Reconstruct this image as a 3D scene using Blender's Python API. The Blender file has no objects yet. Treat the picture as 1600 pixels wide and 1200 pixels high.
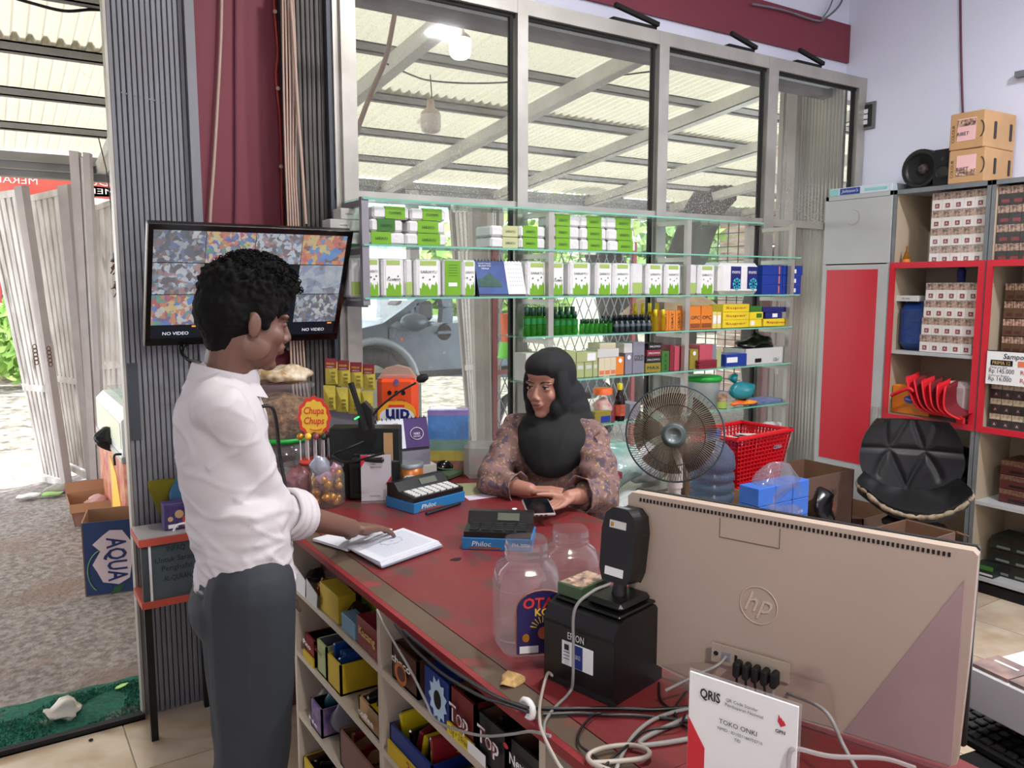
import bpy, bmesh, math, random
import numpy as np
from mathutils import Vector, Matrix, Euler
from mathutils import noise as mnoise
random.seed(7)
SC = bpy.context.scene
COL = SC.collection
PI = math.pi
# ---------------------------------------------------------------- camera
YAW, PITCH, EYE, FPX = 0.5776, 0.11943, 1.60, 1265.0
cam_fw = Vector((math.sin(YAW)*math.cos(PITCH), math.cos(YAW)*math.cos(PITCH), -math.sin(PITCH)))
cam_rt = Vector((math.cos(YAW), -math.sin(YAW), 0))
cam_up = cam_rt.cross(cam_fw)
cd = bpy.data.cameras.new('camera'); cam = bpy.data.objects.new('camera', cd); COL.objects.link(cam)
cd.sensor_width = 36; cd.lens = 36*FPX/1600; cd.clip_start = 0.02; cd.clip_end = 400
mw = Matrix.Identity(4)
for i in range(3):
    mw[i][0] = cam_rt[i]; mw[i][1] = cam_up[i]; mw[i][2] = -cam_fw[i]
mw[0][3], mw[1][3], mw[2][3] = 0, 0, EYE
cam.matrix_world = mw
SC.camera = cam
# ---------------------------------------------------------------- world, sun, big lights, exposure
SC.view_settings.view_transform = 'Standard'; SC.view_settings.look = 'None'
SC.view_settings.gamma = 1; SC.view_settings.use_curve_mapping = False
SC.view_settings.exposure = 0.0
SC.cycles.transparent_max_bounces = 28
wd = bpy.data.worlds.new('sky'); SC.world = wd; wd.use_nodes = True
nt = wd.node_tree; bg = nt.nodes['Background']
sk = nt.nodes.new('ShaderNodeTexSky'); sk.sky_type = 'HOSEK_WILKIE'; sk.turbidity = 5.0
sk.sun_direction = Vector((0.35, 0.25, 0.85)).normalized(); sk.ground_albedo = 0.5
mixn = nt.nodes.new('ShaderNodeMixRGB'); mixn.inputs[0].default_value = 0.6; mixn.inputs[2].default_value = (0.9, 0.95, 1.0, 1)
nt.links.new(sk.outputs[0], mixn.inputs[1]); nt.links.new(mixn.outputs[0], bg.inputs[0]); bg.inputs[1].default_value = 7.0
def light(name, kind, loc, energy, color=(1, 1, 1), size=1, sy=None, rot=None):
    l = bpy.data.lights.new(name, kind); l.energy = energy; l.color = color
    if kind == 'AREA':
        l.shape = 'RECTANGLE'; l.size = size; l.size_y = sy or size
    elif kind != 'SUN': l.shadow_soft_size = size
    o = bpy.data.objects.new(name, l); COL.objects.link(o); o.location = loc
    if rot: o.rotation_euler = rot
    return o
sun = light('sun', 'SUN', (0, 0, 20), 11.0, (1, 0.96, 0.88)); sun.data.angle = 0.02
sun.rotation_euler = Vector((0.35, 0.25, 0.85)).to_track_quat('Z', 'Y').to_euler()
light('ceiling_lamp_and_fill', 'AREA', (0.3, -1.4, 3.60), 90, (1.0, 0.95, 0.88), 0.22, 0.22)
light('ceiling_lamp_and_fill', 'AREA', (3.2, 0.4, 3.60), 105, (0.95, 0.95, 1.0), 0.22, 0.22)
light('ceiling_lamp_and_fill', 'AREA', (1.7, 1.5, 3.60), 45, (1.0, 0.97, 0.93), 0.22, 0.22)  # added fill light for the cabinets and the woman, no lamp known here
# ---------------------------------------------------------------- helpers
def W(px, py, X=None, Y=None, Z=None):
    d = cam_rt*((px-800)/FPX) - cam_up*((py-600)/FPX) + cam_fw
    if X is not None: t = X/d.x
    elif Y is not None: t = Y/d.y
    else: t = (Z-EYE)/d.z
    return Vector((t*d.x, t*d.y, EYE+t*d.z))
MT = {}
def _lin(c):
    return tuple((x/12.92 if x <= 0.04045 else ((x+0.055)/1.055)**2.4) for x in c)
def mat(name, col, rough=0.6, metal=0.0, var=0.0, vs=8.0, col2=None, bump=0.0, bs=60.0, spec=0.5, emit=0, aniso=None, dirt=None, ds=3.0, dt=0.55, coat=0.0, obj=True, alpha=None, trans=None):
    """col: sRGB; var: noise mix towards col2; dirt: colour of blotches"""
    if name in MT: return MT[name]
    m = bpy.data.materials.new(name); MT[name] = m; m.use_nodes = True
    n = m.node_tree.nodes; L = m.node_tree.links; b = n['Principled BSDF']
    c = _lin(col)
    b.inputs['Roughness'].default_value = rough; b.inputs['Metallic'].default_value = metal
    b.inputs['Base Color'].default_value = (*c, 1)
    b.inputs['Specular IOR Level'].default_value = spec
    if coat: b.inputs['Coat Weight'].default_value = coat
    src = None
    tc = n.new('ShaderNodeTexCoord')
    def nz(scale, det=4.0):
        t = n.new('ShaderNodeTexNoise'); t.inputs['Scale'].default_value = scale; t.inputs['Detail'].default_value = det
        if aniso:
            mp = n.new('ShaderNodeMapping'); mp.inputs['Scale'].default_value = aniso
            L.new(tc.outputs['Object'], mp.inputs[0]); L.new(mp.outputs[0], t.inputs[0])
        else: L.new(tc.outputs['Object'], t.inputs[0])
        return t
    def mixc(fac, a, bb):
        x = n.new('ShaderNodeMixRGB'); L.new(fac, x.inputs[0])
        if a is None: x.inputs[1].default_value = (*c, 1)
        else: L.new(a, x.inputs[1])
        x.inputs[2].default_value = (*_lin(bb), 1); return x.outputs[0]
    if var:
        t = nz(vs); r = n.new('ShaderNodeMapRange'); L.new(t.outputs[0], r.inputs[0])
        r.inputs[1].default_value = 0.35; r.inputs[2].default_value = 0.65; r.inputs[4].default_value = var
        src = mixc(r.outputs[0], None, col2 or tuple(x*0.6 for x in col))
    if dirt:
        t = nz(ds, 8.0); r = n.new('ShaderNodeMapRange'); L.new(t.outputs[0], r.inputs[0])
        r.inputs[1].default_value = dt; r.inputs[2].default_value = dt+0.1; r.inputs[4].default_value = 0.85
        src = mixc(r.outputs[0], src, dirt)
    if src: L.new(src, b.inputs['Base Color'])
    if emit:
        b.inputs['Emission Strength'].default_value = emit; b.inputs['Emission Color'].default_value = (*c, 1)
        if src: L.new(src, b.inputs['Emission Color'])
    if bump:
        t = nz(bs, 3.0); bn = n.new('ShaderNodeBump'); bn.inputs['Strength'].default_value = bump; bn.inputs['Distance'].default_value = 0.01
        L.new(t.outputs[0], bn.inputs['Height']); L.new(bn.outputs[0], b.inputs['Normal'])
    if trans: b.inputs['Transmission Weight'].default_value = trans
    if alpha is not None: b.inputs['Alpha'].default_value = alpha
    return m
def clear(name, tint, haze=0.08, hcol=(0.9, 0.9, 0.9), rough=0.05, spots=None, fres=1.35, base=0.0):
    """thin clear sheet: transparent + glossy by fresnel + a little diffuse haze (dirt spots optional)"""
    if name in MT: return MT[name]
    m = bpy.data.materials.new(name); MT[name] = m; m.use_nodes = True
    n = m.node_tree.nodes; L = m.node_tree.links; n.remove(n['Principled BSDF']); out = n['Material Output']
    tr = n.new('ShaderNodeBsdfTransparent'); tr.inputs[0].default_value = (*_lin(tint), 1)
    gl = n.new('ShaderNodeBsdfGlossy'); gl.inputs['Roughness'].default_value = rough
    fr = n.new('ShaderNodeFresnel'); fr.inputs[0].default_value = fres
    gm = n.new('ShaderNodeNewGeometry'); iv = n.new('ShaderNodeMath'); iv.operation = 'SUBTRACT'; iv.inputs[0].default_value = 1; L.new(gm.outputs['Backfacing'], iv.inputs[1]); ml = n.new('ShaderNodeMath'); ml.operation = 'MULTIPLY'; L.new(fr.outputs[0], ml.inputs[0]); L.new(iv.outputs[0], ml.inputs[1])
    m1 = n.new('ShaderNodeMixShader'); L.new(ml.outputs[0], m1.inputs[0]); L.new(tr.outputs[0], m1.inputs[1]); L.new(gl.outputs[0], m1.inputs[2])
    df = n.new('ShaderNodeBsdfDiffuse'); df.inputs[0].default_value = (*_lin(hcol), 1)
    tl = n.new('ShaderNodeBsdfTranslucent'); tl.inputs[0].default_value = (*_lin(hcol), 1)
    md = n.new('ShaderNodeMixShader'); md.inputs[0].default_value = 0.5; L.new(df.outputs[0], md.inputs[1]); L.new(tl.outputs[0], md.inputs[2])
    m2 = n.new('ShaderNodeMixShader'); m2.inputs[0].default_value = haze
    L.new(m1.outputs[0], m2.inputs[1]); L.new(md.outputs[0], m2.inputs[2]); L.new(m2.outputs[0], out.inputs[0])
    if spots: spots(n, L, m2.inputs[0])
    return m
class MB:
    def __init__(s): s.v = []; s.f = []; s.m = []; s.s = []
    def add(s, vs, fs, mi=0, sm=False, M=None):
        o = len(s.v)
        for p in vs:
            p = Vector(p); s.v.append(M @ p if M is not None else p)
        for f in fs: s.f.append([o+i for i in f]); s.m.append(mi); s.s.append(sm)
        return s
    def box(s, a, b, mi=0, M=None, bev=0.0):
        x0, y0, z0 = a; x1, y1, z1 = b
        if x0 > x1: x0, x1 = x1, x0
        if y0 > y1: y0, y1 = y1, y0
        if z0 > z1: z0, z1 = z1, z0
        if bev <= 0:
            v = [(x, y, z) for z in (z0, z1) for y in (y0, y1) for x in (x0, x1)]
            return s.add(v, [(0, 2, 3, 1), (4, 5, 7, 6), (0, 1, 5, 4), (2, 6, 7, 3), (0, 4, 6, 2), (1, 3, 7, 5)], mi, False, M)
        e = min(bev, (x1-x0)/2.01, (y1-y0)/2.01, (z1-z0)/2.01); v = []
        idx = {}
        for iz, z in enumerate((z0, z1)):
            for iy, y in enumerate((y0, y1)):
                for ix, x in enumerate((x0, x1)):
                    sx, sy, sz = (1, -1)[ix], (1, -1)[iy], (1, -1)[iz]
                    idx[ix, iy, iz] = len(v)
                    v += [(x, y+sy*e, z+sz*e), (x+sx*e, y, z+sz*e), (x+sx*e, y+sy*e, z)]
        g = lambda a, b_, c, k: idx[a, b_, c]+k
        fs = []
        for k in (0, 1):
            fs.append([g(k, 0, 0, 0), g(k, 1, 0, 0), g(k, 1, 1, 0), g(k, 0, 1, 0)][::(1 if k else -1)])
            fs.append([g(0, k, 0, 1), g(1, k, 0, 1), g(1, k, 1, 1), g(0, k, 1, 1)][::(-1 if k else 1)])
            fs.append([g(0, 0, k, 2), g(1, 0, k, 2), g(1, 1, k, 2), g(0, 1, k, 2)][::(1 if k else -1)])
        for a_ in (0, 1):
            for b_ in (0, 1):
                fs.append([g(a_, b_, 0, 0), g(a_, b_, 0, 1), g(a_, b_, 1, 1), g(a_, b_, 1, 0)])
                fs.append([g(a_, 0, b_, 0), g(a_, 0, b_, 2), g(a_, 1, b_, 2), g(a_, 1, b_, 0)])
                fs.append([g(0, a_, b_, 1), g(0, a_, b_, 2), g(1, a_, b_, 2), g(1, a_, b_, 1)])
                for c_ in (0, 1): fs.append([g(a_, b_, c_, 0), g(a_, b_, c_, 1), g(a_, b_, c_, 2)])
        return s.add(v, fs, mi, False, M)
    def bar(s, p, q, w, h=None, mi=0, up=(0, 0, 1)):
        p = Vector(p); q = Vector(q); h = h or w; d = (q-p); l = d.length; d.normalize()
        u = Vector(up)
        if abs(d.dot(u)) > 0.98: u = Vector((1, 0, 0))
        r = d.cross(u).normalized(); u = r.cross(d)
        M = Matrix(((r.x, u.x, d.x, p.x), (r.y, u.y, d.y, p.y), (r.z, u.z, d.z, p.z), (0, 0, 0, 1)))
        return s.box((-w/2, -h/2, 0), (w/2, h/2, l), mi, M)
    def cyl(s, p, q, r0, r1=None, n=14, mi=0, caps=True):
        p = Vector(p); q = Vector(q); r1 = r0 if r1 is None else r1; d = (q-p).normalized()
        u = d.orthogonal().normalized(); w = d.cross(u); v = []
        for c, r in ((p, r0), (q, r1)):
            for i in range(n):
                a = 2*PI*i/n; v.append(c+u*(r*math.cos(a))+w*(r*math.sin(a)))
        s.add(v, [(i, (i+1) % n, n+(i+1) % n, n+i) for i in range(n)], mi, True)
        if caps: s.add(v, [tuple(range(n))[::-1], tuple(range(n, 2*n))], mi, False)
        return s
    def tube(s, pts, r, n=6, mi=0, closed=False):
        pts = [Vector(p) for p in pts]; N = len(pts); v = []; pu = None
        for i, p in enumerate(pts):
            if closed: d = pts[(i+1) % N]-pts[i-1]
            else: d = pts[min(i+1, N-1)]-pts[max(i-1, 0)]
            d.normalize()
            if pu is None: pu = d.orthogonal().normalized()
            pu = (pu-d*pu.dot(d)).normalized(); w = d.cross(pu)
            rr = r[i] if isinstance(r, (list, tuple)) else r
            for k in range(n):
                a = 2*PI*k/n; v.append(p+pu*(rr*math.cos(a))+w*(rr*math.sin(a)))
        fs = []
        for i in range(N if closed else N-1):
            j = (i+1) % N
            for k in range(n): fs.append((i*n+k, i*n+(k+1) % n, j*n+(k+1) % n, j*n+k))
        s.add(v, fs, mi, True)
        if not closed: s.add(v, [tuple(range(n))[::-1], tuple(range((N-1)*n, N*n))], mi, False)
        return s
    def lathe(s, prof, n=20, mi=0, M=None, sm=True, sx=1.0, sy=1.0, sq=0):
        v = []; N = len(prof)
        for r, z in prof:
            for k in range(n):
                a = 2*PI*k/n; c, t = math.cos(a), math.sin(a)
                if sq:
                    q = (abs(c)**sq+abs(t)**sq)**(-1/sq); c *= q; t *= q
                v.append((r*c*sx, r*t*sy, z))
        fs = [(i*n+k, i*n+(k+1) % n, (i+1)*n+(k+1) % n, (i+1)*n+k) for i in range(N-1) for k in range(n)]
        return s.add(v, fs, mi, sm, M)
    def prism(s, poly, h0, h1, mi=0, M=None, sm=False):
        n = len(poly); v = [(x, y, h0) for x, y in poly]+[(x, y, h1) for x, y in poly]
        s.add(v, [tuple(range(n))[::-1], tuple(range(n, 2*n))], mi, False, M)
        return s.add(v, [(i, (i+1) % n, n+(i+1) % n, n+i) for i in range(n)], mi, sm, M)
    def quad(s, a, b, c, d, mi=0): return s.add([a, b, c, d], [(0, 1, 2, 3)], mi)
    def ball(s, c, r, n=12, mi=0, M=None, sc=(1, 1, 1)):
        c = Vector(c); v = []; m = n//2+1
        for i in range(m+1):
            t = PI*i/m
            for k in range(n):
                a = 2*PI*k/n; v.append((c.x+r*sc[0]*math.sin(t)*math.cos(a), c.y+r*sc[1]*math.sin(t)*math.sin(a), c.z-r*sc[2]*math.cos(t)))
        return s.add(v, [(i*n+k, i*n+(k+1) % n, (i+1)*n+(k+1) % n, (i+1)*n+k) for i in range(m) for k in range(n)], mi, True, M)
    def grid(s, fn, nu, nv, mi=0, sm=True, M=None):
        v = [fn(i/nu, j/nv) for j in range(nv+1) for i in range(nu+1)]; w = nu+1
        return s.add(v, [(j*w+i, j*w+i+1, (j+1)*w+i+1, (j+1)*w+i) for j in range(nv) for i in range(nu)], mi, sm, M)
    def mesh(s, name, mats):
        me = bpy.data.meshes.new(name); me.from_pydata([tuple(p) for p in s.v], [], s.f)
        for m in (mats if isinstance(mats, (list, tuple)) else [mats]): me.materials.append(m)
        me.polygons.foreach_set('material_index', s.m); me.polygons.foreach_set('use_smooth', s.s)
        me.update(); return me
    def build(s, name, mats, parent=None, loc=None, rz=None):
        o = bpy.data.objects.new(name, s.mesh(name, mats)); COL.objects.link(o)
        if parent: o.parent = parent
        if loc is not None: o.location = loc
        if rz is not None: o.rotation_euler[2] = rz
        return o
def tag(o, label=None, cat=None, group=None, kind=None):
    if label: o['label'] = label
    if cat: o['category'] = cat
    if group: o['group'] = group
    if kind: o['kind'] = kind
    return o
def thing(name, label, cat, loc=(0, 0, 0), rz=0, group=None, rot=None):
    o = bpy.data.objects.new(name, None); COL.objects.link(o); o.empty_display_size = 0.05
    o.location = loc; o.rotation_euler = rot or (0, 0, rz)
    return tag(o, label, cat, group)
def struct(o): o['kind'] = 'structure'; return o
KIDS = {}
def dup(root, loc=None, rz=None, label=None, group=None, scale=None):
    r = root.copy(); COL.objects.link(r)
    if loc is not None: r.location = loc
    if rz is not None: r.rotation_euler = (root.rotation_euler[0], root.rotation_euler[1], rz)
    if scale: r.scale = scale
    if label: r['label'] = label
    if group: r['group'] = group
    for ch in [o for o in COL.objects if o.parent == root]:
        c = ch.copy(); COL.objects.link(c); c.parent = r
        for g in [o for o in COL.objects if o.parent == ch]:
            d = g.copy(); COL.objects.link(d); d.parent = c
    return r
TX = {}
def frame(o, u, n):
    u = Vector(u).normalized(); n = Vector(n).normalized(); v = n.cross(u)
    return Matrix(((u.x, v.x, n.x, o[0]), (u.y, v.y, n.y, o[1]), (u.z, v.z, n.z, o[2]), (0, 0, 0, 1)))
def text(s, size, m, o, u, n, parent, name='lettering', fit=None, ext=0.0, bold=0.0, rot=0, shear=0):
    """flat lettering centred on o, running along u, facing n; size = letter height; fit = width"""
    k = (s, ext, bold, shear)
    if k not in TX:
        c = bpy.data.curves.new('t', 'FONT'); c.body = s; c.align_x = 'CENTER'; c.align_y = 'CENTER'; c.extrude = ext; c.offset = bold; c.shear = shear
        c.resolution_u = 2
        t = bpy.data.objects.new('t', c); COL.objects.link(t); dg = bpy.context.evaluated_depsgraph_get()
        me = bpy.data.meshes.new_from_object(t.evaluated_get(dg)); bpy.data.objects.remove(t)
        xs = [v.co.x for v in me.vertices]; ys = [v.co.y for v in me.vertices]
        TX[k] = (me, max(xs)-min(xs), max(ys)-min(ys), (max(xs)+min(xs))/2, (max(ys)+min(ys))/2)
    me, w, h, cx, cy = TX[k]
    me = me.copy(); me.materials.clear(); me.materials.append(m)
    sy = size/0.72; sx = fit/w if fit else sy
    M = frame(o, u, n) @ Matrix.Rotation(rot, 4, 'Z') @ Matrix.Diagonal((sx, sy, 1, 1)) @ Matrix.Translation((-cx, -cy, 0))
    me.transform(M)
    ob = bpy.data.objects.new(name, me); COL.objects.link(ob); ob.parent = parent
    return ob
def decal(name, m, o, u, n, w, h, parent, round_=0):
    M = frame(o, u, n); b = MB()
    if round_: b.add([(w/2*math.cos(2*PI*i/24), h/2*math.sin(2*PI*i/24), 0) for i in range(24)], [tuple(range(24))], 0, False, M)
    else: b.add([(-w/2, -h/2, 0), (w/2, -h/2, 0), (w/2, h/2, 0), (-w/2, h/2, 0)], [(0, 1, 2, 3)], 0, False, M)
    return b.build(name, m, parent)
def spline(pts, n=8):
    P = [Vector(p) for p in pts]; P = [P[0]*2-P[1]]+P+[P[-1]*2-P[-2]]; o = []
    for i in range(1, len(P)-2):
        a, b, c, d = P[i-1:i+3]
        for k in range(n):
            t = k/n; o.append(0.5*((2*b)+(c-a)*t+(2*a-5*b+4*c-d)*t*t+(3*b-a-3*c+d)*t**3))
    o.append(P[-2]); return o
def cable(name, pts, r, m, label, cat='cable', n=6, group=None, seg=8):
    o = MB().tube(spline(pts, seg), r, n).build(name, m); return tag(o, label, cat, group)
def crumple(o, amp, sc, seed=0, sub=0):
    me = o.data
    for v in me.vertices:
        q = v.co*sc+Vector((seed, seed*1.7, 0)); v.co += mnoise.noise_vector(q)*amp
    me.update(); return o
# ---------------------------------------------------------------- materials of the building
m_white = mat('white_wall', (0.86, 0.87, 0.93), 0.9, var=0.25, vs=1.5, col2=(0.80, 0.81, 0.90), dirt=(0.45, 0.42, 0.38), ds=2.2, dt=0.83)
m_red = mat('maroon_paint', (0.47, 0.18, 0.24), 0.6, var=0.3, vs=2, col2=(0.42, 0.16, 0.22))
m_tile = mat('cream_tile', (0.80, 0.74, 0.66), 0.25, var=0.8, vs=4, col2=(0.66, 0.56, 0.44), bump=0.02)
m_grout = mat('grout', (0.62, 0.58, 0.53), 0.9)
m_alu = mat('aluminium', (0.72, 0.71, 0.68), 0.42, 0.55, var=0.35, vs=6, col2=(0.52, 0.50, 0.46))
m_alud = mat('aluminium_grey', (0.50, 0.52, 0.54), 0.5, 0.4, var=0.4, vs=12, col2=(0.38, 0.38, 0.38))
m_rubber = mat('rubber_black', (0.05, 0.05, 0.05), 0.7)
m_shut = mat('shutter_grey', (0.53, 0.54, 0.57), 0.5, 0.2, var=0.6, vs=5, col2=(0.43, 0.43, 0.44), dirt=(0.25, 0.23, 0.2), ds=5, dt=0.66, aniso=(1, 1, 0.4))
m_shutd = mat('shutter_stained', (0.42, 0.41, 0.40), 0.6, 0.2, var=0.9, vs=12, col2=(0.22, 0.20, 0.18), dirt=(0.06, 0.05, 0.05), ds=9, dt=0.56, aniso=(2.5, 2.5, 0.22))
m_ceil = mat('ceiling_paint', (0.85, 0.85, 0.84), 0.9)
m_black = mat('black_plastic', (0.045, 0.045, 0.05), 0.38, var=0.3, vs=20, col2=(0.08, 0.08, 0.085))
m_blackm = mat('black_matte', (0.03, 0.03, 0.035), 0.8)
m_wire = mat('wire_cream', (0.72, 0.62, 0.56), 0.5)
m_wirer = mat('wire_red', (0.66, 0.24, 0.18), 0.5)
m_wirep = mat('wire_maroon', (0.36, 0.12, 0.22), 0.5)
YW, YF, XR, ZC = 3.27, 3.15, 4.63, 3.75
# floor: slab with single tiles set on it
b = MB(); b.box((-2.2, -2.6, -0.12), (4.7, 3.17, -0.004), 0)
floor = struct(b.build('floor', m_grout))
tm = MB().box((0.0025, 0.0025, -0.006), (0.3975, 0.3975, 0.0), 0).mesh('tile', m_tile)
gx0, gy0 = 0.333, 2.79
for i in range(-3, 11):
    for j in range(-8, 1):
        x, y = gx0+0.4*i, gy0+0.4*j
        if y+0.4 > 3.2 and j == 0: pass
        o = bpy.data.objects.new('tile', tm); COL.objects.link(o); o.parent = floor; o.location = (x, y, 0)
        if j == 0: o.scale[1] = 0.95
# rest of the tiles (outside the view) stay as grout-coloured slab covered with one joined layer
b = MB()
for i in range(-6, 11):
    for j in range(-14, 1):
        if -3 <= i < 11 and -8 <= j < 1: continue
        b.box((gx0+0.4*i+0.0025, gy0+0.4*j+0.0025, -0.006), (gx0+0.4*i+0.3975, gy0+0.4*j+0.3975+(-0.02 if j == 0 else 0), 0))
tag(b.build('tile_field', m_tile, floor), kind='stuff')
b = MB(); b.box((-0.9, 3.13, -0.01), (0.41, 3.145, 0.022)); b.box((-0.9, 3.158, -0.01), (0.41, 3.172, 0.016))
b.box((-0.9, 3.13, -0.02), (0.41, 3.172, 0.006))
struct(b.build('trim_1', m_blackm))
struct(MB().box((-2.2, -2.7, ZC), (4.8, 3.4, ZC+0.1)).build('ceiling', m_ceil))
b = MB(); b.box((XR, -2.7, -0.1), (XR+0.12, 3.20, ZC)); b.box((XR, 3.2, 2.87), (XR+0.12, 3.4, ZC)); b.box((XR, 3.2, -0.1), (XR+0.12, 3.4, 0.42)); struct(b.build('wall_right', m_white))
struct(MB().box((-2.3, -2.7, -0.1), (-2.2, 3.4, ZC)).build('wall_left', m_white))
struct(MB().box((-2.3, -2.75, -0.1), (4.8, -2.6, ZC)).build('wall_front', m_white))
b = MB()
b.box((-2.3, YW-0.02, 0), (-0.95, YW+0.13, ZC)); b.box((-0.95, YW-0.02, 3.25), (0.70, YW+0.13, ZC))
b.box((1.25, YW, 2.86), (XR, YW+0.13, ZC)); b.box((1.25, YW-0.1, 0), (XR, YW+0.1, 0.42))
wb = struct(b.build('wall_back', m_white))
b = MB(); b.box((0.70, YW-0.01, 0), (1.26, YW+0.14, ZC))
struct(b.build('trim_2', m_red))
b = MB(); b.box((0.72, YW-0.02, 2.985), (XR-0.005, YW-0.001, 3.21))
struct(b.build('trim_3', m_red))
# window strip under the red band: panes and brackets
for k, (x0, x1) in enumerate(((2.62, 2.90), (3.42, 3.62), (3.98, 4.2))):
    b = MB(); b.box((x0, YF-0.02, 2.87), (x1, YF+0.04, 2.885)); b.bar((x0, YF-0.03, 2.935), (x1, YF-0.03, 2.89), 0.02, 0.02)
    tag(b.build('window_bracket', m_blackm), f'dark broken bracket, {["left", "middle", "right"][k]} of three on top of the window frame', 'bracket', 'brackets on the window frame')
# shutters: vertical folded slats
def shutter(name, x0, x1, y, z0, z1, n, m, label, cat='shutter', dx=0.0, top=None):
    t = thing(name, label, cat, (x0, y, z0)); w = (x1-x0)/n
    b = MB()
    prof = [(0, 0.0), (0.001, -0.016), (w*0.18, -0.019), (w*0.82, -0.019), (w*0.93, -0.014), (w*0.94, 0.0)]
    b.prism([(p[0], p[1]) for p in prof], 0, z1-z0)
    me = b.mesh('slat', m)
    for i in range(n):
        o = bpy.data.objects.new('slat', me); COL.objects.link(o); o.parent = t; o.location = (i*w, random.uniform(-0.003, 0.003), 0)
    MB().box((-0.002, 0.0, 0), (x1-x0, 0.012, z1-z0)).build('backing', m_blackm, t)
    return t
s1 = shutter('folding_shutter', 0.414, 0.665, YF+0.03, 0.0, 3.6, 14, m_shut, 'tall grey folded steel shutter beside the open doorway')
MB().box((-0.009, -0.03, 0), (0.0, 0.03, 3.6)).build('edge_channel', m_alu, s1)
MB().box((0.251, -0.045, 0), (0.283, 0.02, 3.6)).build('side_channel', m_shut, s1)
b = MB()
for i in range(13): b.cyl((0.008+i*0.0148, -0.019, 2.27-0.002*i), (0.008+i*0.0148, -0.0215, 2.27-0.002*i), 0.003, n=8)
b.build('rivet', m_alud, s1)
MB().box((0.006, -0.024, 1.05), (0.04, -0.017, 1.33)).build('lock_plate', mat('dark_steel', (0.27, 0.29, 0.32), 0.5, 0.3), s1)
s2 = shutter('folding_shutter', 1.02, 1.185, YF+0.03, 0.0, 3.6, 9, m_shutd, 'stained dark grey folded shutter between red column and window')
MB().box((0.165, -0.05, 0), (0.187, 0.01, 3.6)).build('dark_post', mat('dark_steel', (0.27, 0.29, 0.32), 0.5, 0.3), s2)
# wires on the red column
cable('wire', [W(347, -30, Y=YW-0.03), W(345, 60, Y=YW-0.03), W(340, 160, Y=YW-0.03), W(334, 260, Y=YW-0.03), W(328, 350, Y=YW-0.03), W(326, 480, Y=YW-0.03)], 0.006, m_wire, 'cream cable hanging down the red column')
cable('wire', [W(368, -30, Y=YW-0.02), W(368, 120, Y=YW-0.02), W(368, 300, Y=YW-0.02), W(364, 420, Y=YW-0.02)], 0.004, m_wirep, 'thin dark purple wire on the middle of the red column')
o = cable('wire', [W(427, -30, Y=YW-0.03), W(429, 20, Y=YW-0.03), W(434, 80, Y=YW-0.03), W(431, 120, Y=YW-0.03), W(437, 180, Y=YW-0.03), W(440, 260, Y=YW-0.03), W(442, 350, Y=YW-0.03), W(455, 560, Y=YW-0.03), W(456, 640, Y=YW-0.03)], 0.005, m_wirer, 'orange-red cable clipped to the right edge of the red column')
for y in (18, 138, 260, 545): MB().cyl(W(429+y*0.04, y, Y=YW-0.05), W(429+y*0.04, y, Y=YW-0.02), 0.008, n=8).build('clip', m_wire, o)
b = MB()
for k in range(5):
    x = 441+k*4
    b.tube(spline([W(x, -30, Y=YF-0.02), W(x+2+k, 120, Y=YF-0.02), W(x+5, 240+k*8, Y=YF-0.02), W(x+9, 350, Y=YF-0.02), W(x+14+k, 560, Y=YF-0.02), W(x+20+2*k, 640, Y=YF-0.02)], 6), 0.0045, 5)
tag(b.build('wire_bundle', m_wire), 'bundle of pale cables tied down the stained shutter', 'cables')
cable('wire', [W(452, -30, Y=YF-0.04), W(459, 60, Y=YF-0.04), W(466, 180, Y=YF-0.04), W(472, 260, Y=YF-0.04), W(478, 350, Y=YF-0.04)], 0.006, m_wire, 'single cream cable leaning across the stained shutter')
# ---------------------------------------------------------------- shop window
def spots(n, L, sock):
    tc = n.new('ShaderNodeTexCoord'); t = n.new('ShaderNodeTexNoise'); t.inputs['Scale'].default_value = 150; t.inputs['Detail'].default_value = 2
    L.new(tc.outputs['Object'], t.inputs[0])
    r = n.new('ShaderNodeMapRange'); L.new(t.outputs[0], r.inputs[0]); r.inputs[1].default_value = 0.60; r.inputs[2].default_value = 0.66; r.inputs[4].default_value = 0.55
    t2 = n.new('ShaderNodeTexNoise'); t2.inputs['Scale'].default_value = 2.2; L.new(tc.outputs['Object'], t2.inputs[0])
    sp = n.new('ShaderNodeSeparateXYZ'); L.new(tc.outputs['Object'], sp.inputs[0])
    g = n.new('ShaderNodeMapRange'); L.new(sp.outputs[2], g.inputs[0]); g.inputs[1].default_value = 2.35; g.inputs[2].default_value = 1.95; g.inputs[3].default_value = 0.25; g.inputs[4].default_value = 1.0
    g2 = n.new('ShaderNodeMapRange'); L.new(sp.outputs[2], g2.inputs[0]); g2.inputs[1].default_value = 1.90; g2.inputs[2].default_value = 1.97; g2.inputs[3].default_value = 0.25
    m0 = n.new('ShaderNodeMath'); m0.operation = 'MULTIPLY'; L.new(g2.outputs[0], m0.inputs[0]); L.new(g.outputs[0], m0.inputs[1])
    m = n.new('ShaderNodeMath'); m.operation = 'MULTIPLY'; L.new(r.outputs[0], m.inputs[0]); L.new(m0.outputs[0], m.inputs[1])
    r2 = n.new('ShaderNodeMapRange'); L.new(t2.outputs[0], r2.inputs[0]); r2.inputs[1].default_value = 0.4; r2.inputs[2].default_value = 0.7; r2.inputs[3].default_value = 0.04; r2.inputs[4].default_value = 0.11
    a = n.new('ShaderNodeMath'); a.operation = 'ADD'; L.new(m.outputs[0], a.inputs[0]); L.new(r2.outputs[0], a.inputs[1]); L.new(a.outputs[0], sock)
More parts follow.
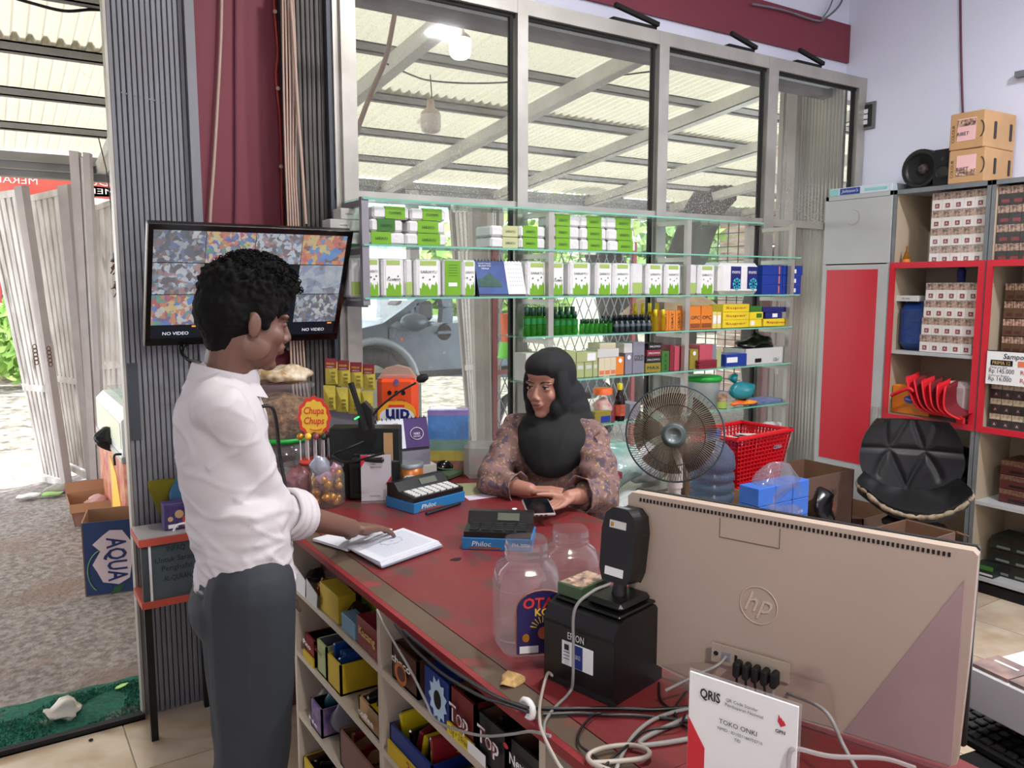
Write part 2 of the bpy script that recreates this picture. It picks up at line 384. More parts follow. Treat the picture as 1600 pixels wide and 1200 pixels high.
m_pane = clear('dusty_window_glass', (0.97, 0.98, 0.97), 0.08, spots=spots, fres=1.3)
b = MB()
YP = YF
b.box((1.205, YP-0.03, 0.4), (1.30, YP+0.04, 3.6), 0)
b.box((1.23, YP-0.05, 0.4), (1.262, YP-0.03, 3.2), 0)
def px_x(px, py=200, Y=YP): return W(px, py, Y=Y).x
posts = [(803, 819), (1022, 1037), (1192, 1207)]
for a_, c_ in posts: b.box((px_x(a_), YP-0.0315, 0.4), (px_x(c_), YP+0.0285, 2.863))
b.box((4.555, YP-0.0315, 0.4), (XR-0.004, YP+0.0285, 2.863))
b.box((1.26, YP-0.03, 2.80), (XR-0.003, YP+0.03, 2.865)); b.box((1.20, YP-0.02, 1.945), (XR-0.003, YP+0.03, 1.985)); b.box((1.26, YP-0.03, 0.4), (XR-0.003, YP+0.03, 0.47))
win = struct(b.build('window_1', m_alu))
b = MB()
xs = [1.30]+[px_x(v) for p in posts for v in p]+[4.555]
for i in range(0, 8, 2):
    x0, x1 = xs[i], xs[i+1]
    b.box((x1-0.028, YP-0.012, 0.47), (x1-0.012, YP+0.01, 2.80)); b.box((x0, YP-0.01, 2.785), (x1, YP+0.01, 2.80))
b.build('gasket', m_rubber, win)
for i in range(0, 8, 2):
    for z0, z1 in ((0.47, 1.945), (1.985, 2.80)):
        MB().box((xs[i], YP+0.002, z0), (xs[i+1], YP+0.007, z1)).build('pane', m_pane, win)
# ---------------------------------------------------------------- OUTSIDE
def roofz(y): return 3.25-0.114*(y-3.3)
m_conc = mat('rough_concrete', (0.60, 0.56, 0.54), 0.9, var=1.0, vs=26, col2=(0.42, 0.38, 0.36), bump=1.0, bs=45, dirt=(0.50, 0.42, 0.37), ds=1.6, dt=0.55)
m_gravel = mat('pale_gravel', (0.62, 0.59, 0.53), 0.95, var=1.0, vs=7, col2=(0.22, 0.20, 0.17), bump=0.8, bs=12, dirt=(0.36, 0.33, 0.28), ds=11, dt=0.5)
m_sheet = mat('cream_roof_sheet', (0.80, 0.78, 0.73), 0.6, var=0.4, vs=3, col2=(0.70, 0.66, 0.56), dirt=(0.45, 0.42, 0.34), ds=22, dt=0.66)
_n = m_sheet.node_tree.nodes; _L = m_sheet.node_tree.links; _t = _n.new('ShaderNodeBsdfTranslucent'); _t.inputs[0].default_value = (*_lin((0.82, 0.80, 0.73)), 1); _x = _n.new('ShaderNodeMixShader'); _x.inputs[0].default_value = 0.2  # translucency added to the metal sheets so their underside looks brightly lit
_L.new(_n['Principled BSDF'].outputs[0], _x.inputs[1]); _L.new(_t.outputs[0], _x.inputs[2]); _L.new(_x.outputs[0], _n['Material Output'].inputs[0])
m_steel = mat('roof_steel', (0.56, 0.55, 0.54), 0.6, 0.2, var=0.4, vs=4, col2=(0.44, 0.42, 0.4))
m_gate = mat('weathered_white_gate', (0.88, 0.86, 0.84), 0.6, 0.1, var=0.6, vs=6, col2=(0.62, 0.58, 0.55), dirt=(0.42, 0.40, 0.30), ds=4, dt=0.62, aniso=(2, 2, 0.5))
m_gpost = mat('grey_gate_post', (0.64, 0.60, 0.59), 0.7, 0.1, var=0.5, vs=5, col2=(0.74, 0.69, 0.66), bump=0.1)
gnd = struct(MB().box((-9, 3.17, -0.25), (14, 9.3, -0.03)).build('ground', m_conc))
struct(MB().box((-60, 9.3, -0.4), (80, 90, -0.06)).build('street', m_gravel))
# doormat of green plastic grass
mgreen = mat('green_mat', (0.05, 0.42, 0.33), 0.9, var=0.8, vs=60, col2=(0.02, 0.25, 0.2), bump=0.8, bs=150, dirt=(0.50, 0.50, 0.46), ds=6, dt=0.62)
b = MB(); b.grid(lambda u, v: (-0.45+0.95*u, 3.18+0.36*v+0.03*math.sin(2.2*u), -0.022+0.003*math.sin(40*u+9*v)), 40, 16)
rng = random.Random(3)
for i in range(9000):
    x, y = rng.uniform(-0.44, 0.49), rng.uniform(3.185, 3.535); h = rng.uniform(0.005, 0.011); a = rng.uniform(0, PI)
    if mnoise.noise((x*5, y*5, 0)) > 0.25: continue
    dx, dy = 0.003*math.cos(a), 0.003*math.sin(a)
    b.add([(x-dx, y-dy, -0.022), (x+dx, y+dy, -0.022), (x+dy*1.5, y+dx*1.5, -0.022+h)], [(0, 1, 2)])
tag(b.build('grass_mat', mgreen), 'worn green plastic grass mat on the concrete outside the doorway', 'mat')
# crumpled tissue, leaf, bits
o = MB().ball((0, 0, 0), 0.055, 22, sc=(1, 0.8, 0.6)).build('tissue', mat('tissue_white', (0.86, 0.84, 0.80), 0.9), loc=W(96, 1110, Z=0.012)); crumple(o, 0.03, 28)
tag(o, 'crumpled white tissue lying on the green doormat', 'tissue')
lf = MB().prism([(-0.03, 0), (-0.015, 0.012), (0.01, 0.014), (0.032, 0), (0.01, -0.011), (-0.018, -0.01)], 0, 0.002).build('leaf', mat('lime_leaf', (0.66, 0.88, 0.45), 0.5), loc=W(190, 1072, Z=-0.008), rz=0.5)
tag(lf, 'fallen pale green leaf on the green doormat', 'leaf')
o = MB().ball((0, 0, 0), 0.008, 8, sc=(1, 1, 0.5)).build('pebble', m_blackm, loc=W(142, 1156, Z=0.004)); tag(o, 'small dark crumb on the cream tile near the door track', 'crumb')
# canopy: corrugated sheets, purlins, rafters
roof = thing('canopy_roof', 'cream corrugated metal canopy over the forecourt outside the shop', 'canopy', (0, 0, 0))
n = 0
PY = [3.35, 4.06, 4.87, 5.68, 6.49, 7.28, 8.02]
x = -7.0; pitch = 0.0775
def sheet(x0, x1, y0, y1, off):
    b = MB(); k = int(round((x1-x0)/pitch)); pts = []
    for i in range(k):
        a = x0+i*pitch
        pts += [(a, 0.0), (a+pitch*0.30, 0.0), (a+pitch*0.5, 0.03), (a+pitch*0.75, 0.03), (a+pitch*0.97, 0.0)]
    pts.append((x0+k*pitch, 0.0))
    v = []
    for y in (y0, y1):
        for (a, z) in pts: v.append((a, y, roofz(y)+z+off+0.03))
    m_ = len(pts)
    b.add(v, [(i, i+1, m_+i+1, m_+i) for i in range(m_-1)], 0)
    return b
i = 0
while x < 13.5:
    x1 = x+pitch*14
    for j, (y0, y1) in enumerate(((3.42, 5.75), (5.6, 8.15))):
        sheet(x, x1, y0, y1, 0.012*j+0.003*(i % 2)).build('roof_sheet', m_sheet, roof)
    x = x1; i += 1
for y in PY[1:-1]:
    b = MB(); z = roofz(y)
    b.box((-7, y-0.03, z-0.03), (13.5, y-0.022, z+0.03)); b.box((-7, y-0.03, z-0.03), (13.5, y+0.035, z-0.022)); b.box((-7, y-0.03, z+0.02), (13.5, y+0.035, z+0.03))
    b.build('purlin', m_steel, roof)
for xr in (-2.4, 0.95, 2.26, 3.63, 4.98, 6.3, 7.7, 9.1):
    b = MB()
    for dx in (-0.04, 0.03): b.bar((xr+dx, 3.3, roofz(3.3)-0.095), (xr+dx, 8.05, roofz(8.05)-0.095), 0.01, 0.10)
    b.bar((xr-0.005, 3.3, roofz(3.3)-0.142), (xr-0.005, 8.05, roofz(8.05)-0.142), 0.08, 0.01)
    b.build('rafter', mat('rafter_pale', (0.84, 0.83, 0.80), 0.6, 0.2, var=0.3, vs=3), roof)
z8 = roofz(8.02)
b = MB(); b.box((-7, 8.0, z8-0.20), (13.5, 8.02, z8-0.0)); b.box((-7, 7.96, z8-0.08), (13.5, 8.0, z8-0.068)); b.box((-7, 7.96, z8-0.15), (13.5, 8.0, z8-0.138)); b.box((-7, 7.97, z8-0.21), (13.5, 8.03, z8-0.20))
b.build('eave_beam', m_steel, roof)
# beam just outside over the window
MB().box((1.15, 3.41, W(800, 60, Y=3.5).z), (XR+3, 3.5, 3.4)).build('wall_beam', mat('beam_mauve', (0.50, 0.46, 0.48), 0.8, var=0.7, vs=4, col2=(0.34, 0.30, 0.30), dirt=(0.2, 0.17, 0.15), ds=3, dt=0.6), roof)
for (xp, y) in ((0.80, 7.92), (3.9, 7.92), (9.2, 7.92)):
    MB().box((xp-0.06, y-0.05, -0.1), (xp+0.05, y+0.05, z8-0.1)).build('canopy_post', m_gpost, roof)
m_bulb = mat('lamp_lit', (1, 1, 1), 0.4, emit=9)
m_bulboff = mat('lamp_unlit', (0.86, 0.80, 0.76), 0.35, var=0.2)
def bulb(p, s, lit, label):
    t = thing('hanging_bulb', label, 'lamp', p, group=None)
    MB().lathe([(0, -0.075), (0.035, -0.073), (0.05, -0.06), (0.055, -0.04), (0.055, 0.02)], 18, M=Matrix.Scale(s, 4)).build('diffuser', m_bulb if lit else m_bulboff, t)
    MB().lathe([(0.055, 0.02), (0.05, 0.035), (0.022, 0.06), (0.018, 0.10), (0, 0.10)], 18, M=Matrix.Scale(s, 4)).build('bulb_base', mat('bulb_base', (0.72, 0.62, 0.55), 0.5), t)
    h = roofz(p.y)-p.z-0.05
    MB().tube([(0, 0, 0.1*s), (0.01, 0, h*0.5), (0, 0, max(h, 0.1*s+0.02))], 0.004, 5).build('flex', m_black, t)
    return t
bulb(W(719, 68, Y=4.3), 1.15, True, 'large lit bulb hanging near the top of the first window pane')
bulb(W(668, 156, Y=6.3), 0.85, True, 'small lit bulb hanging behind the unlit one under the canopy')
bulb(W(558, 196, Y=6.8), 0.8, True, 'small lit bulb at the left edge of the first window pane')
bulb(W(673, 186, Y=5.0), 1.25, False, 'unlit beige bulb hanging in the middle of the first window pane')
bulb(W(1211, 250, Y=5.6), 1.2, False, 'unlit white bulb behind the narrow right window pane')
cable('wire', [W(605, 100, Y=4.8), W(645, 118, Y=4.9), W(673, 126, Y=5.0), W(730, 130, Y=5.0), W(800, 128, Y=5.0), W(900, 118, Y=5.0), W(960, 118, Y=4.7), W(1015, 112, Y=4.5)], 0.006, m_black, 'thin black wire slung under the canopy between bulbs')
cable('wire', [W(0, -10, Y=4.9), W(50, 5, Y=4.9), W(100, 17, Y=4.9), W(140, 15, Y=4.9), W(165, 16, Y=4.9)], 0.008, m_black, 'black wire slung under the canopy above the doorway')
o = cable('stick', [W(618, 15, Y=4.0), W(603, 90, Y=4.0), W(582, 140, Y=4.0), W(563, 190, Y=4.0), W(553, 222, Y=4.0)], 0.013, mat('bare_wood', (0.55, 0.42, 0.36), 0.8), 'bent brown stick hanging outside the first window pane', 'stick')
# banner (seen from behind, printing mirrored)
m_ban = mat('banner_red', (0.90, 0.38, 0.32), 0.7, var=0.5, vs=1.5, col2=(0.95, 0.62, 0.55))
m_banw = mat('banner_white', (0.98, 0.96, 0.94), 0.7)
bt = thing('banner', 'red banner with reversed white lettering hanging behind the gate', 'banner', (0, 0, 0))
YB = 8.35
def bq(x0, y0, x1, y1): return [W(x0, y0, Y=YB), W(x1, y0+5, Y=YB), W(x1, y1+6, Y=YB), W(x0, y1, Y=YB)]
b = MB(); q = bq(-60, 268, 190, 302); b.add(q+[p+Vector((0, 0.004, 0)) for p in q], [(0, 1, 2, 3), (7, 6, 5, 4), (0, 4, 5, 1), (1, 5, 6, 2), (2, 6, 7, 3), (3, 7, 4, 0)])
q = bq(138, 290, 190, 308); b.add(q+[p+Vector((0, 0.004, 0)) for p in q], [(0, 1, 2, 3), (7, 6, 5, 4), (0, 4, 5, 1), (1, 5, 6, 2), (2, 6, 7, 3), (3, 7, 4, 0)])
b.build('cloth', m_ban, bt)
text('MERAH', 0.062, m_banw, W(24, 281, Y=YB-0.004), (-1, 0, 0), (0, 1, 0), bt, fit=0.33)
text('MER', 0.05, m_banw, W(158, 299, Y=YB-0.004), (-1, 0, 0), (0, 1, 0), bt, fit=0.22)
text('Dua', 0.07, m_banw, W(150, 284, Y=YB-0.004), (-1, 0, 0), (0, 1, 0), bt, fit=0.2)
text('KOTA', 0.04, m_banw, W(70, 273, Y=YB-0.004), (-1, 0, 0), (0, 1, 0), bt, fit=0.4)
# folding gates
def leaf(name, label, bl, br, tl, tr, n, postL=0.0, postR=0.0, thick=0.03, rail=True, group=None):
    t = thing(name, label, 'gate', bl, group=group); o = Vector(bl)
    B = lambda u, v: (Vector(bl)*(1-u)+Vector(br)*u)*(1-v)+(Vector(tl)*(1-u)+Vector(tr)*u)*v-o
    nrm = (Vector(br)-Vector(bl)).cross(Vector(tl)-Vector(bl)).normalized()
    L = (Vector(br)-Vector(bl)).length
    pl, pr = postL/L, postR/L
    def slab(u0, u1, v0, v1, d0, d1, nm, m):
        c = [B(u0, v0), B(u1, v0), B(u1, v1), B(u0, v1)]
        b = MB(); b.add([p+nrm*d0 for p in c]+[p+nrm*d1 for p in c], [(0, 1, 2, 3), (7, 6, 5, 4), (0, 4, 5, 1), (1, 5, 6, 2), (2, 6, 7, 3), (3, 7, 4, 0)])
        return b.build(nm, m, t)
    if pl: slab(0, pl, 0, 1, -thick, thick, 'post', m_gpost)
    if pr: slab(1-pr, 1, 0, 1, -thick, thick, 'post', m_gpost)
    w = (1-pl-pr)/n
    for i in range(n):
        u = pl+w*i
        slab(u+w*0.06, u+w*0.72, 0.03, 0.985, -0.012, 0.012, 'slat', m_gate)
    if rail:
        for v in (0.0, 0.33, 0.97): slab(pl, 1-pr, v, v+0.022, -0.018, 0.018, 'rail', m_gate)
    return t
gp = lambda x, y, yy: W(x, y, Y=yy)
leaf('folding_gate', 'leaning white slatted gate leaf nearest the street', gp(70, 752, 7.75), gp(109, 763, 7.45), gp(-28, 300, 7.75), gp(39, 290, 7.45), 6, 0, 0.058)
leaf('folding_gate', 'white slatted gate leaf in the middle with faded blue marks', gp(112, 735, 7.7), gp(147, 752, 7.55), gp(38, 304, 7.9), gp(109, 288, 7.6), 6, 0, 0.05)
leaf('folding_gate', 'grey gate post leaf beside the ice cream freezer', gp(145, 762, 7.4), gp(166, 764, 7.35), gp(110, 236, 7.5), gp(142, 240, 7.4), 1, 0.05, 0.035, rail=False)
leaf('folding_gate', 'white ribbed gate leaf behind the ice cream freezer', gp(160, 700, 7.9), gp(206, 705, 7.6), gp(140, 322, 7.9), gp(200, 300, 7.6), 5, 0.04, 0.02)
b = MB()
for (x, y) in ((76, 545), (54, 542)):
    for k in range(5):
        c = W(x+k*0.8, y+k*6, Y=7.3); b.tube([c+Vector((0.013*math.cos(a), 0.012*math.sin(a)*(k % 2), 0.02*math.sin(a))) for a in [j*PI/4 for j in range(8)]], 0.0035, 5, closed=True)
tag(b.build('chain', mat('rusty', (0.35, 0.2, 0.14), 0.8)), 'short rusty chain hanging on the gate post', 'chain')
# dried bundle hanging by the shutter
t = thing('dried_bundle', 'dried plant bundle hanging on a wire at the doorway edge', 'bundle', W(183, 395, Y=5.0))
MB().tube([(0, 0, 0), (-0.01, 0, 0.15), (-0.03, 0, 0.45), (-0.06, 0, 0.62)], 0.003, 5).build('string', m_black, t)
b = MB(); rng = random.Random(5)
for i in range(60):
    a, r, z = rng.uniform(0, 6.28), rng.uniform(0.0, 0.035), rng.uniform(-0.22, 0)
    p = Vector((r*math.cos(a), r*math.sin(a), z)); b.bar(p, p+Vector((rng.uniform(-.03, .03), rng.uniform(-.03, .03), rng.uniform(-.05, .02))), 0.006, 0.004)
b.build('dried_stems', mat('dried_plant', (0.36, 0.27, 0.24), 0.9, var=0.5, vs=30, col2=(0.55, 0.3, 0.3)), t)
MB().lathe([(0.0, 0.02), (0.02, 0.0), (0.038, -0.05), (0.0, -0.06)], 10).build('cap', m_black, t)
# freezer
m_fz = mat('freezer_white', (0.86, 0.88, 0.86), 0.35, var=0.2)
m_fzr = mat('freezer_print', (0.66, 0.22, 0.20), 0.5, var=0.9, vs=9, col2=(0.80, 0.60, 0.42), dirt=(0.70, 0.35, 0.42), ds=5, dt=0.56)
fp = W(166, 790, Z=-0.03); fdir = (W(208, 870, Z=-0.03)-fp); 
fz = thing('ice_cream_freezer', 'chest freezer with red and orange print and sliding glass lid outside', 'freezer', (0.66, 5.35, -0.03), 0.0)
b = MB(); b.box((0, 0, 0.08), (0.62, 1.3, 0.58), bev=0.02); b.build('body', m_fzr, fz)
b = MB(); b.prism([(0, 0.58), (0, 0.82), (0.05, 0.87), (0.57, 0.9), (0.62, 0.86), (0.62, 0.58)], 0, 1.3, M=Matrix(((1, 0, 0, 0), (0, 0, 1, 0), (0, 1, 0, 0), (0, 0, 0, 1)))); b.build('rim', m_fz, fz)
MB().box((-0.012, -0.012, 0.56), (0.632, 1.312, 0.60), bev=0.005).build('moulding', m_alu, fz)
MB().box((-0.004, 0.05, 0.64), (0.0, 1.25, 0.80)).build('side_panel', mat('freezer_cream', (0.84, 0.84, 0.74), 0.5), fz)
for k in range(2): MB().box((0.08, 0.05+0.6*k, 0.885+0.012*k), (0.54, 0.68+0.6*k, 0.895+0.012*k)).build('glass_lid', clear('clear_glass', (0.95, 0.98, 0.97), 0.06), fz)
MB().tube(spline([(-0.01, 0.0, 0.62), (-0.05, -0.02, 0.62), (-0.05, -0.02, 0.56)], 4), 0.008).build('handle', m_black, fz)
MB().prism([(0.1, 0.1), (0.62, 0.1), (0.62, 0.5), (0.35, 0.42)], -0.004, 0.0, M=Matrix(((0, 0, 1, -0.001), (1, 0, 0, 0), (0, 1, 0, 0), (0, 0, 0, 1)))).build('print_patch', mat('print_yellow', (0.95, 0.72, 0.25), 0.5), fz)
o = MB().ball((0, 0, 0), 0.07, 16, sc=(1, 0.8, 1)).build('plastic_bag', mat('black_bag', (0.04, 0.04, 0.05), 0.25), loc=Vector((0.62, 5.9, 0.60))); crumple(o, 0.04, 14)
tag(o, 'small crumpled black plastic bag by the freezer edge', 'bag')
# cartons
m_card = mat('cardboard', (0.66, 0.50, 0.38), 0.85, var=0.3, vs=5, col2=(0.58, 0.43, 0.32))
m_carddk = mat('cardboard_dark', (0.48, 0.35, 0.26), 0.85, var=0.3, vs=5)
m_navy = mat('carton_navy', (0.13, 0.22, 0.38), 0.6, var=0.2)
def open_carton(name, label, loc, rz, w, d, h, m_out, m_in=None, flaps=(), taper=0.0, front=None, cat='box'):
    t = thing(name, label, cat, loc, rz); th = 0.006
    def side(x0, y0, x1, y1, nm):
        b = MB(); k = 1+taper
        v = [(x0, y0, 0), (x1, y1, 0), (x1*k, y1*k, h), (x0*k, y0*k, h)]
        dx, dy = x1-x0, y1-y0; l = math.hypot(dx, dy); nx, ny = -dy/l*th, dx/l*th
        b.add(v+[(p[0]+nx, p[1]+ny, p[2]) for p in v], [(0, 1, 2, 3), (0, 4, 5, 1), (1, 5, 6, 2), (2, 6, 7, 3), (3, 7, 4, 0)], 0)
        b.add([(p[0]+nx, p[1]+ny, p[2]) for p in v], [(3, 2, 1, 0)], 1)
        return b.build(nm, [m_out if nm != 'front_panel' or front is None else front, m_in or m_card], t)
    side(-w/2, -d/2, w/2, -d/2, 'front_panel'); side(w/2, -d/2, w/2, d/2, 'side_panel'); side(w/2, d/2, -w/2, d/2, 'back_panel'); side(-w/2, d/2, -w/2, -d/2, 'side_panel')
    MB().box((-w/2, -d/2, 0), (w/2, d/2, 0.005)).build('bottom', m_in or m_card, t)
    for f in flaps:   # (side, angle) outward flap
        s_, ang, ln = f; a = math.radians(ang); k = 1+taper
        if s_ in 'fb':
            y = (-d/2 if s_ == 'f' else d/2)*k; sg = -1 if s_ == 'f' else 1
            v = [(-w/2*k, y, h), (w/2*k, y, h), (w/2*k, y+sg*ln*math.cos(a), h+ln*math.sin(a)), (-w/2*k, y+sg*ln*math.cos(a), h+ln*math.sin(a))]
        else:
            x = (-w/2 if s_ == 'l' else w/2)*k; sg = -1 if s_ == 'l' else 1
            v = [(x, -d/2*k, h), (x, d/2*k, h), (x+sg*ln*math.cos(a), d/2*k, h+ln*math.sin(a)), (x+sg*ln*math.cos(a), -d/2*k, h+ln*math.sin(a))]
        b = MB(); b.add(v+[(p[0], p[1], p[2]+0.004) for p in v], [(0, 1, 2, 3), (7, 6, 5, 4), (0, 4, 5, 1), (1, 5, 6, 2), (2, 6, 7, 3), (3, 7, 4, 0)])
        b.build('flap', m_in or m_card, t)
    return t
m_cw = mat('carton_pink_white', (0.82, 0.74, 0.74), 0.7)
a = W(135, 930, Z=-0.03); c = W(213, 922, Z=-0.03); ang = math.atan2(c.y-a.y, c.x-a.x)+0.08
ctr = (a+c)/2+Vector((-math.sin(ang), math.cos(ang), 0))*0.13
bx = open_carton('water_carton', 'open navy water carton with printed name standing outside the door', ctr, ang, 0.245, 0.30, 0.40, m_card, m_card, front=m_navy, flaps=())
n_ = (0, -1, 0)
M_ = [(-0.045, -0.12), (0.03, -0.14), (0.085, -0.11), (0.10, -0.02), (0.10, 0.09), (0.06, 0.155), (0.0, 0.16), (-0.04, 0.13), (-0.085, 0.09), (-0.05, 0.05), (-0.09, -0.02), (-0.07, -0.06)]
MB().prism(M_, 0, 0.0008, M=frame((0.01, -0.1515, 0.19), (1, 0, 0), n_)).build('logo_patch', m_cw, bx)
text('AQUA', 0.095, mat('print_blue', (0.10, 0.17, 0.36), 0.6), (0.03, -0.154, 0.19), (0, 0, -1), n_, bx, fit=0.24, bold=0.02)
b = MB(); b.tube([(-0.02+0.085*math.cos(t_), -0.153, 0.13+0.12*math.sin(t_)) for t_ in [1.9+k*0.17 for k in range(14)]], 0.003, 4); b.build('logo_swoosh', mat('print_green', (0.45, 0.62, 0.45), 0.6), bx)
MB().prism([(-0.02, -0.2), (0.0, -0.16), (0.05, -0.15), (0.02, -0.195)], 0, 0.0006, M=frame((0.02, -0.1515, 0.2), (1, 0, 0), n_)).build('logo_leaf', mat('print_leaf', (0.15, 0.35, 0.2), 0.6), bx)
a = W(115, 822, Z=-0.03); c = W(176, 815, Z=-0.03); ang = math.atan2(c.y-a.y, c.x-a.x)
bx2 = open_carton('carton', 'low brown open carton holding rubbish outside the doorway', (a+c)/2+Vector((0.02, 0.14, 0)), ang+0.1, 0.26, 0.30, 0.16, mat('cardboard_pink', (0.66, 0.49, 0.42), 0.85, var=0.3), None, taper=0.22, flaps=(('f', -60, 0.06), ('b', 60, 0.08)))
text('JACOB', 0.035, m_black, (0.02, -0.175, 0.10), (1, 0, 0), (0, -1, 0), bx2, fit=0.08)
o = MB().ball((0, 0, 0), 0.07, 16, sc=(1.2, 1, 0.6)).build('crumpled_paper', mat('pale_pink_paper', (0.85, 0.7, 0.7), 0.8), loc=Vector(bx2.location)+Vector((0.02, 0, 0.11))); crumple(o, 0.05, 14); tag(o, 'crumpled pink paper inside the low brown carton', 'paper')
for (x, y, c_, nm, lb, cat, s) in ((108, 762, (0.62, 0.36, 0.6), 'cloth_scrap', 'small purple scrap beside the low brown carton', 'scrap', 0.09), (82, 771, (0.6, 0.75, 0.45), 'leaf_litter', 'small green leafy litter at the forecourt edge', 'litter', 0.06), (44, 775, (0.9, 0.9, 0.88), 'paper_scrap', 'flat white paper scrap at the forecourt edge', 'scrap', 0.07), (88, 765, (0.62, 0.6, 0.56), 'stone', 'grey stone at the foot of the folding gate', 'stone', 0.07)):
    o = MB().ball((0, 0, 0), s, 14, sc=(1.3, 0.8, 0.25 if nm != 'stone' else 0.6)).build(nm, mat(nm, c_, 0.8), loc=W(x, y, Z=0.0)); crumple(o, s*0.3, 15, x); tag(o, lb, cat)
# ---------------------------------------------------------------- far left: house, garden
m_hr = mat('house_red', (0.72, 0.30, 0.30), 0.8, var=0.3, vs=1); m_hw = mat('house_white', (0.92, 0.90, 0.88), 0.8)
hs = thing('house', 'pink-white house with red trim across the street', 'house', (-4, 22, -0.1))
MB().box((0, 0, 0), (9, 6, 5.6)).build('wall', m_hw, hs)
for (x0, x1, z0, z1) in ((4.3, 5.6, 0.4, 2.6), (6.2, 7.4, 0.4, 2.3)): 
    w_ = MB().box((x0, -0.06, z0), (x1, 0.02, z1)).build('window', m_hr, hs); MB().box((x0+0.1, -0.09, z0+0.1), (x1-0.1, -0.05, z1-0.1)).build('pane', mat('dark_pane', (0.3, 0.25, 0.28), 0.3), w_)
MB().box((-0.2, -0.5, 2.75), (9.2, 0.1, 3.0)).build('ledge', m_hr, hs); MB().box((-0.2, -0.3, 4.9), (9.2, 0.1, 5.6)).build('ledge', m_hr, hs)
b = MB()
for k in range(14): b.box((0, -0.03, 3.1+k*0.12), (9, 0.0, 3.18+k*0.12))
b.build('cladding', mat('pink_clad', (0.90, 0.74, 0.74), 0.8), hs)
fn = thing('garden_fence', 'low white railing fence on a stone base across the street', 'fence', (-2, 16.5, -0.1))
MB().box((0, 0, 0), (6, 0.3, 0.45)).build('stone_base', mat('stone_base', (0.62, 0.55, 0.5), 0.9, var=0.9, vs=5, col2=(0.4, 0.36, 0.33), bump=0.5, bs=8), fn)
for k in range(14): MB().bar((0.2+k*0.42, 0.15, 0.45), (0.2+k*0.42, 0.15, 1.35), 0.06).build('picket', m_hw, fn)
MB().box((0, 0.12, 1.05), (6, 0.18, 1.12)).build('rail', m_hw, fn); MB().box((0, 0.12, 0.6), (6, 0.18, 0.66)).build('rail', m_hw, fn)
m_leaf = mat('foliage', (0.45, 0.62, 0.25), 0.7, var=0.8, vs=2, col2=(0.68, 0.78, 0.42)); m_leafd = mat('foliage_dark', (0.33, 0.46, 0.25), 0.8, var=0.7, vs=2, col2=(0.5, 0.62, 0.35))
m_bark = mat('bark', (0.27, 0.24, 0.23), 0.95, var=0.6, vs=6, col2=(0.16, 0.14, 0.14), bump=0.6, bs=14)
def foliage(name, c, r, n, m, seed, s=0.16, sc=(1, 1, 1)):
    rng = random.Random(seed); b = MB()
    for i in range(n):
        d = Vector((rng.gauss(0, 1), rng.gauss(0, 1), rng.gauss(0, 1))).normalized()*r*rng.uniform(0.55, 1)
        p = Vector((d.x*sc[0], d.y*sc[1], d.z*sc[2])); u = Vector((rng.uniform(-1, 1), rng.uniform(-1, 1), rng.uniform(-1, 1))).normalized()*s; v = u.orthogonal().normalized()*s*0.5
        b.add([p-u, p+v, p+u, p-v], [(0, 1, 2, 3)])
    o = b.build(name, m); o.location = c; return o
o = foliage('shrub', (0.45, 15.6, 0.75), 0.75, 700, m_leaf, 1, 0.12, (1, 0.8, 1)); tag(o, 'bright green leafy shrub in front of the white railing', 'shrub', kind='thing')
# ---------------------------------------------------------------- trees beyond the window
def tree(label, pts, radii, crown=None, cs=0):
    t = thing('tree', label, 'tree', pts[0]); o = Vector(pts[0])
    tb = MB().tube([Vector(p)-o for p in spline(pts, 5)], [radii[0]+(radii[-1]-radii[0])*i/(len(spline(pts, 5))-1) for i in range(len(spline(pts, 5)))], 12).build('trunk', m_bark, t); crumple(tb, 0.05, 3)
    if crown:
        for k, (c, r, n) in enumerate(crown):
            f = foliage('foliage', Vector(c)-o, r, n, m_leafd if k % 2 else m_leaf, cs+k, 0.13); f.parent = t
    return t
tree('dark tree trunk under the canopy behind the second window pane', [(7.6, 8.6, -0.1), (7.3, 8.6, 1.4), (7.05, 8.6, 2.2), (7.1, 8.6, 3.0), (7.2, 8.7, 5)], (0.24, 0.28), [((8.5, 10.8, 2.5), 1.0, 500), ((7.5, 9.9, 4.3), 1.4, 500)], 10)
tree('leaning tree trunk behind the third window pane', [(7.2, 7.4, -0.1), (7.3, 7.4, 1.2), (7.45, 7.4, 2.0), (7.75, 7.4, 2.6), (8.0, 7.4, 2.85)], (0.25, 0.24), None, 20)
tree('thick forked tree trunk at the right of the third window pane', [(7.6, 6.2, -0.1), (7.5, 6.2, 1.1), (7.55, 6.2, 1.5), (8.05, 6.25, 1.95), (8.2, 6.3, 2.4), (8.15, 6.3, 3.0)], (0.27, 0.25), [((9.9, 9.2, 3.1), 0.9, 450), ((11.3, 10.2, 2.8), 1.1, 500)], 30)
tr = [t for t in COL.objects if t.get('category') == 'tree']
